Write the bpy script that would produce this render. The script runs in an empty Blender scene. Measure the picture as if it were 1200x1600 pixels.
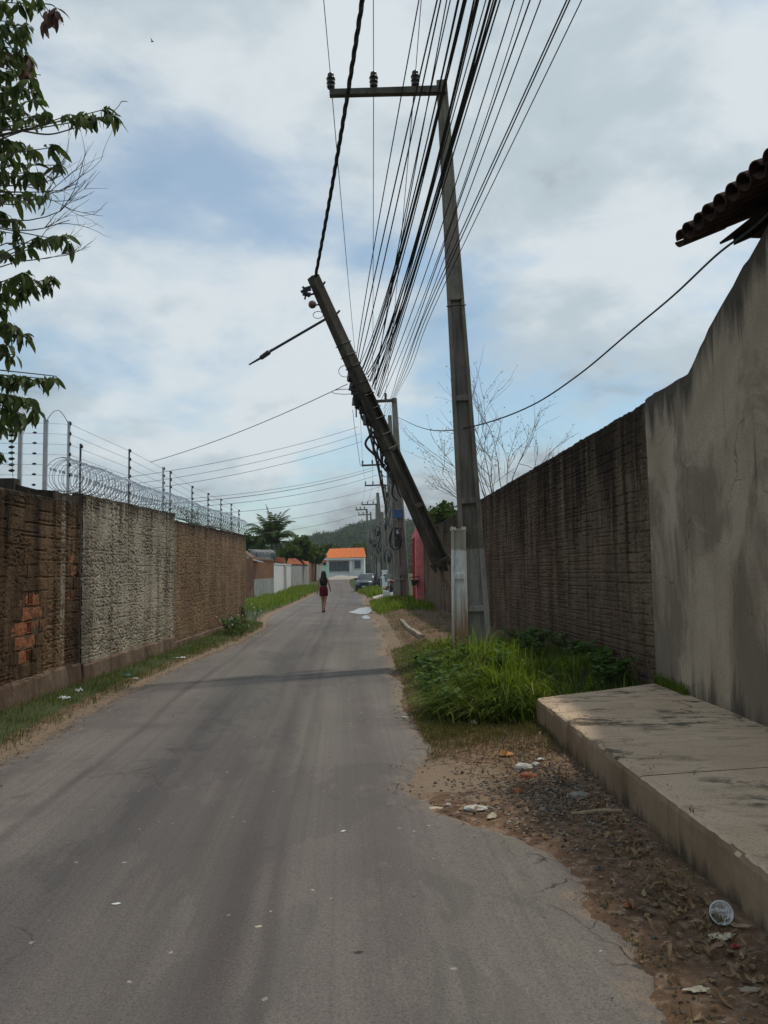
import bpy, bmesh, math, random
import numpy as np
from mathutils import Vector, Matrix

R = math.radians
S = bpy.context.scene
C = S.collection
random.seed(7)
rng = np.random.default_rng(11)

# ------------------------------------------------------------------ camera
F = 1200.0                                   # focal length in photo pixels (photo 1200 x 1600)
CAM = Vector((0, 0, 1.6))
PITCH, ROLL = R(4.43), R(0.8)
_r0 = Vector((1, 0, 0)); _f = Vector((0, math.cos(PITCH), math.sin(PITCH))); _u0 = Vector((0, -math.sin(PITCH), math.cos(PITCH)))
_u = _u0 * math.cos(ROLL) + _r0 * math.sin(ROLL)
_r = _r0 * math.cos(ROLL) - _u0 * math.sin(ROLL)
cd = bpy.data.cameras.new('camera'); cam = bpy.data.objects.new('camera', cd); C.objects.link(cam)
cd.sensor_fit = 'VERTICAL'; cd.sensor_height = 36; cd.lens = 36 * F / 1600
cd.clip_start = 0.05; cd.clip_end = 5000
cam.matrix_world = Matrix(((_r.x, _u.x, -_f.x, CAM.x), (_r.y, _u.y, -_f.y, CAM.y), (_r.z, _u.z, -_f.z, CAM.z), (0, 0, 0, 1)))
S.camera = cam
S.render.resolution_x, S.render.resolution_y = 768, 1024

# ------------------------------------------------------------------ light
SUN_EL, SUN_AZ = R(65.6), math.atan2(0.407, 0.20)     # azimuth from +Y towards +X
sd = bpy.data.lights.new('sun', 'SUN'); sd.energy = 2.0; sd.angle = R(3.4); sd.color = (1.0, 0.92, 0.80)
sun = bpy.data.objects.new('sun', sd); C.objects.link(sun)
sdir = Vector((math.sin(SUN_AZ) * math.cos(SUN_EL), math.cos(SUN_AZ) * math.cos(SUN_EL), math.sin(SUN_EL)))
sun.rotation_euler = sdir.to_track_quat('Z', 'Y').to_euler(); sun.location = (6, 8, 30)

wd = bpy.data.worlds.new('World'); S.world = wd; wd.use_nodes = True
wt = wd.node_tree; wt.nodes.clear()
def wn(t, **k):
    n = wt.nodes.new(t)
    for a, b in k.items(): setattr(n, a, b)
    return n
def wl(a, b): wt.links.new(a, b)
def wmath(op, a, b=None, c=None):
    n = wn('ShaderNodeMath', operation=op)
    for i, v in enumerate((a, b, c)):
        if v is None: continue
        if hasattr(v, 'is_linked'): wl(v, n.inputs[i])
        else: n.inputs[i].default_value = v
    return n.outputs[0]
sky = wn('ShaderNodeTexSky', sky_type='NISHITA', sun_disc=False, sun_elevation=SUN_EL, sun_rotation=SUN_AZ, air_density=1.0, dust_density=0.8, ozone_density=1.4)
tc = wn('ShaderNodeTexCoord')
sep = wn('ShaderNodeSeparateXYZ'); wl(tc.outputs['Generated'], sep.inputs[0])
zc = wmath('ADD', wmath('MAXIMUM', sep.outputs[2], 0.0), 0.42)
cx_ = wmath('DIVIDE', sep.outputs[0], zc); cy_ = wmath('DIVIDE', sep.outputs[1], zc)
comb = wn('ShaderNodeCombineXYZ'); wl(cx_, comb.inputs[0]); wl(cy_, comb.inputs[1])
mp = wn('ShaderNodeMapping'); wl(comb.outputs[0], mp.inputs[0])
CLOUD_LOC = (3.1, 1.83, 0.0)
mp.inputs['Location'].default_value = CLOUD_LOC; mp.inputs['Scale'].default_value = (1.0, 1.25, 1)
def wnoise(vec, sc, det=8, ro=0.58, dist=0.0, w=0.0):
    n = wn('ShaderNodeTexNoise', noise_dimensions='4D'); wl(vec, n.inputs['Vector']); n.inputs['W'].default_value = w
    n.inputs['Scale'].default_value = sc; n.inputs['Detail'].default_value = det; n.inputs['Roughness'].default_value = ro; n.inputs['Distortion'].default_value = dist
    return n.outputs[0]
def wramp(fac, stops):
    n = wn('ShaderNodeValToRGB'); wl(fac, n.inputs[0]); e = n.color_ramp.elements
    while len(e) < len(stops): e.new(0.5)
    for el, (p, c) in zip(e, stops): el.position = p; el.color = (*c, 1)
    n.color_ramp.interpolation = 'EASE'
    return n.outputs[0]
n1 = wnoise(mp.outputs[0], 1.9, 8, 0.55, 0.25)
n2 = wnoise(mp.outputs[0], 1.3, 5, 0.5, 0.1, w=4.3)
n3 = wnoise(mp.outputs[0], 5.0, 7, 0.6, 0.3, w=8.1)
cover = wramp(n1, [(0.39, (0, 0, 0)), (0.55, (1, 1, 1))])
shade = wmath('ADD', wmath('MULTIPLY', n2, 0.72), wmath('MULTIPLY', n3, 0.28))
ccol = wramp(shade, [(0.415, (2.2, 2.4, 2.55)), (0.495, (3.8, 4.4, 4.75)), (0.585, (5.25, 5.7, 5.9))])
skc = wn('ShaderNodeMix', data_type='RGBA', blend_type='MULTIPLY'); skc.inputs[0].default_value = 1.0
wl(sky.outputs[0], skc.inputs[6]); skc.inputs[7].default_value = (0.92, 1.06, 1.0, 1)
mx = wn('ShaderNodeMix', data_type='RGBA')
wl(wmath('ADD', wmath('MULTIPLY', cover, 0.68), 0.27), mx.inputs[0]); wl(skc.outputs[2], mx.inputs[6]); wl(ccol, mx.inputs[7])
bg = wn('ShaderNodeBackground'); bg.inputs[1].default_value = 0.15; wl(mx.outputs[2], bg.inputs[0])
wo = wn('ShaderNodeOutputWorld'); wl(bg.outputs[0], wo.inputs[0])

S.view_settings.view_transform = 'Standard'; S.view_settings.look = 'None'
S.view_settings.exposure = -0.12; S.view_settings.gamma = 1.0; S.view_settings.use_curve_mapping = False
S.render.engine = 'CYCLES'
S.cycles.max_bounces = 6; S.cycles.diffuse_bounces = 3; S.cycles.transparent_max_bounces = 12

# ------------------------------------------------------------------ where a sight line meets the place
def ray(px, py): return _f + _r * ((px - 600) / F) - _u * ((py - 800) / F)
def at(px, py, Y): d = ray(px, py); return CAM + d * (Y / d.y)
def atX(px, py, X): d = ray(px, py); return CAM + d * (X / d.x)
def gnd(px, py, z=0.0): d = ray(px, py); return CAM + d * ((z - CAM.z) / d.z)

# ------------------------------------------------------------------ materials
MATS = {}
class NT:
    def __init__(s, name):
        s.m = bpy.data.materials.new(name); s.m.use_nodes = True; s.t = s.m.node_tree
        s.b = s.t.nodes['Principled BSDF']; s.out = s.t.nodes['Material Output']
        s._pos = None
        MATS[name] = s.m
    def n(s, t, **k):
        n = s.t.nodes.new(t)
        for a, b in k.items(): setattr(n, a, b)
        return n
    def put(s, sock, v):
        if hasattr(v, 'is_linked'): s.t.links.new(v, sock)
        elif isinstance(v, (tuple, list)) and len(v) == 3 and sock.type == 'RGBA': sock.default_value = (*v, 1)
        else: sock.default_value = v
    def pos(s):
        if s._pos is None: s._pos = s.n('ShaderNodeNewGeometry').outputs['Position']
        return s._pos
    def sc(s, v, xyz):
        n = s.n('ShaderNodeVectorMath', operation='MULTIPLY'); s.put(n.inputs[0], v); n.inputs[1].default_value = xyz; return n.outputs[0]
    def noise(s, scale, vec=None, detail=6, rough=0.6, dist=0.0, w=0.0):
        v = vec if vec is not None else s.pos()
        if w: ad = s.n('ShaderNodeVectorMath', operation='ADD'); s.put(ad.inputs[0], v); ad.inputs[1].default_value = (w * 7.3, w * 3.1, w * 5.7); v = ad.outputs[0]
        n = s.n('ShaderNodeTexNoise'); s.put(n.inputs['Vector'], v); n.inputs['Scale'].default_value = scale; n.inputs['Detail'].default_value = min(detail, 5)
        n.inputs['Roughness'].default_value = rough; n.inputs['Distortion'].default_value = dist
        return n.outputs[0]
    def vor(s, scale, vec=None, feature='F1', out=0):
        n = s.n('ShaderNodeTexVoronoi', feature=feature); s.put(n.inputs['Vector'], vec if vec is not None else s.pos()); n.inputs['Scale'].default_value = scale
        return n.outputs[out]
    def ramp(s, fac, stops, ease=False):
        n = s.n('ShaderNodeValToRGB'); s.put(n.inputs[0], fac); e = n.color_ramp.elements
        while len(e) < len(stops): e.new(0.5)
        for el, (p, c) in zip(e, stops):
            el.position = p; el.color = (c, c, c, 1) if not isinstance(c, tuple) else (*c, 1)
        if ease: n.color_ramp.interpolation = 'EASE'
        return n.outputs[0]
    def mix(s, fac, a, b, mode='MIX'):
        n = s.n('ShaderNodeMix', data_type='RGBA', blend_type=mode)
        s.put(n.inputs[0], fac); s.put(n.inputs[6], a); s.put(n.inputs[7], b); return n.outputs[2]
    def math(s, op, a, b=0.0, clamp=False):
        n = s.n('ShaderNodeMath', operation=op, use_clamp=clamp); s.put(n.inputs[0], a); s.put(n.inputs[1], b); return n.outputs[0]
    def xyz(s, v=None):
        n = s.n('ShaderNodeSeparateXYZ'); s.put(n.inputs[0], v if v is not None else s.pos()); return n.outputs
    def bump(s, h, strength=0.5, dist=0.02):
        n = s.n('ShaderNodeBump'); s.put(n.inputs['Height'], h); n.inputs['Strength'].default_value = strength; n.inputs['Distance'].default_value = dist
        s.put(s.b.inputs['Normal'], n.outputs[0]); return n.outputs[0]
    def fin(s, col, rough=0.9, spec=0.25, metal=0.0):
        s.put(s.b.inputs['Base Color'], col); s.put(s.b.inputs['Roughness'], rough)
        s.b.inputs['Specular IOR Level'].default_value = spec; s.b.inputs['Metallic'].default_value = metal
        return s.m
    def island(s): return s.n('ShaderNodeNewGeometry').outputs['Random Per Island']
    def objrand(s): return s.n('ShaderNodeObjectInfo').outputs['Random']
    def attr(s, name): return s.n('ShaderNodeAttribute', attribute_name=name)

def plain(name, col, rough=0.7, spec=0.3, metal=0.0, var=0.25, scale=8.0, bmp=0.15):
    t = NT(name); nz = t.noise(scale, detail=5)
    c = t.mix(t.ramp(nz, [(0.3, 0.0), (0.7, 1.0)]), tuple(x * (1 - var) for x in col), tuple(min(1, x * (1 + var)) for x in col))
    if bmp: t.bump(t.noise(scale * 9), bmp, 0.01)
    return t.fin(c, rough, spec, metal)

# asphalt -------------------------------------------------------------
t = NT('asphalt')
uv = t.n('ShaderNodeUVMap').outputs[0]
ux = t.xyz(uv)
big = t.noise(0.5, detail=5, rough=0.55)
base = t.mix(t.ramp(big, [(0.32, 0.0), (0.68, 1.0)]), (0.146, 0.125, 0.113), (0.204, 0.180, 0.158))
long1 = t.noise(1.0, t.sc(uv, (3.2, 0.05, 1)), 4, 0.55, 0.0, 2.0)
base = t.mix(t.ramp(long1, [(0.42, 0.0), (0.62, 0.55)]), base, (0.118, 0.102, 0.095))
ol = t.noise(1.0, t.sc(uv, (1.1, 0.16, 1)), 4, 0.6, 0.3, 11.0)
base = t.mix(t.ramp(ol, [(0.46, 0.0), (0.62, 0.45)]), base, (0.160, 0.152, 0.124))
scr = t.noise(1.0, t.sc(uv, (26, 0.10, 1)), 4, 0.65, 0.0, 6.0)
base = t.mix(t.ramp(scr, [(0.50, 0.0), (0.70, 0.35)]), base, (0.088, 0.078, 0.074))
def band(u0, w, ww=0.35):
    wob = t.math('MULTIPLY', t.math('SUBTRACT', t.noise(0.22, t.sc(uv, (0.0, 1.0, 1)), 2, 0.5, 0, u0 * 3), 0.5), ww)
    d = t.math('ABSOLUTE', t.math('SUBTRACT', t.math('ADD', ux[0], wob), u0))
    return t.ramp(t.math('DIVIDE', d, w), [(0.0, 1.0), (1.0, 0.0)], True)
brk = t.ramp(t.noise(0.8, t.sc(uv, (2.5, 0.35, 1)), 6, 0.65, 0, 5), [(0.35, 0.15), (0.62, 1.0)])
for u0, w, a in ((0.30, 0.16, 0.6), (0.52, 0.07, 0.4), (0.05, 0.09, 0.38), (-1.25, 0.08, 0.65), (-1.02, 0.16, 0.3), (1.1, 0.2, 0.25)):
    f = t.math('MULTIPLY', t.math('MULTIPLY', band(u0, w), brk), a)
    base = t.mix(f, base, (0.070, 0.057, 0.056))
pale = t.ramp(t.noise(1.0, t.sc(uv, (5.0, 2.2, 1)), 5, 0.75, 0.1, 9), [(0.56, 0.0), (0.72, 0.5)])
edge = t.ramp(ux[0], [(0.0, 0.0), (1.0, 1.0)])
base = t.mix(t.math('MULTIPLY', pale, t.ramp(t.math('MULTIPLY', t.math('ADD', ux[0], -0.7), 1.2), [(0.0, 0.12), (0.6, 1.0)])), base, (0.235, 0.205, 0.165))
sand = t.attr('sand').outputs['Fac']
sn = t.ramp(t.math('ADD', sand, t.math('MULTIPLY', t.math('SUBTRACT', t.noise(7, detail=8, rough=0.7), 0.5), 1.3)), [(0.38, 0.0), (0.75, 0.85)])
base = t.mix(sn, base, t.mix(t.noise(11), (0.22, 0.155, 0.10), (0.30, 0.235, 0.165)))
ag = t.math('ADD', t.math('MULTIPLY', t.noise(210, detail=2, rough=0.7), 0.55), t.math('MULTIPLY', t.noise(75, detail=3, rough=0.75, w=5), 0.45))
base = t.mix(t.ramp(ag, [(0.48, 0.0), (0.64, 0.85)]), base, t.mix(1.0, base, (1.6, 1.55, 1.5), 'MULTIPLY'))
base = t.mix(t.ramp(ag, [(0.37, 0.75), (0.48, 0.0)]), base, (0.060, 0.053, 0.050))
vn_ = t.n('ShaderNodeTexVoronoi'); t.put(vn_.inputs['Vector'], t.n('ShaderNodeVectorMath', operation='ADD').outputs[0]); vn_.inputs['Scale'].default_value = 11.0
va_ = vn_.inputs['Vector'].links[0].from_node; nq = t.n('ShaderNodeTexNoise'); nq.inputs['Scale'].default_value = 40; t.put(nq.inputs['Vector'], t.pos()); t.put(va_.inputs[0], t.pos()); t.put(va_.inputs[1], t.sc(nq.outputs[1], (0.035, 0.035, 0)))
cr_ = t.math('POWER', t.xyz(vn_.outputs['Color'])[0], 5.0)
spc = t.ramp(t.math('SUBTRACT', t.math('MULTIPLY', cr_, 0.16), vn_.outputs['Distance']), [(0.0, 0.0), (0.02, 0.85)])
base = t.mix(spc, base, (0.42, 0.38, 0.33))
ck = t.vor(0.55, t.n('ShaderNodeVectorMath', operation='ADD').outputs[0], 'DISTANCE_TO_EDGE')
addn = ck.node.inputs['Vector'].links[0].from_node
nv = t.n('ShaderNodeTexNoise'); nv.inputs['Scale'].default_value = 2.2; nv.inputs['Detail'].default_value = 7; t.put(nv.inputs['Vector'], t.pos())
t.put(addn.inputs[0], t.pos()); t.put(addn.inputs[1], t.sc(nv.outputs[1], (0.9, 0.9, 0)))
ckm = t.math('MULTIPLY', t.ramp(ck, [(0.001, 0.8), (0.006, 0.0)]), t.ramp(t.noise(0.6, w=7), [(0.58, 0.0), (0.66, 0.55)]))
ec = t.vor(1.9, addn.outputs[0], 'DISTANCE_TO_EDGE')
ecm = t.math('MULTIPLY', t.ramp(ec, [(0.004, 1.0), (0.018, 0.0)]), t.ramp(t.math('ADD', sand, t.math('MULTIPLY', t.math('SUBTRACT', t.noise(1.4, w=3), 0.5), 1.2)), [(0.22, 0.0), (0.45, 0.85)]))
ckm = t.math('MAXIMUM', ckm, ecm)
ptch = t.ramp(t.noise(0.33, t.sc(uv, (1.6, 0.7, 1)), 5, 0.7, 0.4, 14), [(0.545, 0.0), (0.56, 0.32)])
base = t.mix(ptch, base, (0.090, 0.083, 0.078))
oil = t.ramp(t.noise(1.7, detail=4, rough=0.6, w=17), [(0.66, 0.0), (0.74, 0.55)])
base = t.mix(oil, base, (0.060, 0.054, 0.052))
base = t.mix(ckm, base, (0.035, 0.032, 0.03))
t.bump(t.math('ADD', t.math('MULTIPLY', ag, 0.6), t.math('SUBTRACT', t.noise(18, detail=4), t.math('MULTIPLY', ckm, 1.5))), 0.55, 0.006)
t.fin(base, 0.86, 0.3)

# ground: dirt, sand and thin green by painted masks -------------------
t = NT('ground_soil')
g = t.attr('grass').outputs['Fac']; sd_ = t.attr('sand').outputs['Fac']; wet = t.attr('wet').outputs['Fac']
d1 = t.noise(2.6, detail=9, rough=0.68, dist=0.5); d2 = t.noise(14, detail=6, rough=0.7)
c = t.mix(t.ramp(d1, [(0.32, 0.0), (0.66, 1.0)]), (0.068, 0.038, 0.022), (0.205, 0.120, 0.070))
c = t.mix(t.ramp(d2, [(0.50, 0.0), (0.66, 0.75)]), c, (0.34, 0.24, 0.165))
tan = t.ramp(t.math('ADD', sd_, t.math('MULTIPLY', t.math('SUBTRACT', t.noise(4, t.sc(t.pos(), (1, 1.6, 1)), 5, 0.75, 0.2, 2), 0.42), 1.9)), [(0.34, 0.0), (0.55, 0.85)])
c = t.mix(tan, c, t.mix(t.noise(9, w=4), (0.20, 0.140, 0.092), (0.31, 0.235, 0.165)))
gn = t.ramp(t.math('ADD', g, t.math('MULTIPLY', t.math('SUBTRACT', t.noise(4, detail=8, rough=0.7, w=6), 0.5), 0.9)), [(0.4, 0.0), (0.62, 1.0)])
c = t.mix(gn, c, t.mix(t.noise(25, w=8), (0.035, 0.052, 0.016), (0.085, 0.10, 0.035)))
wm = t.ramp(t.math('ADD', wet, t.math('MULTIPLY', t.math('SUBTRACT', t.noise(8, w=1), 0.5), 0.8)), [(0.45, 0.0), (0.65, 1.0)])
c = t.mix(t.math('MULTIPLY', wm, 0.75), c, (0.022, 0.018, 0.016))
t.bump(t.math('ADD', d2, t.math('MULTIPLY', t.noise(50, detail=5), 0.5)), 0.8, 0.02)
t.fin(c, t.ramp(wm, [(0.0, 0.95), (1.0, 0.12)]), 0.3)

def wall_mat(name, lo, hi, stain, streak_col, streak=0.6, moss=None, ztop=3.0, topw=0.5, orange=0.0, fine=0.5, zbot=None):
    t = NT(name); p = t.pos(); z = t.xyz()[2]
    c = t.mix(t.ramp(t.noise(1.3, detail=8, rough=0.66), [(0.32, 0.0), (0.68, 1.0)]), lo, hi)
    c = t.mix(t.ramp(t.noise(22, detail=7, rough=0.72, w=3), [(0.42, 0.0), (0.72, fine)]), c, tuple(min(1, x * 1.55) for x in hi))
    c = t.mix(t.ramp(t.noise(35, detail=5, rough=0.7, w=5), [(0.30, 0.6), (0.48, 0.0)]), c, tuple(x * 0.42 for x in lo))
    st = t.noise(1.0, t.sc(p, (2.2, 2.2, 0.22)), 7, 0.66, 0.25, 1.7)
    c = t.mix(t.ramp(st, [(0.44, 0.0), (0.66, streak)]), c, streak_col)
    st2 = t.noise(1.0, t.sc(p, (7.0, 7.0, 0.45)), 5, 0.6, 0.2, 4.4)
    c = t.mix(t.ramp(st2, [(0.52, 0.0), (0.72, streak * 0.8)]), c, stain)
    if orange:
        c = t.mix(t.math('MULTIPLY', t.ramp(t.noise(3.2, detail=8, rough=0.75, w=9), [(0.55, 0.0), (0.64, 1.0)]), orange), c, (0.30, 0.105, 0.045))
    # damp mould hanging down from the coping in tongues
    tg = t.math('ADD', t.math('DIVIDE', t.math('SUBTRACT', z, ztop - topw), topw), t.math('MULTIPLY', t.math('SUBTRACT', st2, 0.5), 2.6))
    c = t.mix(t.math('MULTIPLY', t.ramp(tg, [(0.25, 0.0), (0.95, 0.85)]), 1.0), c, stain)
    if moss is not None:
        mg = t.math('ADD', t.math('DIVIDE', t.math('SUBTRACT', moss[0], z), moss[1]), t.math('MULTIPLY', t.math('SUBTRACT', t.noise(6, w=6), 0.5), 1.6))
        c = t.mix(t.ramp(mg, [(0.35, 0.0), (0.9, 0.75)]), c, moss[2])
    t.bump(t.math('ADD', t.noise(30, t.sc(p, (1, 1, 1.5)), 4, 0.78), t.math('MULTIPLY', t.noise(90, detail=2, rough=0.7), 0.35)), 0.8, 0.02)
    return t.fin(c, 0.95, 0.12)

wall_mat('brick_brown', (0.095, 0.058, 0.032), (0.235, 0.150, 0.084), (0.020, 0.014, 0.009), (0.042, 0.026, 0.016), 0.92, ztop=2.75, topw=0.9, orange=0.15)
wall_mat('render_grey', (0.200, 0.170, 0.125), (0.455, 0.400, 0.305), (0.055, 0.043, 0.031), (0.130, 0.104, 0.074), 0.75, ztop=2.85, topw=0.45, fine=0.8)
wall_mat('brick_tan', (0.155, 0.100, 0.058), (0.32, 0.220, 0.132), (0.085, 0.062, 0.046), (0.13, 0.095, 0.066), 0.6, ztop=2.72, topw=0.35, orange=0.12)
wall_mat('brick_dark', (0.115, 0.078, 0.051), (0.260, 0.190, 0.130), (0.022, 0.015, 0.010), (0.105, 0.055, 0.042), 0.75, ztop=3.6, topw=2.4, fine=0.45)
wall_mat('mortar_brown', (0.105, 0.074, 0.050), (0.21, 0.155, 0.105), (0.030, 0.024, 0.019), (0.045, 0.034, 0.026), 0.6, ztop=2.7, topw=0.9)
wall_mat('mortar_grey', (0.20, 0.17, 0.13), (0.38, 0.34, 0.27), (0.06, 0.05, 0.04), (0.09, 0.074, 0.058), 0.6, ztop=2.8, topw=0.5)
wall_mat('mortar_dark', (0.060, 0.043, 0.031), (0.12, 0.092, 0.068), (0.034, 0.028, 0.024), (0.062, 0.044, 0.038), 0.6, ztop=3.5, topw=1.9)  # grime plus shade put into colour: darker than brick so recessed joints read
wall_mat('plinth', (0.13, 0.092, 0.064), (0.26, 0.19, 0.135), (0.048, 0.035, 0.027), (0.125, 0.070, 0.045), 0.75, ztop=0.45, topw=0.15, moss=(0.10, 0.14, (0.05, 0.055, 0.02)))
wall_mat('far_brick', (0.24, 0.115, 0.066), (0.36, 0.185, 0.11), (0.12, 0.075, 0.05), (0.20, 0.10, 0.065), 0.5, ztop=2.6, topw=0.3)
wall_mat('far_plaster', (0.30, 0.29, 0.27), (0.46, 0.45, 0.42), (0.15, 0.13, 0.11), (0.23, 0.215, 0.19), 0.6, ztop=2.7, topw=0.35)
wall_mat('far_white', (0.62, 0.62, 0.60), (0.78, 0.78, 0.75), (0.33, 0.31, 0.27), (0.48, 0.47, 0.43), 0.5, ztop=2.6, topw=0.2)

# plastered wall: smooth, tall vertical run-off marks ------------------
t = NT('plaster'); p = t.pos(); z = t.xyz()[2]
c = t.mix(t.ramp(t.noise(0.9, t.sc(p, (1, 1, 0.7)), 8, 0.6, 0.4), [(0.34, 0.0), (0.66, 1.0)]), (0.345, 0.272, 0.196), (0.54, 0.440, 0.328))
v1 = t.noise(1.0, t.sc(p, (0.95, 0.95, 0.62)), 5, 0.66, 0.7, 1.3)
c = t.mix(t.ramp(v1, [(0.50, 0.0), (0.60, 0.6), (0.8, 0.72)]), c, (0.150, 0.117, 0.083))
v2 = t.noise(1.0, t.sc(p, (4.0, 4.0, 0.55)), 5, 0.65, 0.6, 5.1)
c = t.mix(t.ramp(v2, [(0.55, 0.0), (0.78, 0.42)]), c, (0.20, 0.158, 0.118))
c = t.mix(t.ramp(v2, [(0.20, 0.35), (0.40, 0.0)]), c, (0.50, 0.43, 0.355))
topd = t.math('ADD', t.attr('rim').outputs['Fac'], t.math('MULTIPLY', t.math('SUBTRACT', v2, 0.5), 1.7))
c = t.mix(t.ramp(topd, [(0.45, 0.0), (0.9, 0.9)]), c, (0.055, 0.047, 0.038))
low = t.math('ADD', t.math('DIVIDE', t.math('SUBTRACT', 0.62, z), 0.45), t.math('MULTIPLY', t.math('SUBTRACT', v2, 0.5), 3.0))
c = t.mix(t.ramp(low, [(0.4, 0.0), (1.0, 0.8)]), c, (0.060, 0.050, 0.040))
c = t.mix(t.ramp(t.noise(60, detail=4), [(0.38, 0.35), (0.5, 0.0)]), c, (0.12, 0.096, 0.072))
dr_ = t.math('MULTIPLY', t.ramp(t.noise(1.0, t.sc(p, (17, 17, 0.22)), 4, 0.6, 0.15, 8.8), [(0.60, 0.0), (0.66, 0.7)]), t.ramp(t.noise(1.0, t.sc(p, (1.2, 1.2, 0.8)), 3, 0.5, 0, 2.2), [(0.46, 0.0), (0.6, 1.0)]))
c = t.mix(dr_, c, (0.10, 0.080, 0.058))
nv = t.n('ShaderNodeTexNoise'); nv.inputs['Scale'].default_value = 2.5; nv.inputs['Detail'].default_value = 6; t.put(nv.inputs['Vector'], p)
ad = t.n('ShaderNodeVectorMath', operation='ADD'); t.put(ad.inputs[0], p); t.put(ad.inputs[1], t.sc(nv.outputs[1], (0.6, 0.6, 0.6)))
hc = t.math('MULTIPLY', t.ramp(t.vor(0.8, ad.outputs[0], 'DISTANCE_TO_EDGE'), [(0.001, 1.0), (0.006, 0.0)]), t.ramp(t.noise(0.9, w=9), [(0.50, 0.0), (0.58, 0.8)]))
c = t.mix(hc, c, (0.07, 0.055, 0.042))
t.bump(t.math('ADD', t.math('ADD', t.noise(5, t.sc(p, (1, 1.4, 0.5)), 5, 0.7, 0.5), t.noise(22, detail=5, rough=0.75)), t.math('SUBTRACT', t.math('MULTIPLY', t.noise(80), 0.5), hc)), 0.55, 0.016)
t.fin(c, 0.93, 0.2)

# raised walk concrete -------------------------------------------------
t = NT('walk_concrete'); p = t.pos()
c = t.mix(t.ramp(t.noise(1.6, detail=8, rough=0.62), [(0.3, 0.0), (0.7, 1.0)]), (0.54, 0.395, 0.27), (0.67, 0.51, 0.36))
c = t.mix(t.ramp(t.noise(1.0, t.sc(p, (3, 11, 5)), 7, 0.65, 0.4, 2), [(0.52, 0.0), (0.70, 0.4)]), c, (0.19, 0.145, 0.105))
mold = t.math('MULTIPLY', t.ramp(t.noise(1.0, t.sc(p, (2.6, 5.5, 3.0)), 9, 0.75, 0.3, 7.7), [(0.50, 0.0), (0.57, 1.0)]), t.ramp(t.noise(1.15, detail=3, w=3.3), [(0.47, 0.0), (0.58, 1.0)]))
c = t.mix(t.math('MULTIPLY', mold, 0.85), c, (0.038, 0.034, 0.022))
c = t.mix(t.ramp(t.noise(70, detail=4), [(0.33, 0.45), (0.48, 0.0)]), c, (0.17, 0.13, 0.095))
nv = t.n('ShaderNodeTexNoise'); nv.inputs['Scale'].default_value = 3.0; nv.inputs['Detail'].default_value = 8; t.put(nv.inputs['Vector'], p)
ad = t.n('ShaderNodeVectorMath', operation='ADD'); t.put(ad.inputs[0], p); t.put(ad.inputs[1], t.sc(nv.outputs[1], (0.7, 0.7, 0)))
ck = t.vor(0.7, ad.outputs[0], 'DISTANCE_TO_EDGE')
ckm = t.math('MULTIPLY', t.ramp(ck, [(0.002, 1.0), (0.009, 0.0)]), t.ramp(t.noise(0.9, w=2), [(0.50, 0.0), (0.58, 1.0)]))
c = t.mix(t.math('MULTIPLY', ckm, 0.85), c, (0.04, 0.034, 0.026))
t.bump(t.math('SUBTRACT', t.math('ADD', t.noise(12, detail=7, rough=0.7), t.math('MULTIPLY', t.noise(90), 0.4)), t.math('MULTIPLY', ckm, 1.4)), 0.4, 0.01)
t.fin(c, 0.88, 0.25)
t = NT('walk_face'); p = t.pos(); z = t.xyz()[2]
c = t.mix(t.ramp(t.noise(2.2, detail=8, rough=0.65), [(0.3, 0.0), (0.7, 1.0)]), (0.25, 0.172, 0.108), (0.40, 0.295, 0.195))
v = t.noise(1.0, t.sc(p, (7, 7, 1.0)), 7, 0.65, 0.3, 3)
c = t.mix(t.ramp(v, [(0.54, 0.0), (0.75, 0.6)]), c, (0.095, 0.072, 0.052))
low = t.math('ADD', t.math('DIVIDE', t.math('SUBTRACT', 0.13, z), 0.14), t.math('MULTIPLY', t.math('SUBTRACT', v, 0.5), 2.2))
c = t.mix(t.ramp(low, [(0.3, 0.0), (0.95, 0.75)]), c, (0.065, 0.050, 0.036))
t.bump(t.math('ADD', t.noise(14, detail=8, rough=0.75), t.math('MULTIPLY', t.noise(90), 0.4)), 0.6, 0.014)
t.fin(c, 0.93, 0.15)

def pole_mat(name, lo, hi, paint_z=None, paint=None, rust=0.0, stain=(0.06, 0.055, 0.05)):
    t = NT(name); p = t.pos(); z = t.xyz()[2]
    c = t.mix(t.ramp(t.noise(2.5, t.sc(p, (1.5, 1.5, 0.8)), 8, 0.66), [(0.3, 0.0), (0.7, 1.0)]), lo, hi)
    v = t.noise(1.0, t.sc(p, (11, 11, 0.55)), 7, 0.65, 0.3, 2)
    if paint_z:
        e = t.math('ADD', t.math('SUBTRACT', paint_z, z), t.math('MULTIPLY', t.math('SUBTRACT', t.noise(9, w=4), 0.5), 0.12))
        pm = t.ramp(e, [(0.0, 0.0), (0.03, 1.0)])
        wear = t.ramp(t.noise(20, t.sc(p, (1, 1, 0.35)), 7, 0.7, 0, 6), [(0.36, 0.6), (0.50, 1.0)])
        c = t.mix(t.math('MULTIPLY', pm, wear), c, paint)
    c = t.mix(t.ramp(v, [(0.50, 0.0), (0.72, 0.7)]), c, stain)
    if rust:
        rz = t.math('ADD', t.math('DIVIDE', t.math('SUBTRACT', 1.45, z), 1.1), t.math('MULTIPLY', t.math('SUBTRACT', v, 0.5), 2.0))
        c = t.mix(t.math('MULTIPLY', t.ramp(rz, [(0.15, 0.0), (0.8, 0.92)]), rust), c, (0.40, 0.215, 0.09))
    t.bump(t.math('ADD', t.noise(30, detail=8, rough=0.72), t.math('MULTIPLY', t.noise(120), 0.4)), 0.6, 0.01)
    return t.fin(c, 0.92, 0.2)
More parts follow.
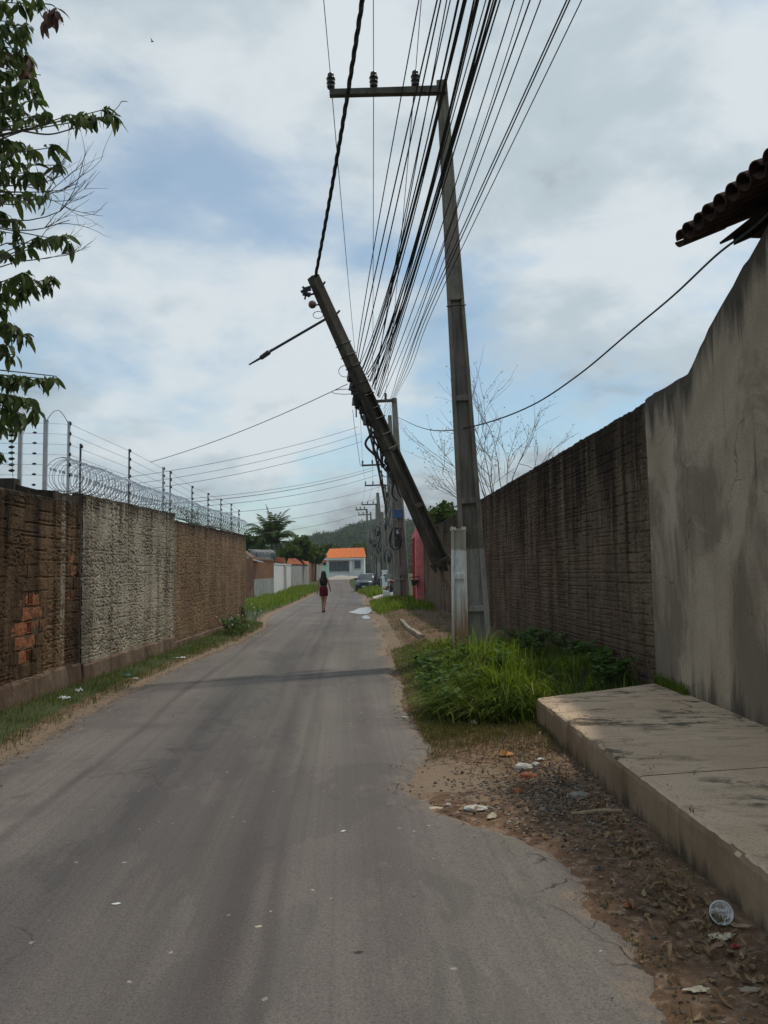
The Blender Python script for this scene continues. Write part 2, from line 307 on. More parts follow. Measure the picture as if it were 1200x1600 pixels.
pole_mat('pole_concrete', (0.130, 0.113, 0.090), (0.270, 0.240, 0.195), 1.98, (0.42, 0.40, 0.36))
pole_mat('stub_concrete', (0.36, 0.32, 0.25), (0.54, 0.49, 0.40), 1.95, (0.90, 0.88, 0.82), 1.0, (0.56, 0.43, 0.28))
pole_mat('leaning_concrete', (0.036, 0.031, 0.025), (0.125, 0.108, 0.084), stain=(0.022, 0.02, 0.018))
pole_mat('far_pole', (0.19, 0.172, 0.145), (0.34, 0.31, 0.265))
plain('arm_concrete', (0.10, 0.09, 0.075), 0.9, 0.2, 0, 0.35, 9)

def leaf_mat(name, cols, trans=0.3, rough=0.5, objr=False, gloss=0.35):
    t = NT(name); r_ = t.objrand() if objr else t.island()
    c = t.ramp(r_, [(i / max(1, len(cols) - 1), k) for i, k in enumerate(cols)])
    c = t.mix(t.ramp(t.noise(30, detail=3), [(0.4, 0.0), (0.7, 0.35)]), c, tuple(x * 1.5 for x in cols[0]))
    t.fin(c, rough, gloss)
    tr = t.n('ShaderNodeBsdfTranslucent'); t.put(tr.inputs[0], t.mix(1.0, c, (1.2, 1.35, 0.6), 'MULTIPLY'))
    ms = t.n('ShaderNodeMixShader'); ms.inputs[0].default_value = trans
    t.t.links.new(t.b.outputs[0], ms.inputs[1]); t.t.links.new(tr.outputs[0], ms.inputs[2]); t.t.links.new(ms.outputs[0], t.out.inputs[0])
    return t.m
leaf_mat('mango_leaf', [(0.045, 0.068, 0.025), (0.080, 0.110, 0.036), (0.115, 0.145, 0.05), (0.060, 0.088, 0.03), (0.17, 0.17, 0.075)], 0.3, 0.6, False, 0.15)
leaf_mat('mango_leaf_single', [(0.048, 0.072, 0.025), (0.082, 0.115, 0.036), (0.115, 0.15, 0.052), (0.065, 0.095, 0.033), (0.15, 0.155, 0.068)], 0.3, 0.6, True, 0.15)
leaf_mat('red_leaf', [(0.10, 0.035, 0.022), (0.065, 0.03, 0.02), (0.13, 0.055, 0.028)], 0.2, 0.6)
leaf_mat('grass_tall', [(0.045, 0.085, 0.012), (0.15, 0.215, 0.030), (0.25, 0.30, 0.055), (0.080, 0.130, 0.018), (0.38, 0.36, 0.14)], 0.42, 0.6, False, 0.15)
leaf_mat('grass_short', [(0.065, 0.100, 0.022), (0.105, 0.140, 0.034), (0.155, 0.165, 0.055), (0.21, 0.185, 0.085)], 0.35, 0.6)
leaf_mat('grass_dry', [(0.16, 0.125, 0.055), (0.11, 0.105, 0.035), (0.22, 0.175, 0.09), (0.085, 0.095, 0.03)], 0.25, 0.7)
leaf_mat('weed_leaf', [(0.060, 0.120, 0.030), (0.100, 0.170, 0.045), (0.150, 0.225, 0.075)], 0.3, 0.65, False, 0.15)
leaf_mat('palm_leaf', [(0.030, 0.052, 0.016), (0.050, 0.080, 0.022), (0.075, 0.100, 0.030), (0.11, 0.12, 0.045)], 0.25, 0.75, False, 0.1)
leaf_mat('bush_leaf', [(0.040, 0.066, 0.018), (0.075, 0.105, 0.028), (0.11, 0.135, 0.04)], 0.3, 0.95, False, 0.03)
leaf_mat('forest_leaf', [(0.030, 0.052, 0.018), (0.050, 0.078, 0.024), (0.080, 0.105, 0.036), (0.040, 0.062, 0.022), (0.095, 0.098, 0.05)], 0.1, 0.95, False, 0.02)
leaf_mat('dry_leaf', [(0.20, 0.115, 0.055), (0.30, 0.20, 0.11), (0.13, 0.075, 0.04), (0.38, 0.28, 0.17), (0.085, 0.05, 0.03)], 0.15, 0.8)
plain('bark', (0.11, 0.092, 0.075), 0.95, 0.1, 0, 0.4, 12, 0.6)
plain('twig', (0.13, 0.115, 0.10), 0.9, 0.1, 0, 0.3, 20)
plain('pale_twig', (0.30, 0.26, 0.23), 0.9, 0.1, 0, 0.3, 20)
plain('cable_black', (0.018, 0.018, 0.020), 0.55, 0.4, 0, 0.3, 6, 0)
plain('cable_grey', (0.11, 0.11, 0.115), 0.5, 0.4, 0, 0.3, 6, 0)
plain('steel_dark', (0.055, 0.056, 0.06), 0.5, 0.4, 0.6, 0.3, 20)
plain('steel_rust', (0.10, 0.045, 0.028), 0.8, 0.3, 0.2, 0.4, 25)
plain('steel_galv', (0.52, 0.54, 0.57), 0.42, 0.5, 0.75, 0.18, 14)
plain('post_white', (0.62, 0.64, 0.66), 0.5, 0.4, 0.15, 0.1, 10)
plain('post_dark', (0.10, 0.105, 0.11), 0.5, 0.4, 0.3, 0.2, 10)
plain('ceramic_dark', (0.028, 0.018, 0.016), 0.25, 0.6, 0, 0.3, 20, 0)
plain('ceramic_brown', (0.14, 0.045, 0.03), 0.3, 0.6, 0, 0.3, 20, 0)
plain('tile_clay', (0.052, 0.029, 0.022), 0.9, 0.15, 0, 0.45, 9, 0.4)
plain('tile_orange', (0.72, 0.235, 0.075), 0.85, 0.2, 0, 0.18, 4, 0.2)
plain('tile_red', (0.40, 0.15, 0.085), 0.9, 0.15, 0, 0.35, 5, 0.3)
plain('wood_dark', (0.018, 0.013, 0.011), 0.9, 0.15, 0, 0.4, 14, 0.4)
plain('wood_stick', (0.34, 0.25, 0.16), 0.85, 0.2, 0, 0.3, 30, 0.3)
plain('white_wall', (0.86, 0.86, 0.84), 0.9, 0.2, 0, 0.06, 2, 0.1)
plain('green_paint', (0.30, 0.55, 0.40), 0.7, 0.3, 0, 0.08, 4)
plain('red_paint', (0.80, 0.22, 0.21), 0.75, 0.3, 0, 0.18, 3, 0.1)
plain('red_paint_dark', (0.48, 0.05, 0.06), 0.7, 0.3, 0, 0.15, 3, 0.1)
plain('window_glass', (0.10, 0.115, 0.12), 0.2, 0.6, 0, 0.3, 1.0, 0)
plain('grille_grey', (0.30, 0.30, 0.30), 0.6, 0.3, 0.3, 0.1, 8)
plain('car_paint', (0.15, 0.165, 0.19), 0.28, 0.6, 0.4, 0.1, 3, 0)
plain('car_black', (0.02, 0.02, 0.022), 0.45, 0.4, 0, 0.2, 8, 0)
plain('tyre', (0.022, 0.022, 0.023), 0.9, 0.2, 0, 0.2, 20)
plain('rim_metal', (0.42, 0.43, 0.45), 0.35, 0.5, 0.8, 0.1, 10, 0)
plain('lamp_lens', (0.62, 0.65, 0.68), 0.12, 0.7, 0.2, 0.1, 10, 0)
plain('plate_white', (0.6, 0.6, 0.6), 0.5, 0.3, 0, 0.1, 10, 0)
plain('skin', (0.36, 0.195, 0.125), 0.6, 0.35, 0, 0.1, 20, 0)
plain('hair', (0.012, 0.009, 0.008), 0.45, 0.4, 0, 0.4, 40, 0.3)
plain('cloth_black', (0.022, 0.014, 0.018), 0.9, 0.1, 0, 0.2, 30)
plain('cloth_maroon', (0.105, 0.013, 0.022), 0.9, 0.1, 0, 0.2, 30)
plain('shoe', (0.13, 0.035, 0.03), 0.7, 0.3, 0, 0.2, 30)
plain('white_plastic', (0.75, 0.76, 0.77), 0.4, 0.4, 0, 0.06, 20, 0)
plain('blue_plastic', (0.12, 0.42, 0.55), 0.4, 0.4, 0, 0.1, 20, 0)
plain('blue_box', (0.025, 0.085, 0.20), 0.5, 0.4, 0, 0.15, 20, 0)
plain('red_plastic', (0.30, 0.03, 0.03), 0.45, 0.4, 0, 0.2, 20, 0)
plain('wrapper_cream', (0.58, 0.50, 0.36), 0.6, 0.3, 0, 0.25, 40, 0.5)
plain('wrapper_orange', (0.60, 0.30, 0.10), 0.6, 0.3, 0, 0.3, 40, 0.4)
plain('gravel', (0.26, 0.235, 0.205), 0.9, 0.2, 0, 0.45, 30, 0.5)
plain('stone_white', (0.58, 0.55, 0.50), 0.9, 0.2, 0, 0.2, 30, 0.5)
plain('brick_chunk', (0.40, 0.155, 0.085), 0.95, 0.1, 0, 0.3, 30, 0.6)
t = NT('brick_orange'); c = t.mix(t.ramp(t.noise(14, detail=5, rough=0.7), [(0.3, 0.0), (0.7, 1.0)]), (0.26, 0.095, 0.045), (0.50, 0.215, 0.11))
c = t.mix(t.ramp(t.noise(9, detail=5, rough=0.75, w=2), [(0.52, 0.0), (0.60, 1.0)]), c, t.mix(t.noise(20, w=3), (0.07, 0.05, 0.034), (0.20, 0.14, 0.09)))
t.bump(t.noise(18, detail=5, rough=0.75), 1.0, 0.04); t.fin(c, 0.95, 0.1)
plain('kerb', (0.36, 0.30, 0.23), 0.95, 0.2, 0, 0.3, 8, 0.5)
plain('ramp_concrete', (0.46, 0.42, 0.36), 0.9, 0.2, 0, 0.2, 5, 0.4)
plain('bird_black', (0.02, 0.02, 0.02), 0.8, 0.2, 0, 0.1, 20, 0)
t = NT('gravel_bits')
c = t.ramp(t.island(), [(0.0, (0.06, 0.048, 0.038)), (0.4, (0.13, 0.11, 0.09)), (0.75, (0.21, 0.18, 0.145)), (0.95, (0.34, 0.30, 0.25)), (1.0, (0.30, 0.14, 0.08))])
t.bump(t.noise(120), 0.4, 0.004); t.fin(c, 0.92, 0.2)
t = NT('puddle_water'); t.fin((0.42, 0.45, 0.47), 0.2, 0.7)  # pale milky tone set in the base colour
t = NT('clear_plastic'); t.fin((0.96, 0.97, 0.98), 0.12, 0.8)
tp = t.n('ShaderNodeBsdfTransparent'); ms = t.n('ShaderNodeMixShader')
fr = t.n('ShaderNodeLayerWeight'); fr.inputs[0].default_value = 0.35
t.put(ms.inputs[0], t.math('ADD', t.math('MULTIPLY', t.ramp(t.noise(45, detail=4), [(0.4, 0.15), (0.6, 1.0)]), 0.7), t.math('MULTIPLY', fr.outputs[1], 0.6), True))
t.t.links.new(tp.outputs[0], ms.inputs[1]); t.t.links.new(t.b.outputs[0], ms.inputs[2]); t.t.links.new(ms.outputs[0], t.out.inputs[0])
M = MATS

# ------------------------------------------------------------------ mesh helpers
def link_mesh(name, me, material, parent=None, smooth=False):
    me.materials.append(M[material])
    if smooth: me.polygons.foreach_set('use_smooth', [True] * len(me.polygons))
    o = bpy.data.objects.new(name, me); C.objects.link(o)
    if parent is not None:
        o.parent = parent
        w = parent.location.copy(); pp = parent.parent
        while pp is not None: w += pp.location; pp = pp.parent
        o.location = -w
    return o
class MB:
    def __init__(s): s.v = []; s.f = []
    def hexa(s, b, t):
        n = len(s.v); s.v += [tuple(p) for p in b] + [tuple(p) for p in t]
        s.f += [(n+3, n+2, n+1, n), (n+4, n+5, n+6, n+7)] + [(n+i, n+(i+1) % 4, n+4+(i+1) % 4, n+4+i) for i in range(4)]
        return s
    def box(s, c, sz, rz=0.0, rx=0.0, ry=0.0):
        m = Matrix.Rotation(rz, 3, 'Z') @ Matrix.Rotation(ry, 3, 'Y') @ Matrix.Rotation(rx, 3, 'X'); c = Vector(c); x, y, z = (q / 2 for q in sz)
        P = lambda a, b, d: c + m @ Vector((a, b, d))
        return s.hexa([P(-x, -y, -z), P(x, -y, -z), P(x, y, -z), P(-x, y, -z)], [P(-x, -y, z), P(x, -y, z), P(x, y, z), P(-x, y, z)])
    def tube(s, pts, rad, n=6, cap=True):
        pts = [Vector(p) for p in pts]; k = len(pts); base = len(s.v)
        if not hasattr(rad, '__len__'): rad = [rad] * k
        up = None
        for i, p in enumerate(pts):
            d = (pts[min(i+1, k-1)] - pts[max(i-1, 0)]).normalized()
            if up is None: up = d.orthogonal().normalized()
            a = (up - d * up.dot(d)); a = a.normalized() if a.length > 1e-6 else d.orthogonal().normalized(); up = a; b = d.cross(a)
            for j in range(n):
                th = 2 * math.pi * j / n; s.v.append(tuple(p + (a * math.cos(th) + b * math.sin(th)) * rad[i]))
        for i in range(k - 1):
            for j in range(n):
                s.f.append((base+i*n+j, base+i*n+(j+1) % n, base+(i+1)*n+(j+1) % n, base+(i+1)*n+j))
        if cap:
            s.f.append(tuple(base + j for j in range(n))[::-1]); s.f.append(tuple(base + (k-1)*n + j for j in range(n)))
        return s
    def lathe(s, prof, origin=(0, 0, 0), axis=(0, 0, 1), n=12, close=False):
        ax = Vector(axis).normalized(); a = ax.orthogonal().normalized(); b = ax.cross(a); o = Vector(origin); base = len(s.v); k = len(prof)
        for r_, h in prof:
            for j in range(n):
                th = 2 * math.pi * j / n; s.v.append(tuple(o + ax * h + (a * math.cos(th) + b * math.sin(th)) * r_))
        for i in range(k - 1):
            for j in range(n): s.f.append((base+i*n+j, base+i*n+(j+1) % n, base+(i+1)*n+(j+1) % n, base+(i+1)*n+j))
        return s
    def rings(s, rs, cap=True):
        base = len(s.v); n = len(rs[0])
        for r_ in rs: s.v += [tuple(p) for p in r_]
        for i in range(len(rs) - 1):
            for j in range(n): s.f.append((base+i*n+j, base+i*n+(j+1) % n, base+(i+1)*n+(j+1) % n, base+(i+1)*n+j))
        if cap: s.f.append(tuple(base + j for j in range(n))[::-1]); s.f.append(tuple(base + (len(rs)-1)*n + j for j in range(n)))
        return s
    def poly(s, pts): n = len(s.v); s.v += [tuple(p) for p in pts]; s.f.append(tuple(range(n, n + len(pts)))); return s
    def prism(s, pts, off):
        off = Vector(off); n = len(s.v); k = len(pts); s.v += [tuple(p) for p in pts] + [tuple(Vector(p) + off) for p in pts]
        s.f += [tuple(range(n, n+k))[::-1], tuple(range(n+k, n+2*k))] + [(n+i, n+(i+1) % k, n+k+(i+1) % k, n+k+i) for i in range(k)]
        return s
    def mesh(s, name): me = bpy.data.meshes.new(name); me.from_pydata(s.v, [], s.f); me.update(); return me
    def build(s, name, material, parent=None, smooth=False):
        me = s.mesh(name)
        bm = bmesh.new(); bm.from_mesh(me); bmesh.ops.recalc_face_normals(bm, faces=bm.faces); bm.to_mesh(me); bm.free()
        return link_mesh(name, me, material, parent, smooth)
def np_mesh(name, V, T, material, parent=None, smooth=False):
    V = np.asarray(V, np.float32).reshape(-1, 3); T = np.asarray(T, np.int32); k = T.shape[1]
    me = bpy.data.meshes.new(name); me.vertices.add(len(V)); me.vertices.foreach_set('co', V.ravel())
    me.loops.add(T.size); me.loops.foreach_set('vertex_index', T.ravel()); me.polygons.add(len(T))
    me.polygons.foreach_set('loop_start', np.arange(0, T.size, k, dtype=np.int32)); me.polygons.foreach_set('loop_total', np.full(len(T), k, np.int32))
    me.update(calc_edges=True); me.validate()
    if not smooth: me.shade_flat()
    return link_mesh(name, me, material, parent, smooth)
def tag(o, label, cat=None, group=None, kind=None):
    o['label'] = label
    if cat: o['category'] = cat
    if group: o['group'] = group
    if kind: o['kind'] = kind
    return o
def empty(name, loc): o = bpy.data.objects.new(name, None); C.objects.link(o); o.location = Vector(loc); o.empty_display_size = 0.2; return o
def catmull(pts, n=8):
    pts = [Vector(p) for p in pts]; P = [pts[0] * 2 - pts[1]] + pts + [pts[-1] * 2 - pts[-2]]; out = []
    for i in range(1, len(P) - 2):
        for j in range(n):
            u = j / n; a, b, c_, d = P[i-1], P[i], P[i+1], P[i+2]
            out.append(0.5 * ((2*b) + (c_-a)*u + (2*a-5*b+4*c_-d)*u*u + (3*b-a-3*c_+d)*u**3))
    out.append(pts[-1]); return out
def sag(a, b, s, n=14): a, b = Vector(a), Vector(b); return [a.lerp(b, i/n) - Vector((0, 0, s * 4 * (i/n) * (1 - i/n))) for i in range(n + 1)]

# ================================================================== STRUCTURE
LE = [(-30, -3.3), (2, -3.3), (6.8, -3.37), (8.6, -3.48), (11.9, -3.64), (15.8, -3.58), (18.7, -3.45), (23, -3.55), (26, -4.0), (30, -4.45), (44, -4.75), (56, -5.1), (80, -6.2), (108, -8.2), (150, -13)]
RE = [(-30, 1.0), (2.0, 1.0), (2.83, 0.99), (3.1, 1.03), (3.56, 1.0), (4.14, 1.03), (4.62, 0.98), (4.9, 0.72), (5.15, 0.42), (5.8, 0.12), (6.4, 0.2), (6.9, 0.42), (7.3, 0.47), (8.0, 0.30), (9.5, 0.22), (11.7, 0.2), (14.5, 0.1), (18.2, 0.02), (22, -0.1), (27, -0.3), (33, -0.75), (40, -0.95), (50, -1.35), (58, -2.3), (70, -2.9), (80, -3.6), (108, -5.0), (150, -9)]
_ly, _lx = np.array(LE).T; _ry, _rx = np.array(RE).T
def XL(y): return np.interp(y, _ly, _lx)
def XR(y): return np.interp(y, _ry, _rx)
def rz(y): return 0.00011 * np.clip(np.asarray(y, float) - 38, 0, 75) ** 2
def sm(a): a = np.clip(a, 0, 1); return a * a * (3 - 2 * a)
def wob(x, y): return 0.5 * np.sin(x * 3.1 + 1.7 * np.sin(y * 2.3)) + 0.3 * np.sin(y * 5.3 + x * 4.1) + 0.2 * np.sin(x * 11.0 - y * 9.0)
def gz(x, y):
    x = np.asarray(x, float); y = np.asarray(y, float)
    dl = XL(y) - x; dr = x - XR(y)
    hr = 0.30 * sm((y - 7.8) / 2.8) - 0.10 * sm((y - 14) / 6)
    z = rz(y) - 0.035 + 0.10 * sm((dl + 0.12) / 0.9) + 0.028 * sm((dr + 0.1) / 0.25) + hr * sm(dr / 1.1)
    off = sm(np.maximum(dl, dr) / 0.3)
    z = z + 0.045 * np.exp(-((x - 1.52) / 0.12) ** 2) * sm((y - 1.5) / 1) * sm((8.2 - y) / 0.6) * (0.6 + 0.4 * wob(x * 0.3, y * 0.8))
    return z + 0.016 * wob(x, y) * off * (y < 60)
def _h(i, j, k): v = np.sin(i * 127.1 + j * 311.7 + k * 74.7) * 43758.5453; return v - np.floor(v)
def vn(x, y, k=0):
    xi, yi = np.floor(x), np.floor(y); fx, fy = sm(x - xi), sm(y - yi)
    return (_h(xi, yi, k) * (1 - fx) + _h(xi + 1, yi, k) * fx) * (1 - fy) + (_h(xi, yi + 1, k) * (1 - fx) + _h(xi + 1, yi + 1, k) * fx) * fy
def fbm(x, y, k=0, o=4): return sum(vn(x * 2.03 ** i, y * 2.03 ** i, k + i * 3.3) * 0.55 ** i for i in range(o)) / sum(0.55 ** i for i in range(o))

def G(x, y): return Vector((x, y, float(gz(x, y))))

# ground ---------------------------------------------------------------
xs = np.concatenate([[-1500, -600, -250, -120, -60, -35, -22, -15, -11, -9, -7.5, -6.5, -5.8], np.arange(-5.2, 3.6, 0.085), [3.8, 4.2, 5, 6.5, 9, 14, 22, 35, 60, 120, 250, 600, 1500]])
ys = np.concatenate([[-400, -100, -40, -15, -6, -2, 0.5], np.arange(1.5, 12, 0.07), np.arange(12, 30, 0.2), np.arange(30, 60, 0.6), np.arange(60, 130, 2.5), [140, 160, 190, 240, 320, 450, 700, 1100, 2000]])
gx, gy = np.meshgrid(xs, ys); V = np.stack([gx, gy, gz(gx, gy)], -1).reshape(-1, 3)
nx, ny = len(xs), len(ys); i0 = (np.arange(ny - 1)[:, None] * nx + np.arange(nx - 1)[None]).ravel()
ground = np_mesh('ground', V, np.stack([i0, i0 + 1, i0 + nx + 1, i0 + nx], 1), 'ground_soil', None, True); ground['kind'] = 'structure'; ground['label'] = 'bare earth and sand beside the asphalt road'
X_, Y_ = V[:, 0], V[:, 1]; dl = XL(Y_) - X_; dr = X_ - XR(Y_)
def paint(o, name, vals): a = o.data.attributes.new(name, 'FLOAT', 'POINT'); a.data.foreach_set('value', np.asarray(vals, np.float32).ravel())
grass = 0.75 * sm((dl - 0.14) / 0.3) * (Y_ > 3)
grass = np.maximum(grass, 0.85 * sm((dr - 0.12) / 0.3) * sm((Y_ - 7.9) / 0.7) * sm((14.6 - Y_) / 1.0))
grass = np.maximum(grass, 0.9 * sm((dr - 0.5) / 0.8) * sm((Y_ - 28) / 4)); grass = np.maximum(grass, 0.8 * (Y_ > 60)); grass = np.maximum(grass, 0.8 * (np.maximum(dl, dr) > 6))
grass = np.maximum(grass, 0.45 * sm((dr - 0.1) / 0.5) * sm((Y_ - 14) / 2) * sm(1.2 - dr))
sand = 0.58 * sm(1 - np.abs(dl - 0.10) / 0.24) + 0.75 * sm(1 - np.abs(dr - 0.15) / 0.3) * (Y_ > 14) + 0.62 * sm(1 - np.abs(Y_ - 6.1) / 1.0) * sm((1.15 - X_) / 0.5) * (X_ > -0.2)
sand = np.maximum(sand, 0.55 * sm((XL(Y_) - X_) / 0.5) * sm(1 - np.abs(Y_ - 25.5) / 2.5))
wet = 0.75 * sm(1 - np.abs(Y_ - 6.0) / 1.3) * sm(1 - np.abs(X_ - 1.28) / 0.35)
paint(ground, 'grass', grass); paint(ground, 'sand', sand); paint(ground, 'wet', wet)

# road -----------------------------------------------------------------
ry_ = np.concatenate([[-30, -12, -5, 0, 1.5], np.arange(2.2, 9, 0.045), np.arange(9, 20, 0.12), np.arange(20, 60, 0.4), np.arange(60, 150, 2.5)])
ncol = 44; uu = np.linspace(0, 1, ncol)
nl = np.cumsum(rng.normal(0, 0.02, len(ry_))); nl -= np.convolve(nl, np.ones(31) / 31, 'same'); nr = np.cumsum(rng.normal(0, 0.024, len(ry_))); nr -= np.convolve(nr, np.ones(31) / 31, 'same')
near_ = sm((13 - ry_) / 3); nr += near_ * (0.13 * (fbm(ry_ * 1.9, ry_ * 0 + 0.5, 3, 5) - 0.5) + 0.07 * (fbm(ry_ * 9.0, ry_ * 0 + 0.5, 9, 3) - 0.5)) + (1 - near_) * 0.25 * (fbm(ry_ * 0.9, ry_ * 0 + 0.5, 5, 4) - 0.5); nl += 0.22 * (fbm(ry_ * 0.8, ry_ * 0 + 0.5, 6, 5) - 0.5); nl += rng.normal(0, 0.007, len(ry_)); nr += rng.normal(0, 0.009, len(ry_)); xl = XL(ry_) + nl; xr = XR(ry_) + nr
PX = xl[:, None] * (1 - uu) + xr[:, None] * uu; PY = np.repeat(ry_[:, None], ncol, 1)
cen = np.interp(PY, [-30, 2, 12, 27, 45, 60, 80, 108, 150], [-1.0, -1.0, -1.55, -2.2, -2.9, -3.7, -4.9, -6.6, -11])
PZ = rz(PY) + 0.006 - 0.004 * ((PX - cen) / 2) ** 2 + 0.004 * np.sin(PX * 1.7 + PY * 0.6)
PZ[:, 0] -= 0.035; PZ[:, -1] -= 0.035
V = np.stack([PX, PY, PZ], -1).reshape(-1, 3); nrw = len(ry_)
i0 = (np.arange(nrw - 1)[:, None] * ncol + np.arange(ncol - 1)[None]).ravel()
road = np_mesh('road', V, np.stack([i0, i0 + 1, i0 + ncol + 1, i0 + ncol], 1), 'asphalt', None, True); road['kind'] = 'structure'; road['label'] = 'worn grey asphalt road with dark tyre tracks'
uvl = road.data.uv_layers.new(name='UVMap'); li = np.empty(len(road.data.loops), np.int32); road.data.loops.foreach_get('vertex_index', li)
UV = np.stack([(PX - cen).ravel(), PY.ravel()], 1)[li]; uvl.data.foreach_set('uv', UV.astype(np.float32).ravel())
de = np.minimum(PX - xl[:, None], (xr[:, None] - PX) * np.where(PY < 9, 1.0, 1.3))
sv = 0.62 * sm(1 - de / 0.45) * np.where((PX - xl[:, None]) < (xr[:, None] - PX), 1.0, 0.85) + 0.35 * sm((PX - cen - 1.0) / 0.8) * sm((PY - 8) / 4)
paint(road, 'sand', sv)

# distant hill and its wood --------------------------------------------
hx = np.linspace(-420, 420, 85); hy = np.linspace(230, 900, 60); HX, HY = np.meshgrid(hx, hy)
def hill_z(x, y):
    px = 600 + 1200 * x / y
    crest = np.interp(px, [-500, 250, 380, 440, 480, 520, 545, 575, 610, 700, 900, 1700], [9, 10, 12, 17, 24, 29, 32, 34, 34, 30, 22, 10])
    return crest * sm((y - 250) / 330) * (1 + 0.06 * np.sin(x * 0.05) + 0.05 * np.sin(x * 0.11 + y * 0.04)) - 1.5
V = np.stack([HX, HY, hill_z(HX, HY)], -1).reshape(-1, 3); i0 = (np.arange(59)[:, None] * 85 + np.arange(84)[None]).ravel()
plain('hill_soil', (0.055, 0.060, 0.036), 0.95, 0.1, 0, 0.4, 0.03, 0)
hill = np_mesh('hill', V, np.stack([i0, i0 + 1, i0 + 86, i0 + 85], 1), 'hill_soil', None, True); hill['kind'] = 'structure'; hill['label'] = 'low wooded hill closing the end of the street'

def clumps(centers, sizes, per, leaf, flat=0.8):
    """leaf-sized triangles scattered through rounded crowns (numpy)"""
    n = len(centers); d = rng.normal(size=(n, per, 3)); d /= np.linalg.norm(d, axis=2, keepdims=True)
    r_ = rng.uniform(0.55, 1.0, (n, per, 1)) * (1 + 0.22 * rng.normal(size=(n, per, 1)))
    p = np.asarray(centers)[:, None] + d * r_ * np.asarray(sizes)[:, None, None] * np.array([1, 1, flat])
    p = p.reshape(-1, 3); nrm = (d + 0.7 * rng.normal(size=d.shape)).reshape(-1, 3); nrm /= np.linalg.norm(nrm, axis=1, keepdims=True)
    a = np.cross(nrm, rng.normal(size=nrm.shape)); a /= np.linalg.norm(a, axis=1, keepdims=True); b = np.cross(nrm, a)
    s = (leaf if np.ndim(leaf) == 0 else np.repeat(leaf, per)[:, None]) * rng.uniform(0.6, 1.3, (len(p), 1))
    V = np.stack([p - a * s - b * s * 0.5, p + a * s - b * s * 0.5, p + b * s * 0.9, p - b * s * 1.0], 1).reshape(-1, 3)
    k = np.arange(len(p))[:, None] * 4
    return V, np.concatenate([k + np.array([[0, 1, 2]]), k + np.array([[1, 0, 3]])], 0)
n = 1700; py_ = rng.uniform(255, 640, n); ppx = rng.uniform(330, 700, n); cxw = (ppx - 600) / 1200 * py_
cz = hill_z(cxw, py_) + rng.uniform(1.5, 4.5, n); sz = rng.uniform(2.6, 5.2, n)
V, T = clumps(np.stack([cxw, py_, cz], 1), sz, 90, sz * 0.13)
wood = np_mesh('far_wood', V, T, 'forest_leaf'); tag(wood, 'dense dark green wood covering the far hill', 'wood', kind='stuff')

# raised walk ----------------------------------------------------------
WX = 3.12
walk = empty('sidewalk', (2.3, 6, 0)); walk['kind'] = 'structure'; walk['label'] = 'raised concrete sidewalk along the plastered wall'
cuts = [(8.02, 8.93), (7.62, 8.12), (5.02, 5.25), (4.02, 4.2), (2.4, 2.5), (0.2, 0.2), (-2.5, -2.5)]
def walk_front(y): return float(np.interp(y, [-3, 3.4, 8.1], [1.66, 1.635, 1.53]))
for k in range(len(cuts) - 1):
    (f1, w1), (f0, w0) = cuts[k], cuts[k + 1]; f0 += 0.007; w0 += 0.007
    n = max(8, int((f1 - f0) / 0.05)); lift = random.uniform(-0.004, 0.004)
    prof = [(0, -0.12), (0.004, 0.05), (0.0, 0.15), (0.002, 0.235), (0.010, 0.268), (0.026, 0.28), (0.18, 0.281), (0.5, 0.283), (1, 0.29)]
    V = []; 
    for i in range(n + 1):
        tt = i / n; yf = f0 + (f1 - f0) * tt; yw = w0 + (w1 - w0) * tt; xf = walk_front(yf); jit = random.gauss(0, 0.0035); chip = 0.014 * max(0, math.sin(yf * 3.3 + 2.4 * math.sin(yf * 1.9)) - 0.8) / 0.2 + abs(random.gauss(0, 0.0025))
        for q, (a, z) in enumerate(prof):
            if q < 6: x = xf + a + jit + (chip if q in (4,) else chip * 0.5 if q == 3 else 0); y = yf; z = z - (chip * 0.8 if q in (4, 5) else 0)
            else: x = xf + (WX + 0.03 - xf) * a; y = yf + (yw - yf) * a
            V.append((x, y, z + lift + (0.003 * math.sin(y * 5 + x * 3) if q > 4 else 0)))
    m_ = len(prof); fs = [(i*m_+j, i*m_+j+1, (i+1)*m_+j+1, (i+1)*m_+j) for i in range(n) for j in range(m_ - 1)]
    fs += [tuple(range(m_))[::-1], tuple(n*m_ + j for j in range(m_))]
    me = bpy.data.meshes.new('slab'); me.from_pydata(V, [], fs); me.update()
    bm = bmesh.new(); bm.from_mesh(me); bmesh.ops.recalc_face_normals(bm, faces=bm.faces); bm.to_mesh(me); bm.free()
    o = link_mesh('slab', me, 'walk_concrete', walk); me.materials.append(M['walk_face'])
    for i, pl in enumerate(me.polygons): pl.material_index = 1 if abs(pl.normal.z) < 0.6 else 0

# ------------------------------------------------------------------ walls
def brick_variant(i, lx=0.194, lz=0.152, dep=0.085, rough=1.0):
    r_ = random.Random(100 + i); xs_ = [-0.5, -0.17, 0.17, 0.5]; zs_ = [-0.5, 0.0, 0.5]; V = []
    for b in zs_:
        for a in xs_:
            V.append((a * lx + r_.gauss(0, 0.004) * rough, r_.gauss(0, 0.0035) * rough - (0.0025 if abs(b) == 0.5 else 0), b * lz + r_.gauss(0, 0.005) * rough))
    per = [0, 1, 2, 3, 7, 11, 10, 9, 8, 4]; n = len(V)
    for p in per: x, y, z = V[p]; V.append((x, -dep, z))
    F_ = [(b*4+a, b*4+a+1, b*4+a+5, b*4+a+4) for b in range(2) for a in range(3)] + [(per[j], n + j, n + (j+1) % 10, per[(j+1) % 10]) for j in range(10)]
    return V, F_
VAR = [brick_variant(i) for i in range(10)]
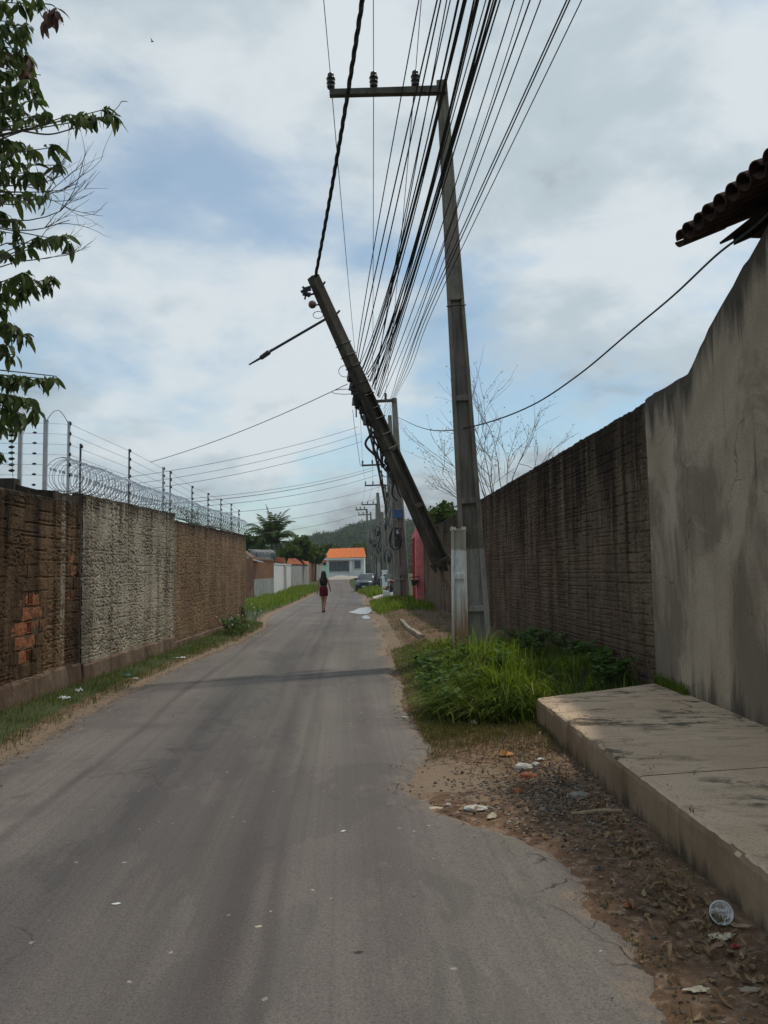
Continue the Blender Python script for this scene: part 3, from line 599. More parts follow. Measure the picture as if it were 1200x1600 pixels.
def var_mesh(name, vf, mat):
    me = bpy.data.meshes.new(name); me.from_pydata(vf[0], [], vf[1]); me.update()
    bm = bmesh.new(); bm.from_mesh(me); bmesh.ops.recalc_face_normals(bm, faces=bm.faces)
    bm.to_mesh(me); bm.free(); me.materials.append(M[mat]); return me
def hollow_mesh(mat):
    m = MB(); lx, lz, d = 0.188, 0.15, 0.085
    for x, w in ((-lx/2 + 0.006, 0.012), (lx/2 - 0.006, 0.012), (-0.03, 0.01), (0.032, 0.010)): m.box((x, -d/2 - 0.012 - random.random()*0.012, 0), (w, d - 0.02, lz))
    for z in (-lz/2 + 0.005, lz/2 - 0.005): m.box((0, -d/2 - 0.01, z), (lx - 0.03, d - 0.02, 0.010))
    m.box((0.062, -0.03, 0.0), (0.05, 0.02, lz * 0.7)); m.box((0, -d, 0), (lx, 0.008, lz))
    me = m.mesh('hollow_brick'); me.materials.append(M[mat]); return me

def brick_wall(name, label, A, B, z0, zt0, zt1, bmat, mmat, cmat, nparts, coat, seed, dz, plinth=None, broken=None, thick=0.16, cap=0.03, bx=0.192, bz=0.19, groove=1.0, rough=1.0, ribs=1.0, gm=0.44, fs=1.0, gw=0.0075):
    A = Vector((A[0], A[1], 0)); B = Vector((B[0], B[1], 0)); L = (B - A).length; e = (B - A) / L
    nrm = Vector((-e.y, e.x, 0)); ang = math.atan2(e.y, e.x)          # e x n = +z
    w = empty(name, (A + B) / 2 + Vector((0, 0, z0))); Lo = w.location
    rows = max(1, round((zt0 - z0) / bz)); cols = int(L / bx)
    P = lambda s, d, z: A + e * s + nrm * d + Vector((0, 0, z))
    zt = lambda s: zt0 + (zt1 - zt0) * s / L
    meshes = [var_mesh('brick', v, bmat) for v in VAR]; om = [var_mesh('brick', v, 'brick_orange') for v in VAR[:4]] if broken else None
    hm = hollow_mesh('brick_orange') if broken else None
    cells = []
    for r_ in range(rows):
        for c_ in range(-1, cols + 1):
            s = (c_ + 0.5 + (0.5 if r_ % 2 else 0)) * bx
            if s < bx * 0.45 or s > L - bx * 0.45: continue
            h = (zt(s) - z0) / rows; cells.append((s, z0 + (r_ + 0.5) * h, h, r_, c_))
    def vis(cl):
        p = P(cl[0], 0, cl[1]) - CAM; dpt = p.dot(_f)
        if dpt < 0.5: return 1e9
        ix, iy = p.dot(_r) / dpt * F, p.dot(_u) / dpt * F
        return dpt if abs(ix) < 640 and abs(iy) < 840 else 1e6 + dpt
    cells = [c_ for c_ in cells if vis(c_) < 1e6]; cells.sort(key=vis); mort = MB()
    for k, (s, z, h, r_, c_) in enumerate(cells[:nparts]):
        yw = P(s, 0, 0).y; i = (r_ * 7 + c_ * 3 + random.randrange(3)) % 10; kind = 0
        if broken:
            q = broken(yw, z); kind = 2 if q > 0.6 and random.random() < 0.4 else 1 if random.random() < q else 0
        d = random.gauss(0, 0.003) - (0.012 if kind == 1 else 0); sx = random.uniform(1.0, 1.04); szz = random.uniform(0.97, 1.08) * h / 0.19
        if kind != 2:
            a, b = s - bx * 0.52, s + bx * 0.52; zz0, zz1 = z - h * 0.5, z + h * 0.5
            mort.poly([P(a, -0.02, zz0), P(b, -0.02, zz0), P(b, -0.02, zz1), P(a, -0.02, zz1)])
        me = hm if kind == 2 else om[i % 4] if kind == 1 else meshes[i]
        o = bpy.data.objects.new('brick', me); C.objects.link(o); o.parent = w; o.location = P(s, d, z) - Lo
        o.rotation_euler = (random.gauss(0, 0.012), random.gauss(0, 0.012), ang); o.scale = (sx, 1, szz)
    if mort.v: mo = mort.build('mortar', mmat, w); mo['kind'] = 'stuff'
    # the coat of smeared mortar: real relief with squeezed joints, pits and trowel ribs; the bricks show where it is thin
    ss = [0.0]
    while ss[-1] < L:
        yw = P(ss[-1], 0, 0).y; ss.append(ss[-1] + (min(0.05, max(0.0095, yw * 0.00105)) if vis((ss[-1], 1.6)) < 1e6 else 0.05))
    ss[-1] = L; sa = np.array(ss); nz = int((max(zt0, zt1) - z0) / dz); fz = np.linspace(0, 1, nz + 1)
    Sg, Fg = np.meshgrid(sa, fz); Zg = z0 + Fg * (zt0 + (zt1 - zt0) * Sg / L - z0)
    lump = 0.016 / fs * (fbm(Sg * 4.5 * fs, Zg * 6.5 * fs, seed, 5) - 0.5); vert = ribs * 0.010 * (fbm(Sg * 12, Zg * 0.9, seed + 7, 3) - 0.5); fine = 0.012 * (fbm(Sg * 33, Zg * 45, seed + 13, 3) - 0.5)
    pits = -0.017 * sm((fbm(Sg * 19 * fs ** 0.5, Zg * 36 * fs ** 0.5, seed + 21, 3) - 0.57) / 0.10) * sm((fbm(Sg * 1.7, Zg * 1.7, seed + 29, 2) - 0.30) / 0.3)
    row = (Zg + 0.03 * (fbm(Sg * 1.3, Zg * 1.3, seed + 31, 3) - 0.5)) / bz; rd = (row - np.floor(row) - 0.5) * bz
    msk = sm((fbm(Sg * 2.6, np.floor(row) * 5.7, seed + 37, 3) - gm) / 0.10)
    gr = -0.015 * groove * (np.exp(-((rd - 0.024) / gw) ** 2) * msk + np.exp(-((rd + 0.024) / gw) ** 2) * sm((fbm(Sg * 3.1, np.floor(row) * 4.3, seed + 41, 3) - gm - 0.01) / 0.1))
    Yg = A.y + e.y * Sg
    H_ = (lump + vert + fine + pits) * rough + gr + coat(Yg, Zg, fbm(Sg * 2.1, Zg * 2.6, seed + 51, 4))
    V = np.stack([A.x + e.x * Sg + nrm.x * H_, A.y + e.y * Sg + nrm.y * H_, Zg], -1).reshape(-1, 3); nc = len(sa)
    i0 = (np.arange(nz)[:, None] * nc + np.arange(nc - 1)[None]); keep = (H_[:-1, :-1] > -0.026).ravel() & (H_[1:, 1:] > -0.026).ravel(); i0 = i0.ravel()[keep]
    np_mesh('mortar_coat', V, np.stack([i0, i0 + 1, i0 + nc + 1, i0 + nc], 1), cmat, w, True)
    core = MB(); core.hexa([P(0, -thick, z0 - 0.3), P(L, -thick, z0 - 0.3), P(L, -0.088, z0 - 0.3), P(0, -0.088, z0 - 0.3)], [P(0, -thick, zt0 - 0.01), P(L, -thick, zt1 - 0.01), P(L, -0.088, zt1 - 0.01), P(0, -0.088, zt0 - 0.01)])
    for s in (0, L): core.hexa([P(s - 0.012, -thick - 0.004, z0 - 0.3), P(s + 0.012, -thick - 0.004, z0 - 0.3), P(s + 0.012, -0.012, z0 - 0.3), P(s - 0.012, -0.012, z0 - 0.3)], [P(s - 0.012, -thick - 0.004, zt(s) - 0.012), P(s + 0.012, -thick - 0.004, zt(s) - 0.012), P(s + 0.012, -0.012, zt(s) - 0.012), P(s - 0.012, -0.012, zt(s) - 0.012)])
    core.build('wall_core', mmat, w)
    n = int(L / 0.08); rs = []                                   # rough coping
    for i in range(n + 1):
        s = L * i / n; z = zt(s) + 0.014 * (float(fbm(np.array(s * 3.0), np.array(1.7), seed + 61, 4)) - 0.5) * 2; j = [random.gauss(0, 0.006) for _ in range(6)]
        rs.append([P(s, -thick - 0.012, z - 0.03), P(s, 0.004 + j[0], z - 0.035 + j[1]), P(s, 0.006 + j[2], z + cap * 0.3 + j[3]), P(s, -0.03, z + cap * 0.8 + j[4]), P(s, -thick, z + cap * 0.7 + j[5])])
    MB().rings(rs).build('coping', mmat, w)
    if plinth:
        pt, pp = plinth; n = int(L / 0.12); rs = []
        for i in range(n + 1):
            s = L * i / n; j = [random.gauss(0, 0.007) for _ in range(5)]; wv = 0.03 * (float(fbm(np.array(s * 1.8), np.array(0.3), seed + 67, 3)) - 0.5)
            rs.append([P(s, -0.05, -0.3), P(s, pp + j[0], -0.3), P(s, pp + j[0], z0 * 0.4), P(s, pp * 0.8 + j[1], pt - 0.03 + j[2] + wv), P(s, pp - 0.03 + j[3], pt + j[4] + wv), P(s, -0.05, pt + 0.012 + wv)])
        MB().rings(rs).build('plinth', 'plinth', w)
    tag(w, label, 'wall', kind='thing'); return w

LW = -4.42
def hole_map(y, z):
    q = math.exp(-((y - 9.62) / 0.32) ** 2 - ((z - 0.95) / 0.45) ** 2) * 1.3
    return min(0.95, max(q, 0.03, 0.25 * math.exp(-((y - 10.9) / 0.25) ** 2 - ((z - 1.65) / 0.5) ** 2)))
def coat_near(y, z, n): return 0.006 + 0.020 * (n - 0.5) - 0.060 * np.exp(-((y - 9.62) / 0.32) ** 2 - ((z - 0.95) / 0.42) ** 2) - 0.022 * np.exp(-((y - 10.95) / 0.16) ** 2 - ((z - 1.7) / 0.4) ** 2) - 0.016 * np.exp(-((y - 9.75) / 0.45) ** 2 - ((z - 1.72) / 0.10) ** 2)
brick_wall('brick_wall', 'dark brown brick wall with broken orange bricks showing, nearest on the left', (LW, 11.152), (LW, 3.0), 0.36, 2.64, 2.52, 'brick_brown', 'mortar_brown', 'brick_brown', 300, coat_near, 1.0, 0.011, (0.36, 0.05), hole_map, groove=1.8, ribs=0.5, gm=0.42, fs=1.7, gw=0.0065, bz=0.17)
brick_wall('brick_wall', 'pale grey rough-cast brick wall under the start of the razor wire', (LW + 0.03, 16.05), (LW + 0.03, 11.16), 0.33, 2.86, 2.77, 'render_grey', 'mortar_grey', 'render_grey', 0, lambda y, z, n: 0.006 + 0 * n, 3.0, 0.0115, (0.33, 0.045), groove=0.8, rough=1.35, ribs=0.7, fs=2.0, gw=0.006, bz=0.17)
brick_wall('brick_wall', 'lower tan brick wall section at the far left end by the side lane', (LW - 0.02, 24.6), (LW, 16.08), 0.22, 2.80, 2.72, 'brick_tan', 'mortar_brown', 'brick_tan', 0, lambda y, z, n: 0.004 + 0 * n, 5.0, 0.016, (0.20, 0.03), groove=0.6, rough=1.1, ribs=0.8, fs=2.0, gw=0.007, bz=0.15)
def rwx(y): return float(np.interp(y, [9, 24.8, 33.3], [WX + 0.03, 2.12, 1.68]))
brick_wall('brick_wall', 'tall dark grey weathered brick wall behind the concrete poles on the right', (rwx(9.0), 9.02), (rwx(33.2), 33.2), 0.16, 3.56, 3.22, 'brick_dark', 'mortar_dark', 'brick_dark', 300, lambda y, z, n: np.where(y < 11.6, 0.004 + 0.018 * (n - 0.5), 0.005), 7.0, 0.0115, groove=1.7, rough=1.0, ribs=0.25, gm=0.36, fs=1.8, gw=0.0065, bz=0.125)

# plastered wall with its top swept up to the eaves --------------------
pts = [(9.0, 3.60), (8.3, 3.585), (7.72, 3.57), (7.55, 3.66), (7.13, 3.90), (6.57, 4.13), (6.2, 4.25), (5.9, 4.40), (5.5, 4.52), (-2.6, 4.52)]
pw = empty('plaster_wall', (WX, 4, 0)); ny_, nz_ = 110, 36; V = []; rim = []
yy = np.linspace(9.0, -2.6, ny_); zt_ = np.interp(-yy, [-p[0] for p in pts], [p[1] for p in pts])
for i in range(ny_):
    for j in range(nz_):
        z = -0.1 + (zt_[i] + 0.1) * j / (nz_ - 1)
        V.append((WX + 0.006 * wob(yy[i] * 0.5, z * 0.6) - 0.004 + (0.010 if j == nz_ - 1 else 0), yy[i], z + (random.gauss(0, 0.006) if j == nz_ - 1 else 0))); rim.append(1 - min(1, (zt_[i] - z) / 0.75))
fs = [(i*nz_+j, i*nz_+j+1, (i+1)*nz_+j+1, (i+1)*nz_+j) for i in range(ny_ - 1) for j in range(nz_ - 1)]
b0 = len(V)
for i in range(ny_): V += [(WX + 0.18, yy[i], V[i*nz_ + nz_ - 1][2]), (WX + 0.18, yy[i], -0.1)]; rim += [1, 0]
for i in range(ny_ - 1): a, c_ = b0 + 2*i, b0 + 2*i + 2; fs += [(i*nz_+nz_-1, a, c_, (i+1)*nz_+nz_-1), (a, a + 1, c_ + 1, c_)]
fs.append(tuple(range(nz_)) + (b0, b0 + 1))
me = bpy.data.meshes.new('plaster_face'); me.from_pydata(V, [], fs); me.update()
bm = bmesh.new(); bm.from_mesh(me); bmesh.ops.recalc_face_normals(bm, faces=bm.faces); bm.to_mesh(me); bm.free()
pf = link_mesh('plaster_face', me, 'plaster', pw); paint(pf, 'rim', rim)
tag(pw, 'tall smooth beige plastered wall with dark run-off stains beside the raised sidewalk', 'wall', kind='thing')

# ================================================================== POLES
def t_pole(name, base, top, w0, w1, d0, d1, panels, mat, yaw=0.0, cut=None):
    """double-T concrete pole: two tapering flanges, a recessed web in each panel, solid bridges between"""
    base, top = Vector(base), Vector(top); root = empty(name, base); ax = (top - base); L = ax.length; ax.normalize()
    e1 = Vector((math.cos(yaw), math.sin(yaw), 0)); e1 = (e1 - ax * e1.dot(ax)).normalized(); e2 = ax.cross(e1)
    def ring(t, x0, x1, y0, y1): o = base + ax * (L * t); return [o + e1*x0 + e2*y0, o + e1*x1 + e2*y0, o + e1*x1 + e2*y1, o + e1*x0 + e2*y1]
    W = lambda t: (w0 + (w1 - w0) * t) / 2; D = lambda t: (d0 + (d1 - d0) * t) / 2
    p0, p1 = min(p[0] for p in panels), max(p[1] for p in panels); ff = 0.40; bev = min(w1, d1) * 0.07
    def piece(nm, m):
        o = m.build(nm, mat, root); md = o.modifiers.new('bevel', 'BEVEL'); md.width = bev; md.segments = 1; return o
    for s in (-1, 1):
        q0 = sorted((s * W(p0), s * W(p0) * (1 - ff))); q1 = sorted((s * W(p1), s * W(p1) * (1 - ff)))
        piece('flange', MB().hexa(ring(p0, q0[0], q0[1], -D(p0), D(p0)), ring(p1, q1[0], q1[1], -D(p1), D(p1))))
    MB().hexa(ring(p0, -W(p0) * (1 - ff) - 0.004, W(p0) * (1 - ff) + 0.004, -D(p0) * 0.25, D(p0) * 0.25), ring(p1, -W(p1) * (1 - ff) - 0.004, W(p1) * (1 - ff) + 0.004, -D(p1) * 0.25, D(p1) * 0.25)).build('web', mat, root)
    for (a0, a1), (c0, c1) in zip(panels[:-1], panels[1:]):
        piece('bridge', MB().hexa(ring(a1, -W(a1) * (1 - ff) - 0.006, W(a1) * (1 - ff) + 0.006, -D(a1) * 0.93, D(a1) * 0.93), ring(c0, -W(c0) * (1 - ff) - 0.006, W(c0) * (1 - ff) + 0.006, -D(c0) * 0.93, D(c0) * 0.93)))
    if p0 > 0: piece('foot', MB().hexa(ring(0, -W(0), W(0), -D(0), D(0)), ring(p0, -W(p0), W(p0), -D(p0), D(p0))))
    if p1 < 1: piece('shaft', MB().hexa(ring(p1, -W(p1), W(p1), -D(p1), D(p1)), ring(1, -W(1), W(1), -D(1), D(1))))
    return root, base, ax, e1, e2, L, W, D
INS_PROF = [(0.012, -0.08), (0.012, 0.0), (0.05, 0.005), (0.062, 0.035), (0.03, 0.052), (0.032, 0.07), (0.066, 0.082), (0.06, 0.10), (0.032, 0.115), (0.032, 0.132), (0.068, 0.144), (0.06, 0.165), (0.034, 0.178), (0.05, 0.19), (0.046, 0.225), (0.02, 0.24), (0.001, 0.241)]
def insulator(p, parent, sc=1.4): return MB().lathe([(a * sc, b * sc) for a, b in INS_PROF], p, (0, 0, 1), 12).build('insulator', 'ceramic_dark', parent, True)

# the big pole
PK = 0.85                                                      # poles stand about 13 m away
b = at(747, 1004, 13.1); b.z = 0.15; tp = at(690, 128, 13.0)
big_pole, pb, pax, pe1, pe2, pL, pW, pD = t_pole('utility_pole', b, tp, 0.46, 0.185, 0.33, 0.165, [(0.015, 0.075), (0.085, 0.255), (0.265, 0.43), (0.44, 0.605)], 'pole_concrete', R(-4))
tag(big_pole, 'tall upright concrete utility pole with a crossarm and three insulators', 'pole', 'concrete poles of the street line')
arm_r = at(697, 141, 12.9); arm_l = at(515, 146, 12.9)
MB().tube([arm_l, arm_l.lerp(arm_r, 0.5), arm_r], [0.075, 0.078, 0.086], 4).build('crossarm', 'arm_concrete', big_pole)
m = MB()
for k in range(16): m.tube([pb + pax * (5.9 + k * 0.22) - pe2 * (pD(0.61 + k * 0.023) + 0.003), pb + pax * (5.9 + k * 0.22) - pe2 * (pD(0.61 + k * 0.023) - 0.02)], 0.011, 6)
m.build('dark_hole_studs', 'ceramic_dark', big_pole)['kind'] = 'stuff'  # solid dark studs; the darkness of holes is put into their colour
MB().tube([pb + pax * 6.0 + pe1 * -0.17 - pe2 * 0.14, pb + pax * 6.0 + pe1 * 0.17 - pe2 * 0.14], 0.010, 6).build('bracket', 'steel_dark', big_pole)
hv = []
for px in (517, 584, 649):
    q = at(px, 138, 12.9); q.z = arm_l.z + (arm_r.z - arm_l.z) * ((q.x - arm_l.x) / (arm_r.x - arm_l.x)) + 0.085
    insulator(q, big_pole, 1.2); hv.append(q + Vector((0, 0, 0.17)))

# the broken-off stump in front of it
b = at(719, 1012, 12.55); b.z = 0.12; tp = at(716, 826, 12.58)
stub = t_pole('pole_stump', b, tp, 0.265, 0.235, 0.2, 0.17, [(0.02, 0.615), (0.665, 1.0)], 'stub_concrete', R(-2))
root = stub[0]; tag(root, 'short broken white-washed concrete pole stump with rust stains in the grass', 'pole stump')
m = MB()
for s, hgt in ((-1, 0.05), (1, 0.035)):
    o = stub[1] + stub[2] * stub[5] + stub[3] * s * 0.09
    for k in range(5):
        q = o + Vector((random.uniform(-0.035, 0.035), random.uniform(-0.07, 0.07), 0)); m.tube([q - Vector((0, 0, 0.03)), q + Vector((random.uniform(-0.01, 0.01), 0, random.uniform(0.01, hgt)))], [0.035, 0.012], 5)
m.build('broken_edge', 'stub_concrete', root)
o = stub[1] + stub[2] * stub[5] + stub[3] * 0.12
MB().tube([o, o + Vector((0.05, -0.03, 0.0)), o + Vector((0.075, -0.05, -0.12)), o + Vector((0.06, -0.06, -0.28))], 0.006, 5).build('rebar', 'steel_rust', root)

# the snapped pole hanging in the cables
lt, lb = at(489, 432, 12.4), at(691, 882, 13.2)
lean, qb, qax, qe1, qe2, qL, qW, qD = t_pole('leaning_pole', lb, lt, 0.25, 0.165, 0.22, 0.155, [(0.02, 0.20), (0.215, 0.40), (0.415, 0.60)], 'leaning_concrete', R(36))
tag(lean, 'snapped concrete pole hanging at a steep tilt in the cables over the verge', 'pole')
m = MB()
for k in range(7):
    q = qb - qax * random.uniform(0.0, 0.05) + qe1 * random.uniform(-0.15, 0.15) + qe2 * random.uniform(-0.1, 0.1); m.tube([q + qax * 0.1, q - qax * random.uniform(0.02, 0.16)], [0.07, 0.02], 5)
m.build('broken_end', 'leaning_concrete', lean)
m = MB()
for k in range(5):
    q = qb + qe1 * random.uniform(-0.15, 0.15) + qe2 * random.uniform(-0.1, 0.1); m.tube([q, q - qax * 0.12 + Vector((random.uniform(-.04, .04), 0, -0.1)), q - qax * 0.2 + Vector((random.uniform(-.1, .1), 0, -random.uniform(0.1, 0.25)))], 0.006, 4)
m.build('rebar', 'steel_rust', lean)
def LP(px, py, d=0.0): return at(px, py, 12.4 + 0.8 * (py - 432) / 450 + d * 0.8)
for a, c_ in (((500, 452), (508, 440)), ((520, 497), (531, 485))):
    MB().tube([LP(*a), LP(*c_)], 0.018, 6).build('peg', 'steel_dark', lean)
m = MB(); m.tube([LP(488, 447, -0.1), LP(474, 451, -0.1)], 0.02, 5); m.box(LP(476, 457, -0.12), (0.06, 0.06, 0.11), 0.3, 0.4); m.box(LP(481, 460, -0.12), (0.09, 0.05, 0.05), 0.2, -0.5); m.tube([LP(473, 448, -0.1), LP(483, 464, -0.1)], 0.022, 5)
m.tube([LP(478, 462, -0.1), LP(500, 457, 0.0)], 0.018, 5); m.tube([LP(470, 456, -0.12), LP(486, 452, -0.1)], 0.024, 6); m.tube([LP(480, 450, -0.12), LP(476, 468, -0.12)], 0.016, 5)
m.build('clamp', 'steel_dark', lean)
MB().tube([LP(488, 478, -0.12), LP(508, 474, 0.05)], 0.014, 5).build('spool_pin', 'steel_dark', lean)
MB().lathe([(0.001, 0), (0.05, 0.01), (0.066, 0.04), (0.035, 0.055), (0.066, 0.07), (0.05, 0.10), (0.001, 0.11)], LP(490, 478, -0.15), (-0.3, -1, 0.1), 12).build('spool_insulator', 'ceramic_brown', lean, True)
a0, a1, a2, a3 = LP(508, 499, -0.12), LP(422, 549, -0.35), LP(408, 559, -0.4), LP(389, 570, -0.45)
MB().tube([a0, a1], 0.022, 8).build('lamp_arm', 'steel_dark', lean)
MB().tube([a1 + (a2 - a1) * -0.25, a1, a1.lerp(a2, 0.15), a2, a2.lerp(a3, 0.1), a3], [0.022, 0.024, 0.042, 0.038, 0.02, 0.012], 8).build('lamp_head', 'steel_dark', lean)
for px, py in ((548, 590), (553, 610), (556, 628), (560, 612), (552, 604), (556, 618), (566, 640), (573, 656)):
    m = MB(); q = LP(px, py, 0.12); m.box(q, (0.10, 0.10, random.uniform(0.09, 0.18)), random.random(), random.uniform(-0.6, 0.6)); m.tube([q, q + Vector((0.22, 0.05, -0.06))], 0.02, 5); m.build('cable_clamp', 'steel_dark', lean)
m = MB()
for k in range(26):
    f_ = random.random(); px = 552 + 75 * f_; py = 600 + 150 * f_; q = LP(px + random.uniform(-6, 3), py, 0.2 + 0.3 * f_)
    if k % 3 == 0: m.box(q, (0.10, 0.12, random.uniform(0.12, 0.3)), random.random(), 0, 0.45)
    else:
        q2 = q + Vector((random.uniform(0.0, 0.25), random.uniform(-0.1, 0.1), -random.uniform(0.25, 0.6))); m.tube(catmull([q, (q + q2) / 2 + Vector((random.uniform(-0.16, 0.02), 0, random.uniform(-0.1, 0.1))), q2], 5), random.uniform(0.012, 0.028), 5)
o = m.build('cable_tangle', 'cable_black', lean); o['kind'] = 'stuff'
m = MB()
for k in range(9):                                              # bands round the pole
    f_ = 0.42 + 0.045 * k + random.uniform(-0.01, 0.01); o_ = qb + qax * (qL * f_); w_, d_ = qW(f_) + 0.008, qD(f_) + 0.008
    m.tube([o_ + qe1*w_ + qe2*d_, o_ - qe1*w_ + qe2*d_, o_ - qe1*w_ - qe2*d_, o_ + qe1*w_ - qe2*d_, o_ + qe1*w_ + qe2*d_], 0.009, 4)
m.build('straps', 'cable_black', lean)['kind'] = 'stuff'

# poles down the street
def far_pole(label, px_t, py_t, px_b, Y, w0, arm=None, panels=((0.02, 0.10), (0.11, 0.27), (0.28, 0.42), (0.43, 0.58)), ins=3):
    b = at(px_b, 900, Y); b.z = float(gz(b.x, Y)) - 0.05; tp = at(px_t, py_t, Y)
    rt, *_ = t_pole('utility_pole', b, tp, w0, w0 * 0.5, w0 * 0.75, w0 * 0.42, list(panels), 'far_pole', R(random.uniform(-8, 8)))
    tag(rt, label, 'pole', 'concrete poles of the street line'); out = []
    if arm:
        l_, r_ = at(arm[0], arm[2], Y), at(arm[1], arm[3], Y); l_.y -= 0.2; r_.y -= 0.2
        MB().tube([l_, r_], 0.095, 4).build('crossarm', 'arm_concrete', rt)
        for k in range(ins):
            q = l_.lerp(r_, 0.04 + 0.36 * k) + Vector((0, 0, 0.09)); insulator(q, rt, 1.3); out.append(q + Vector((0, 0, 0.24)))
    return rt, out, b, tp
fp2, hv2, fb2, ft2 = far_pole('concrete pole just beyond the snapped one, with a blue box', 616, 622, 632, 38.0, 0.50, (560, 616, 630, 627))
fp3, _, fb3, ft3 = far_pole('dark pole without crossarm close behind the pole with the blue box', 609, 649, 622, 41.5, 0.42)
fp4, hv4, fb4, ft4 = far_pole('concrete pole with wide crossarm above the parked car', 606, 722, 614, 60, 0.46, (565, 607, 728, 726))
fp5, hv5, fb5, ft5 = far_pole('slim pole whose crossarm is the second lowest pair from the house', 602, 757, 606, 75, 0.44, (570, 602, 759, 758))
fp6, _, fb6, ft6 = far_pole('thick pole with short side brackets near the parked car', 590, 770, 600, 64, 0.5, None)
fp7, hv7, fb7, ft7 = far_pole('far concrete pole rising behind the parked car', 588, 787, 590, 92, 0.44, (565, 589, 789, 788))
fp8, hv8, fb8, ft8 = far_pole('farthest concrete pole by the corner of the orange-roofed house', 573, 795, 577, 102, 0.44, (556, 574, 797, 796))
fp9, hv9, fb9, ft9 = far_pole('thin far pole between the house corner and the parked car', 579, 800, 583, 112, 0.42, (560, 579, 805, 804))
fp10, *_ = far_pole('pole beside the white gate wall, wrapped in hanging cables', 597, 800, 603, 56, 0.36, None)
# boxes on the near far-pole
q = at(622, 804, 37.6); m = MB(); m.box(q, (0.42, 0.3, 0.36)); m.box(q + Vector((0, 0, 0.2)), (0.48, 0.34, 0.04)); o = m.build('terminal_box', 'blue_box'); tag(o, 'blue cable box strapped to the pole beyond the snapped one', 'box')
q = at(622, 832, 37.5); r0_ = empty('meter_box', q); m = MB(); m.box(q, (0.36, 0.26, 0.46)); m.tube([q - Vector((0, 0, 0.2)), q - Vector((0, 0, 0.42))], 0.10, 8); m.build('case', 'car_black', r0_); MB().box(q + Vector((0, -0.14, 0.03)), (0.17, 0.02, 0.2)).build('label_plate', 'plate_white', r0_); tag(r0_, 'black meter box with a pale plate below the blue box', 'box')
q = at(629, 890, 37.5); m = MB(); m.box(q, (0.3, 0.2, 0.34)); m.box(q - Vector((0, 0, 0.22)), (0.34, 0.24, 0.08)); o = m.build('junction_box', 'far_pole'); tag(o, 'small grey junction box low on the pole beyond the snapped one', 'box')
for k, (px, py, Y) in enumerate([(618, 842, 37.4), (604, 770, 58), (609, 790, 56), (600, 820, 60), (590, 830, 62), (612, 745, 41), (608, 705, 41), (585, 850, 88), (597, 850, 60), (606, 870, 55), (579, 845, 100), (592, 860, 70)]):
    q = at(px, py, Y); m = MB(); rr = random.uniform(0.22, 0.38)
    for j in range(4):
        ph = random.random() * 6; m.tube([q + Vector((math.cos(a + ph) * rr * random.uniform(0.5, 0.9), -0.25 + 0.1 * math.sin(a * 2 + j), math.sin(a + ph) * rr * 1.5)) for a in np.linspace(0, 6.2, 14)], 0.022, 4)
    m.box(q + Vector((0.05, -0.25, -0.2)), (0.2, 0.16, 0.42))
    o = m.build('cable_coil', 'cable_black'); tag(o, 'coiled black spare cable hung on a pole far down the street', 'cable coil', 'cable coils on the far poles')

# ================================================================== CABLES
def cable(pts, r, label, group=None, mat='cable_black', n=5, name='cable', cat='cable', parent=None):
    o = MB().tube(pts, r, n).build(name, mat, parent)
    if parent is None: tag(o, label, cat, group)
    return o
def quad_path(P, Y0=-7.0):
    """smooth line through three points, carried on behind the camera"""
    A, B, D_ = P; out = []
    def lag(y):
        l0 = (y - B.y) * (y - D_.y) / ((A.y - B.y) * (A.y - D_.y)); l1 = (y - A.y) * (y - D_.y) / ((B.y - A.y) * (B.y - D_.y)); l2 = (y - A.y) * (y - B.y) / ((D_.y - A.y) * (D_.y - B.y))
        return A * l0 + B * l1 + D_ * l2
    s = (lag(A.y - 0.1) - lag(A.y)) / 0.1
    for i in range(10):
        d = (A.y - Y0) * (1 - i / 10); q = A + s * d; q.z = A.z + s.z * (d - d * d / 45); q.y = A.y - d; out.append(q)
    for i in range(21): out.append(lag(A.y + (D_.y - A.y) * i / 20))
    return out
ORD = ['first', 'second', 'third', 'fourth', 'fifth', 'sixth', 'seventh', 'eighth', 'ninth', 'tenth', 'eleventh', 'twelfth', 'thirteenth', 'fourteenth', 'fifteenth', 'sixteenth', 'seventeenth', 'eighteenth', 'nineteenth', 'twentieth']
tops = [653, 684, 690, 705, 710, 724, 727, 730, 737, 741, 745, 752, 763, 767, 772, 780, 787, 795, 805, 820, 830, 843, 888, 891, 906]
mids = [569, 577, 582, 597, 600, 602, 606, 611, 617, 619, 621, 623, 626, 629, 631, 633, 636, 639, 645, 656, 659, 664, 667, 671, 676]
pull = lambda v, c, k: v + k * (min(c, key=lambda q: abs(q - v)) - v)
tops = [pull(v, (727, 744, 767), 0.45) if 698 < v < 800 else v for v in tops]; mids = [pull(v, (602, 620, 632), 0.45) if v < 640 and v > 595 else v for v in mids]
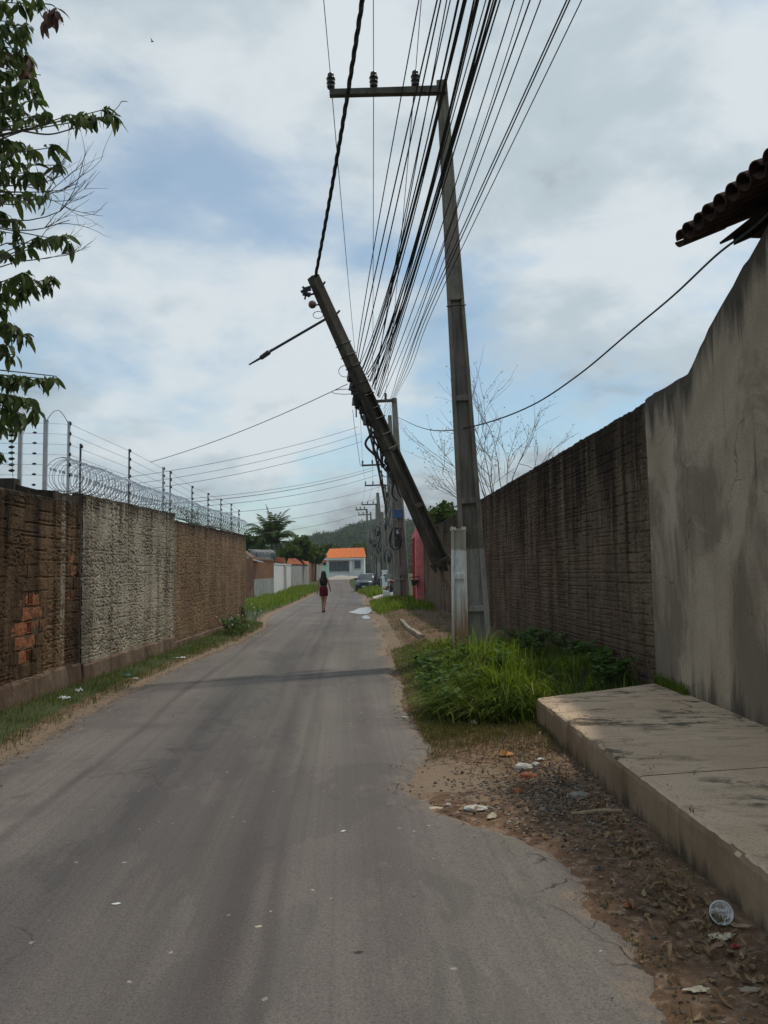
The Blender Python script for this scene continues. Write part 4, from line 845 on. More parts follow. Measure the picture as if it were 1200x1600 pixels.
for i, (a, b_) in enumerate(zip(tops, mids)):
    f_ = i / (len(tops) - 1)
    if i < 20:
        g_ = min(1.0, i / 19); end = at(557 + 38 * g_, 560 + 66 * g_ + random.uniform(-4, 4), 12.65 + 0.1 * g_); y1 = 10.3
    else:
        end = at(598 + 2.2 * (i - 20), 640 + 6 * (i - 20), 36); y1 = 12.0
    A = at(a + random.uniform(-3, 3), 0, 6.3 + random.uniform(-0.35, 0.35)); B_ = at(b_ + random.uniform(-2.5, 2.5), 480, y1 + random.uniform(-0.2, 0.2))
    if i < 20: pts_ = quad_path([A, B_, end])
    else: C1 = at(b_ - 34, 575, 16.5); q_ = quad_path([A, B_, C1]); pts_ = q_[:10] + catmull([A, B_, C1, at(610 + 2 * (i - 20), 622, 27), end], 7)
    rad = 0.0095 if i in (6, 8, 10, 12) else 0.0075 if i % 3 else 0.006
    if i == 19: rad = 0.005
    cable(pts_, rad, f'black cable of the overhead fan to the snapped pole, {ORD[i]} from the left' if i < 20 else f'black cable passing the big pole to a far pole, {ORD[24 - i]} from the right', 'cables fanning overhead to the snapped pole' if i < 20 else 'cables passing the big pole to a far pole')
for i in range(5):
    a = random.choice((728, 742, 765, 700)) + random.uniform(-6, 6); b_ = 616 + (a - 728) * 0.35 + random.uniform(-3, 3); g_ = random.uniform(0.45, 1.0)
    cable(quad_path([at(a, 0, 6.3 + random.uniform(-.3, .3)), at(b_, 480, 10.3 + random.uniform(-.15, .15)), at(557 + 38 * g_, 560 + 66 * g_, 12.7)]), 0.006, 'thin black cable in the dense dark core of the overhead fan', 'cables in the dense core of the fan')
# power lines on the crossarm
for k, q in enumerate(hv):
    nm = ('leftmost', 'middle', 'rightmost')[k]
    cable([q + Vector((0.0, -y, 0.0008 * y * y + (0.02 if y else 0))) + Vector((0.012 * y, 0, 0)) for y in (0, 2, 4, 7, 12, 20, 26)], 0.007, f'thin power line running overhead from the {nm} insulator of the big pole', 'power lines on the big crossarm')
    cable(sag(q, hv2[k], 0.35), 0.008, f'thin power line going away down the street from the {nm} insulator', 'power lines beyond the big crossarm')
for A_, B_ in ((hv2, hv4), (hv4, hv5), (hv5, hv7), (hv7, hv8), (hv8, hv9)):
    for k in range(3):
        if k < len(A_) and k < len(B_): cable(sag(A_[k], B_[k], 0.3, 8), 0.011, f'thin power line between far poles, {ORD[k]} from the left on their crossarms', 'power lines between far poles', n=4)
# twisted supply cable to the top of the snapped pole
path = catmull(quad_path([at(566, 0, 7.4), at(536, 190, 9.2), at(492, 437, 12.4)]), 8)
tw = empty('twisted_cable', path[0]); ph = 0
acc = [0.0]
for i in range(1, len(path)): acc.append(acc[-1] + (path[i] - path[i-1]).length)
step = 0.06; npt = int(acc[-1] / step); dense = []
ax_ = np.array(acc); pa = np.array([tuple(p) for p in path])
for i in range(npt): s = i * step; dense.append(Vector([float(np.interp(s, ax_, pa[:, c_])) for c_ in range(3)]))
for j in range(3):
    pts_ = []
    for i, p in enumerate(dense):
        d = (dense[min(i+1, npt-1)] - dense[max(i-1, 0)]).normalized(); a = d.cross(Vector((0, 0, 1))).normalized(); b_ = d.cross(a); th = i * step * 9.4 + j * 2.094
        pts_.append(p + (a * math.cos(th) + b_ * math.sin(th)) * 0.0145)
    MB().tube(pts_, 0.0148, 5).build('strand', 'cable_black', tw)
tag(tw, 'thick twisted black supply cable ending at the top of the snapped pole', 'cable')
# from the snapped pole on down the street
for k in range(7):
    a = at(566 + 5 * k, 640 + 16 * k, 12.85 + 0.03 * k); b_ = at(607 + k, 700 + 12 * k, 37.5); cable(sag(a, b_, 0.5 + 0.12 * k), 0.014, f'black cable trailing from the snapped pole to the next pole, {ORD[k]} from the top', 'cables from the snapped pole to the next pole')
far = [(fb2, ft2), (fb4, ft4), (fb5, ft5), (fb7, ft7), (fb8, ft8)]
for (b0_, t0_), (b1_, t1_) in zip(far[:-1], far[1:]):
    for k in range(6):
        f0_ = 0.42 + 0.06 * k; cable(sag(b0_.lerp(t0_, f0_) - Vector((0.3, 0, 0)), b1_.lerp(t1_, f0_ + random.uniform(-.02, .02)) - Vector((0.3, 0, 0)), random.uniform(0.3, 0.9), 10), 0.018, f'black cable slung between far street poles, {ORD[k]} from the bottom of its span', 'cables between far poles', n=4)
# lines crossing the street to the left
cross = [((543, 600, 12.7), (235, 722, 17), 'grey drop line sloping from the snapped pole down to the left wall', 0.007, 0.10),
         ((560, 667, 40), (150, 752, 30), 0, .010, .3), ((562, 678, 40), (165, 762, 30), 0, .010, .3), ((565, 690, 40), (140, 775, 30), 0, .010, .35),
         ((585, 730, 58), (190, 785, 36), 0, .012, .5), ((585, 734, 58), (200, 790, 36), 0, .018, .5), ((590, 742, 60), (240, 795, 38), 0, .014, .5), ((595, 760, 62), (260, 805, 40), 0, .013, .5), ((600, 775, 66), (300, 822, 44), 0, .013, .6), ((600, 790, 70), (330, 838, 46), 0, .013, .6)]
for ci, (a, b_, lab, r_, s_) in enumerate(cross):
    cable(sag(at(*a), at(*b_), s_), r_, lab or f'thin grey line crossing the sky to the left side, {ORD[ci - 1]} from the top', None if lab else 'lines crossing to the left side', 'cable_grey')
# drop cable over the right wall to the eaves
cable(catmull([at(1215, 322, 5.6), at(1168, 362, 6.1), at(1118, 400, 6.8), at(1052, 462, 7.8), at(985, 518, 8.9), at(905, 585, 9.8), at(830, 634, 10.9), at(752, 663, 12.2), at(690, 673, 15), at(655, 667, 22), at(628, 655, 30), at(618, 650, 37.6)], 8), 0.011, 'black house cable sagging from the tiled eaves across the big pole', 'cable')
# loops on the snapped pole
for px, py, w_, h_ in ((540, 580, 11, 17), (540, 612, 22, 8), (497, 492, 8, 11)):
    c0 = LP(px, py, -0.05); o = MB().tube([c0 + Vector((math.cos(a) * w_ / 95, 0.03 * math.sin(a), math.sin(a) * h_ / 95 * 0.6)) for a in np.linspace(0, 6.28, 18)], 0.006, 4).build('wire_loop', 'cable_grey', lean)
cable([LP(551, 640), LP(554, 668, 0.1), LP(559, 700, 0.2), at(563, 728, 13.4)], 0.004, 'thin wire dangling straight down from the snapped pole', None, 'cable_grey')

# ================================================================== LEFT WALL TOP: razor wire and electric fence
WT = LW - 0.12
def coil(name, label, A, B, r_, pitch, wire=0.0055, mat='steel_galv', barbs=True):
    A, B = Vector(A), Vector(B); L = (B - A).length; e = (B - A) / L; rt = empty(name, A); a = Vector((0, 0, 1)); b_ = e.cross(a).normalized(); n = int(L / pitch * 16); pts_ = []
    bm_ = MB()
    for i in range(n):
        th = 2 * math.pi * i / 16; s = L * i / n; rr = r_ * (1 + 0.05 * math.sin(i * 0.13) + 0.035 * math.sin(i * 0.031)); p = A + e * (s + 0.05 * math.sin(s * 3.0)) + (a * math.cos(th) + b_ * math.sin(th)) * rr; p.z += 0.02 * math.sin(s * 1.3); pts_.append(p)
        if barbs and i % 4 == 1: t_ = (a * -math.sin(th) + b_ * math.cos(th)); bm_.box(p, (0.010, 0.045, 0.022), th, th)
    MB().tube(pts_, wire, 3, False).build('spiral_wire', mat, rt)
    if barbs: o = bm_.build('barbs', mat, rt); o['kind'] = 'stuff'
    MB().tube([A - a * r_ * 0.55, B - a * r_ * 0.55], 0.004, 4).build('tie_wire', mat, rt)
    tag(rt, label, 'razor wire'); return rt
coil('razor_wire', 'silver razor wire coil running along the top of the left wall', (WT, 10.7, 2.79 + 0.24), (WT, 24.4, 2.83 + 0.24), 0.235, 0.095)

posts = [(72, 658, 767, 0, 'thickest white'), (108, 660, 770, 0, 'tall silver'), (126, 695, 769, 1, 'short dark'), (202, 703, 755, 1, 'thin dark'), (255, 731, 777, 0, 'short pale'), (266, 737, 780, 1, 'short dark'), (300, 760, 800, 1, ''), (325, 771, 806, 1, ''), (345, 780, 812, 1, ''), (361, 788, 820, 1, ''), (373, 797, 828, 1, '')]
ordn = ['first', 'second', 'third', 'fourth', 'fifth', 'sixth', 'seventh', 'eighth', 'ninth', 'tenth', 'last']
tops_ = []
for i, (px, y0, y1, kind, desc) in enumerate(posts):
    tp = atX(px, y0, WT - 0.03); b_ = Vector((tp.x, tp.y, 2.72 if tp.y > 16 or tp.y < 11 else 2.79)); rt = empty('fence_post', b_); tops_.append((b_, tp))
    wd_ = 0.055 if i == 0 else 0.038 if kind == 0 else 0.026
    m = MB(); m.box((b_ + tp) / 2, (wd_, wd_ * 0.9, tp.z - b_.z), 0.2); m.box(tp + Vector((0, 0, 0.008)), (wd_ * 1.15, wd_, 0.016), 0.2); m.build('post', 'post_white' if kind == 0 else 'post_dark', rt)
    ni = 6 if i != 2 else 1
    for k in range(ni):
        z = b_.z + (tp.z - b_.z) * (0.98 - 0.145 * k) if i != 2 else tp.z - 0.03
        off = -0.14 if i == 0 else 0.03
        MB().lathe([(0.003, -0.03), (0.010, -0.024), (0.017, -0.008), (0.017, 0.008), (0.010, 0.024), (0.003, 0.03)], (tp.x + off, tp.y - 0.02, z - (0.14 if i == 0 else 0)), (1, 0, 0) if i == 0 else (0, 0, 1), 8).build('insulator', 'ceramic_dark', rt, True)
    tag(rt, f'{desc + " " if desc else ""}electric fence post on the left wall, {ordn[i]} from the left', 'fence post', 'electric fence posts')
chain = [0, 1, 3, 5, 6, 7, 8, 9, 10]
for k in range(6):
    pts_ = []
    for j in chain: b_, tp = tops_[j]; pts_.append(tp.lerp(b_, 0.03 + 0.145 * k) + Vector((0.03, 0, 0)))
    pts_ = [pts_[0] + Vector((-1.6, -0.3, 0.0))] + pts_
    cable(pts_, 0.0035, f'electric fence wire on the left wall, {ordn[k]} from the top', 'electric fence wires', 'steel_galv', 4, 'fence_wire', 'wire')
p0, p1 = atX(70, 662, WT), atX(107, 662, WT)
cable([p0.lerp(p1, i / 10) + Vector((0, 0, 0.19 * math.sin(math.pi * i / 10))) for i in range(11)], 0.005, 'thin wire hoop arching between the two tallest fence posts', None, 'cable_grey', 4, 'wire_hoop', 'wire')
# second fence line behind the corner
b_ = at(34, 765, 10.6); tp = at(29, 668, 10.6); rt = empty('fence_post', b_); MB().box((b_ + tp) / 2, (0.05, 0.045, tp.z - b_.z + 0.4), 0.1).build('post', 'post_white', rt)
for k in range(7): MB().lathe([(0.004, -0.045), (0.016, -0.03), (0.024, 0), (0.016, 0.03), (0.004, 0.045)], at(18, 680 + 9.2 * k, 10.55), (1, 0, 0), 8).build('insulator', 'ceramic_dark', rt, True)
MB().tube([at(18, 676, 10.55), at(20, 745, 10.55)], 0.004, 4).build('tie_wire', 'cable_grey', rt)
tag(rt, 'white electric fence post half hidden by the tree leaves at the left edge', 'fence post')
# wall behind the corner and the dark slab end
m = MB(); A_ = at(-60, 748, 10.4); B_ = at(22, 748, 10.4); C_ = at(52, 772, 10.9)
m.prism([(A_.x, 10.4, 0), (B_.x, 10.4, 0), (B_.x, 10.4, A_.z), (A_.x, 10.4, A_.z)], (0, 0.16, 0)); m.prism([(B_.x, 10.45, 0), (B_.x + 0.62, 10.5, 0), (B_.x + 0.62, 10.5, 2.70), (B_.x, 10.45, 2.86)], (0, 0.14, 0))
o = m.build('yard_wall', 'mortar_grey'); tag(o, 'weathered grey yard wall rising behind the near left corner', 'wall', kind='thing')
m = MB(); rs = []
for i in range(9): s = i / 8; c0 = Vector((WT - 0.05, 10.25 + 0.95 * s, 2.68)); rs.append([c0 + Vector((-0.16, 0, -0.05)), c0 + Vector((0.16, 0, -0.05)), c0 + Vector((0.155, 0, 0.05 + random.uniform(0, .03))), c0 + Vector((-0.15, 0, 0.07 + random.uniform(0, .03)))])
m.rings(rs); o = m.build('coping_slab', 'mortar_dark'); tag(o, 'blackened coping slab lying on the step of the left wall', 'slab')

# ================================================================== EAVES OF THE HOUSE ON THE RIGHT
EX, EZ, SL = 2.76, 4.56, R(24)
roof = empty('tiled_eaves', (EX, 4, EZ)); ux_ = Vector((math.cos(SL), 0, math.sin(SL))); un_ = Vector((-math.sin(SL), 0, math.cos(SL)))
def tile_mesh(up, L=0.46, r0=0.080, r1=0.062, th=0.013):
    V = []; n = 8
    for s in (0, 1):
        rr = r0 + (r1 - r0) * s
        for q in (rr, rr - th):
            for j in range(n + 1):
                a = math.pi * j / n; V.append((s * L, -math.cos(a) * q, (math.sin(a) * q * 0.9) * (1 if up else -1)))
    k = n + 1; F_ = []
    for j in range(n):
        F_ += [(j, j+1, 2*k+j+1, 2*k+j), (k+j, 3*k+j, 3*k+j+1, k+j+1), (j, k+j, k+j+1, j+1), (2*k+j, 2*k+j+1, 3*k+j+1, 3*k+j)]
    F_ += [(0, 2*k, 3*k, k), (n, k+n, 3*k+n, 2*k+n)]
    me = bpy.data.meshes.new('roof_tile'); me.from_pydata(V, [], F_); me.update()
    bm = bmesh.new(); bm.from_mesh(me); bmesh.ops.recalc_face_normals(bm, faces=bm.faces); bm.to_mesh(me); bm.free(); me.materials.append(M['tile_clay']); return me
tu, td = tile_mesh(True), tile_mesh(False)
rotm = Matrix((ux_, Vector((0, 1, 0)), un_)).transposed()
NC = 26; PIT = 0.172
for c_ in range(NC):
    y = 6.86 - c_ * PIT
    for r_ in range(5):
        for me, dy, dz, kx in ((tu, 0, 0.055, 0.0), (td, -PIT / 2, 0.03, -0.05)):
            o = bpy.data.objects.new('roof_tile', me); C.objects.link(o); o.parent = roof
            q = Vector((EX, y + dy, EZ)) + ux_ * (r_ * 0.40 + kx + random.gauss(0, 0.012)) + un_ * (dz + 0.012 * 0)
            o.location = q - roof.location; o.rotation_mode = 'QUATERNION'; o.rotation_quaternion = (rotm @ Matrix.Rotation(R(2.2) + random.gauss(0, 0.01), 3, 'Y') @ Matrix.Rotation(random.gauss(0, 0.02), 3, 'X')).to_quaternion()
for k in range(9):
    y = 6.55 - k * 0.52; a = Vector((EX + 0.34, y, EZ - 0.075)); bb = a + ux_ * 1.9
    MB().hexa([a + Vector((0, -.03, -.05)), a + Vector((0, .03, -.05)), bb + Vector((0, .03, -.05)), bb + Vector((0, -.03, -.05))], [a + Vector((0, -.03, .05)), a + Vector((0, .03, .05)), bb + Vector((0, .03, .05)), bb + Vector((0, -.03, .05))]).build('rafter', 'wood_dark', roof)
for k in range(5):
    c0 = Vector((EX, 4.5, EZ)) + ux_ * (0.36 + 0.4 * k) - un_ * 0.008; MB().box(c0, (0.05, 4.5, 0.026), 0, 0, -SL).build('batten', 'wood_dark', roof)
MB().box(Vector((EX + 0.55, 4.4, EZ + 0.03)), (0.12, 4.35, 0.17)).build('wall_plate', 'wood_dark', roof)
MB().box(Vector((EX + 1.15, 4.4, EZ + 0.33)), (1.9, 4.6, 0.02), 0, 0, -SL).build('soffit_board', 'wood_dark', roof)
roof.location.x += 0.30; roof.rotation_euler.z = R(6)
tag(roof, 'dark clay-tiled roof eaves jutting over the plastered wall at upper right', 'roof', kind='thing')

# ================================================================== TREE AT LEFT
def leaf_geo(L, w, droop):
    """one folded, drooping blade along +x (10 verts)"""
    V = []; 
    for i, (s, k) in enumerate(((0, 0.12), (0.25, 0.8), (0.5, 1.0), (0.78, 0.66), (1.0, 0.05))):
        x = math.sin(s * droop) / droop * L; z = -(1 - math.cos(s * droop)) / droop * L
        V += [(x, -w * k, z + 0.18 * w * k), (x, 0, z - 0.12 * w * k), (x, w * k, z + 0.18 * w * k)]
    F_ = []
    for i in range(4): F_ += [(3*i, 3*i+1, 3*i+4, 3*i+3), (3*i+1, 3*i+2, 3*i+5, 3*i+4)]
    return V, F_
tb = Vector((-6.9, 7.2, 0.05)); tree = empty('mango_tree', tb)
trunk = MB(); hub = Vector((-6.7, 7.3, 3.2))
trunk.tube(catmull([tb, Vector((-6.95, 7.25, 1.2)), Vector((-6.75, 7.2, 2.3)), hub], 5), [0.24 - 0.006 * i for i in range(16)], 10)
main = [Vector((-5.9, 7.4, 4.0)), Vector((-6.2, 7.0, 4.8)), Vector((-6.0, 7.6, 5.6)), Vector((-6.4, 7.4, 6.6)), Vector((-6.1, 7.2, 7.4)), Vector((-7.6, 7.8, 5.0)), Vector((-7.4, 6.7, 5.8)), Vector((-7.0, 7.6, 7.2))]
for q in main: trunk.tube(catmull([hub - Vector((0, 0, 0.3)), hub.lerp(q, 0.5) + Vector((random.uniform(-.2, .2), random.uniform(-.2, .2), 0.15)), q], 5), [0.12 - 0.007 * i for i in range(11)], 7)
trunk.build('trunk', 'bark', tree, True)
cl = [(8, 12, 13), (40, 12, 12), (62, 4, 9), (20, 40, 13), (45, 45, 10), (5, 70, 13), (30, 62, 9), (38, 52, 9), (12, 95, 13), (32, 85, 10), (45, 100, 11), (8, 120, 13), (28, 118, 11), (48, 128, 10), (15, 145, 13), (38, 140, 12), (55, 145, 9), (62, 158, 7), (5, 165, 13), (30, 172, 11), (12, 192, 12), (60, 185, 11), (78, 183, 10), (150, 186, 9), (170, 175, 13), (182, 185, 10), (128, 188, 6), (112, 185, 4), (8, 222, 12), (30, 228, 12), (52, 236, 9), (86, 236, 9), (12, 250, 12), (38, 262, 9), (95, 264, 7), (50, 276, 9), (68, 276, 9), (5, 275, 12), (15, 305, 12), (42, 310, 9), (65, 312, 8), (78, 306, 4), (6, 340, 12), (26, 350, 10), (30, 372, 8), (62, 376, 10), (85, 374, 10), (105, 372, 6), (112, 384, 2), (10, 400, 7), (38, 432, 12), (50, 440, 10), (34, 462, 10), (85, 438, 11), (78, 450, 8), (5, 480, 10), (12, 468, 8), (10, 510, 12), (28, 515, 12), (45, 528, 9), (12, 545, 11), (20, 560, 7), (8, 592, 13), (25, 597, 12), (45, 596, 9), (70, 598, 10), (88, 594, 5), (10, 625, 13), (35, 628, 12), (50, 630, 9), (58, 648, 6), (15, 655, 12), (38, 655, 11), (25, 670, 9), (5, 675, 10), (3, 716, 6)]
tw_ = MB(); Vl = []; Tl = []; singles = []; Vr = []; Tr = []
def put_leaf(p, d, L, w, red=False):
    d = d.normalized(); V, F_ = leaf_geo(L, w, random.uniform(0.5, 1.5)); up = Vector((0, 0, 1)); y = up.cross(d)
    y = y.normalized() if y.length > 1e-3 else Vector((0, 1, 0)); z = d.cross(y); rl = random.uniform(-0.9, 0.9); y, z = y * math.cos(rl) + z * math.sin(rl), z * math.cos(rl) - y * math.sin(rl)
    tgt, tt = (Vr, Tr) if red else (Vl, Tl); b0 = len(tgt)
    for a in V: tgt.append(tuple(p + d * a[0] + y * a[1] + z * a[2]))
    tt.extend([tuple(b0 + q for q in f) for f in F_])
    return (p, d, y, z, L, w)
LEAFM = []
for i in range(6):
    V, F_ = leaf_geo(0.155, 0.023, 0.55 + 0.2 * i); me = bpy.data.meshes.new('leaf'); me.from_pydata(V, [], F_); me.update(); me.materials.append(M['mango_leaf_single']); me.polygons.foreach_set('use_smooth', [True] * len(me.polygons)); LEAFM.append(me)
def rosette(c0, n, out, red=False, single=False):
    for k in range(n):
        a = 2 * math.pi * k / max(n, 1) + random.uniform(-0.4, 0.4); d = Vector((math.cos(a), math.sin(a), random.uniform(-1.5, -0.1))) + out * 0.45
        p = c0 - out * random.uniform(0, 0.07) + Vector((random.gauss(0, .012), random.gauss(0, .012), random.gauss(0, .012))); L = random.choice((random.uniform(0.10, 0.15), random.uniform(0.14, 0.225)))
        if single and len(singles) < 300:
            d.normalize(); y = Vector((0, 0, 1)).cross(d).normalized(); z = d.cross(y); rl = random.uniform(-0.9, 0.9); y, z = y * math.cos(rl) + z * math.sin(rl), z * math.cos(rl) - y * math.sin(rl)
            singles.append((p, Matrix((d, y, z)).transposed().to_quaternion(), L / 0.155, random.randrange(6)))
        else: put_leaf(p, d, L, random.uniform(0.019, 0.027) * L / 0.155, red)
order = sorted(range(len(cl)), key=lambda i: -cl[i][0]); ssel = set(order[:30])
for i, (px, py, n) in enumerate(cl):
    c0 = at(px + random.uniform(-2, 2), py - 6, random.uniform(6.9, 7.9)); q = min(main, key=lambda m_: (m_ - c0).length)
    mid = c0.lerp(q, 0.45) + Vector((random.uniform(-0.1, 0.1), random.uniform(-0.1, 0.1), random.uniform(-0.12, 0.05))); L_ = (q - c0).length
    path_ = catmull([q, mid, c0], 6); tw_.tube(path_, [0.013 - 0.0007 * j for j in range(len(path_))], 5); out = (path_[-1] - path_[-2]).normalized()
    rosette(c0, n + 3, out, False, i in ssel)
    if n > 6: rosette(path_[-2], n - 3, out)
    if px < 55: rosette(path_[-4], n - 4, out)
for px, py in ((78, 22), (88, 20), (72, 35), (90, 28), (5, 85), (42, 88), (45, 112)):
    c0 = at(px, py, 7.4); rosette(c0, 6, Vector((0.3, 0, -0.6)), True)
q0 = at(60, 5, 7.4)
for px, py in ((78, 20), (90, 18), (72, 33)): tw_.tube(catmull([q0, at(px - 8, py - 10, 7.4), at(px, py, 7.4)], 4), 0.006, 4)
for k in range(95):                                            # the rest of the crown, out to the left
    a = random.uniform(0, 6.28); rr = random.uniform(0.9, 1.9); c0 = Vector((-7.0 + math.cos(a) * rr * 1.15, 7.3 + math.sin(a) * rr, random.uniform(2.9, 8.8)))
    if (c0.x / c0.y) * 1200 + 600 > -25: c0.x = -0.53 * c0.y - random.uniform(0.1, 1.0)
    q = min(main, key=lambda m_: (m_ - c0).length); tw_.tube([q, c0.lerp(q, 0.4) + Vector((0, 0, 0.1)), c0], [0.02, 0.013, 0.007], 5); rosette(c0, 15, Vector((0, 0, 0.3))); rosette(c0.lerp(q, 0.25), 9, Vector((0, 0, 0.3)))
def twig(m, p, d, L, r_, depth, spread=0.6, kids=3, lv=None):
    pts_ = [p]; dd = d.normalized()
    for i in range(4): dd = (dd + Vector((random.gauss(0, .13), random.gauss(0, .13), random.gauss(0, .10) + 0.05))).normalized(); pts_.append(pts_[-1] + dd * L / 4)
    m.tube(pts_, [r_, r_ * 0.85, r_ * 0.7, r_ * 0.58, r_ * 0.42], 4 if r_ < 0.02 else 6, False)
    if lv is not None and depth <= 1: lv.append((pts_[-1], dd)); lv.append((pts_[2], dd))
    if depth > 0:
        for k in range(kids):
            f_ = random.uniform(0.35, 1.0); q = pts_[0].lerp(pts_[-1], f_) if False else pts_[min(4, max(1, round(f_ * 4)))]
            nd = (dd + Vector((random.gauss(0, spread), random.gauss(0, spread), random.gauss(0.05, spread * 0.7)))).normalized(); twig(m, q, nd, L * random.uniform(0.5, 0.78), r_ * 0.6, depth - 1, spread, kids, lv)
bare = MB()
for a, b_ in (((20, 320), (150, 262)), ((20, 345), (150, 318)), ((30, 300), (142, 300)), ((30, 360), (140, 350)), ((40, 290), (120, 255)), ((10, 380), (130, 372)), ((30, 408), (110, 395)), ((20, 290), (110, 275))):
    A_, B_ = at(*a, 7.3), at(*b_, 7.2); L_ = (B_ - A_).length; twig(bare, A_, (B_ - A_) + Vector((0, 0, -0.12)), L_ * 0.75, 0.007, 2, 0.35, 3)
    q = min(main, key=lambda m_: (m_ - A_).length); bare.tube([q, q.lerp(A_, 0.5), A_], [0.012, 0.008, 0.006], 5)
bare.tube(catmull([at(-20, 200, 7.4), at(30, 204, 7.4), at(75, 210, 7.35), at(110, 202, 7.3), at(140, 192, 7.3), at(172, 180, 7.3)], 5), [0.011 - 0.0003 * i for i in range(26)], 6)
bare.tube([at(172, 180, 7.3), at(186, 165, 7.3), at(190, 158, 7.3)], 0.003, 4); put_leaf(at(188, 160, 7.3), Vector((0.8, 0, 0.35)), 0.09, 0.014)
bo = bare.build('bare_branches', 'twig', tree); tw_.build('twigs', 'twig', tree)
fo = np_mesh('foliage', Vl, Tl, 'mango_leaf', tree, True); fo['kind'] = 'stuff'
ro = np_mesh('red_foliage', Vr, Tr, 'red_leaf', tree, True); ro['kind'] = 'stuff'; ro['label'] = 'dry reddish leaves at the top of the tree'
for p, qn, s, k in singles:
    o = bpy.data.objects.new('leaf', LEAFM[k]); C.objects.link(o); o.parent = tree; o.location = p - tree.location; o.rotation_mode = 'QUATERNION'; o.rotation_quaternion = qn; o.scale = (s, s, s)
tag(tree, 'leafy mango tree with long drooping leaves hanging over the left wall', 'tree')

# ================================================================== FAR BUILDINGS
def far_wall(name, label, a, b, y0, y1, mat, cat='wall', th=0.18, cap=None, group=None):
    A, B = at(a[0], 900, a[1]), at(b[0], 900, b[1]); zA, zB = at(a[0], y0, a[1]).z, at(b[0], y1, b[1]).z; gA, gB = float(gz(A.x, A.y)) - 0.3, float(gz(B.x, B.y)) - 0.3
    e = Vector((B.x - A.x, B.y - A.y, 0)).normalized(); n_ = Vector((-e.y, e.x, 0)); n_ = n_ if n_.y > 0 or (abs(n_.y) < 0.5 and n_.x * A.x > 0) else -n_
    P = lambda q, z, d=0: Vector((q.x, q.y, z)) + n_ * d
    rt = empty(name, (A.x, A.y, gA + 0.3))
    MB().hexa([P(A, gA), P(B, gB), P(B, gB, th), P(A, gA, th)], [P(A, zA), P(B, zB), P(B, zB, th), P(A, zA, th)]).build('wall_face', mat, rt)
    MB().hexa([P(A, zA - 0.03, -0.04), P(B, zB - 0.03, -0.04), P(B, zB - 0.03, th + 0.04), P(A, zA - 0.03, th + 0.04)], [P(A, zA + 0.05, -0.04), P(B, zB + 0.05, -0.04), P(B, zB + 0.05, th + 0.04), P(A, zA + 0.05, th + 0.04)]).build('coping', cap or mat, rt)
    tag(rt, label, cat, group, kind='thing'); return rt, A, B, zA, zB, P
def tile_roof(name, e0, e1, r0_, r1_, mat, parent, n=24, amp=0.06, rows=6):
    """rows of barrel tiles: a ribbed sheet stepping at every course"""
    V = []; e0, e1, r0_, r1_ = map(Vector, (e0, e1, r0_, r1_)); m_ = n * 4 + 1
    up = (e1 - e0).cross(r0_ - e0).normalized(); up = up if up.z > 0 else -up
    for k in range(rows * 2):
        f_ = (k // 2 + (k % 2)) / rows
        for j in range(m_):
            u_ = j / (m_ - 1); p = e0.lerp(e1, u_).lerp(r0_.lerp(r1_, u_), f_); V.append(p + up * (amp * (0.5 + 0.5 * math.cos(j * math.pi / 2)) + (0.03 if k % 2 == 0 else 0.0) + random.gauss(0, 0.004)))
    T = [(i*m_+j, i*m_+j+1, (i+1)*m_+j+1, (i+1)*m_+j) for i in range(rows*2 - 1) for j in range(m_ - 1)]
    return np_mesh(name, [tuple(v) for v in V], T, mat, parent)
# brick texture for walls too far for single bricks
t = NT('far_bricks'); bt = t.n('ShaderNodeTexBrick'); xy = t.xyz(); cb = t.n('ShaderNodeCombineXYZ'); t.put(cb.inputs[0], t.math('ADD', xy[0], xy[1])); t.put(cb.inputs[1], xy[2]); t.put(bt.inputs['Vector'], cb.outputs[0])
bt.inputs['Scale'].default_value = 1.0; bt.inputs['Brick Width'].default_value = 0.24; bt.inputs['Row Height'].default_value = 0.19; bt.inputs['Mortar Size'].default_value = 0.012
t.put(bt.inputs['Color1'], (0.36, 0.165, 0.095)); t.put(bt.inputs['Color2'], (0.27, 0.12, 0.07)); t.put(bt.inputs['Mortar'], (0.22, 0.17, 0.13))
c = t.mix(t.ramp(t.noise(1.1, detail=6), [(0.42, 0.0), (0.7, 0.6)]), bt.outputs[0], (0.17, 0.12, 0.09)); t.fin(c, 0.95, 0.15)

w, A, B, zA, zB, P = far_wall('brick_building', 'unplastered orange brick wall facing the street at the side lane', (392, 48.5), (428, 50.5), 873, 876, 'far_bricks', 'wall')
pa_, pb_ = A.lerp(B, 0.12), B.lerp(A, 0.02)
MB().hexa([P(pa_, -0.2, -0.035), P(pb_, -0.2, -0.035), P(pb_, -0.2, 0.01), P(pa_, -0.2, 0.01)], [P(pa_, 1.22, -0.035), P(pb_, 1.28, -0.035), P(pb_, 1.28, 0.01), P(pa_, 1.22, 0.01)]).build('render_patch', 'far_plaster', w)
MB().box(A.lerp(B, 0.3) + Vector((0, -0.25, zA - A.z - 0.12)), (0.75, 0.35, 0.07), 0.2, 0, 0.25).build('drain_spout', 'white_wall', w)
far_wall('lane_wall', 'narrow orange brick wall end seen past the left wall corner', (381, 52), (394, 49), 862, 872, 'far_bricks')
coil('razor_wire', 'bluish razor wire coil on top of the far orange brick wall', at(388, 866, 49.3), at(427, 867, 50.5), 0.30, 0.10, 0.012, 'steel_galv', False)
far_wall('white_wall', 'long grubby white wall along the left side of the far street', (428, 50.7), (461, 76), 881, 883.5, 'far_white')
far_wall('grey_wall', 'bare grey wall section between the two white far walls', (461, 76.2), (469, 83), 881.5, 882.5, 'far_plaster')
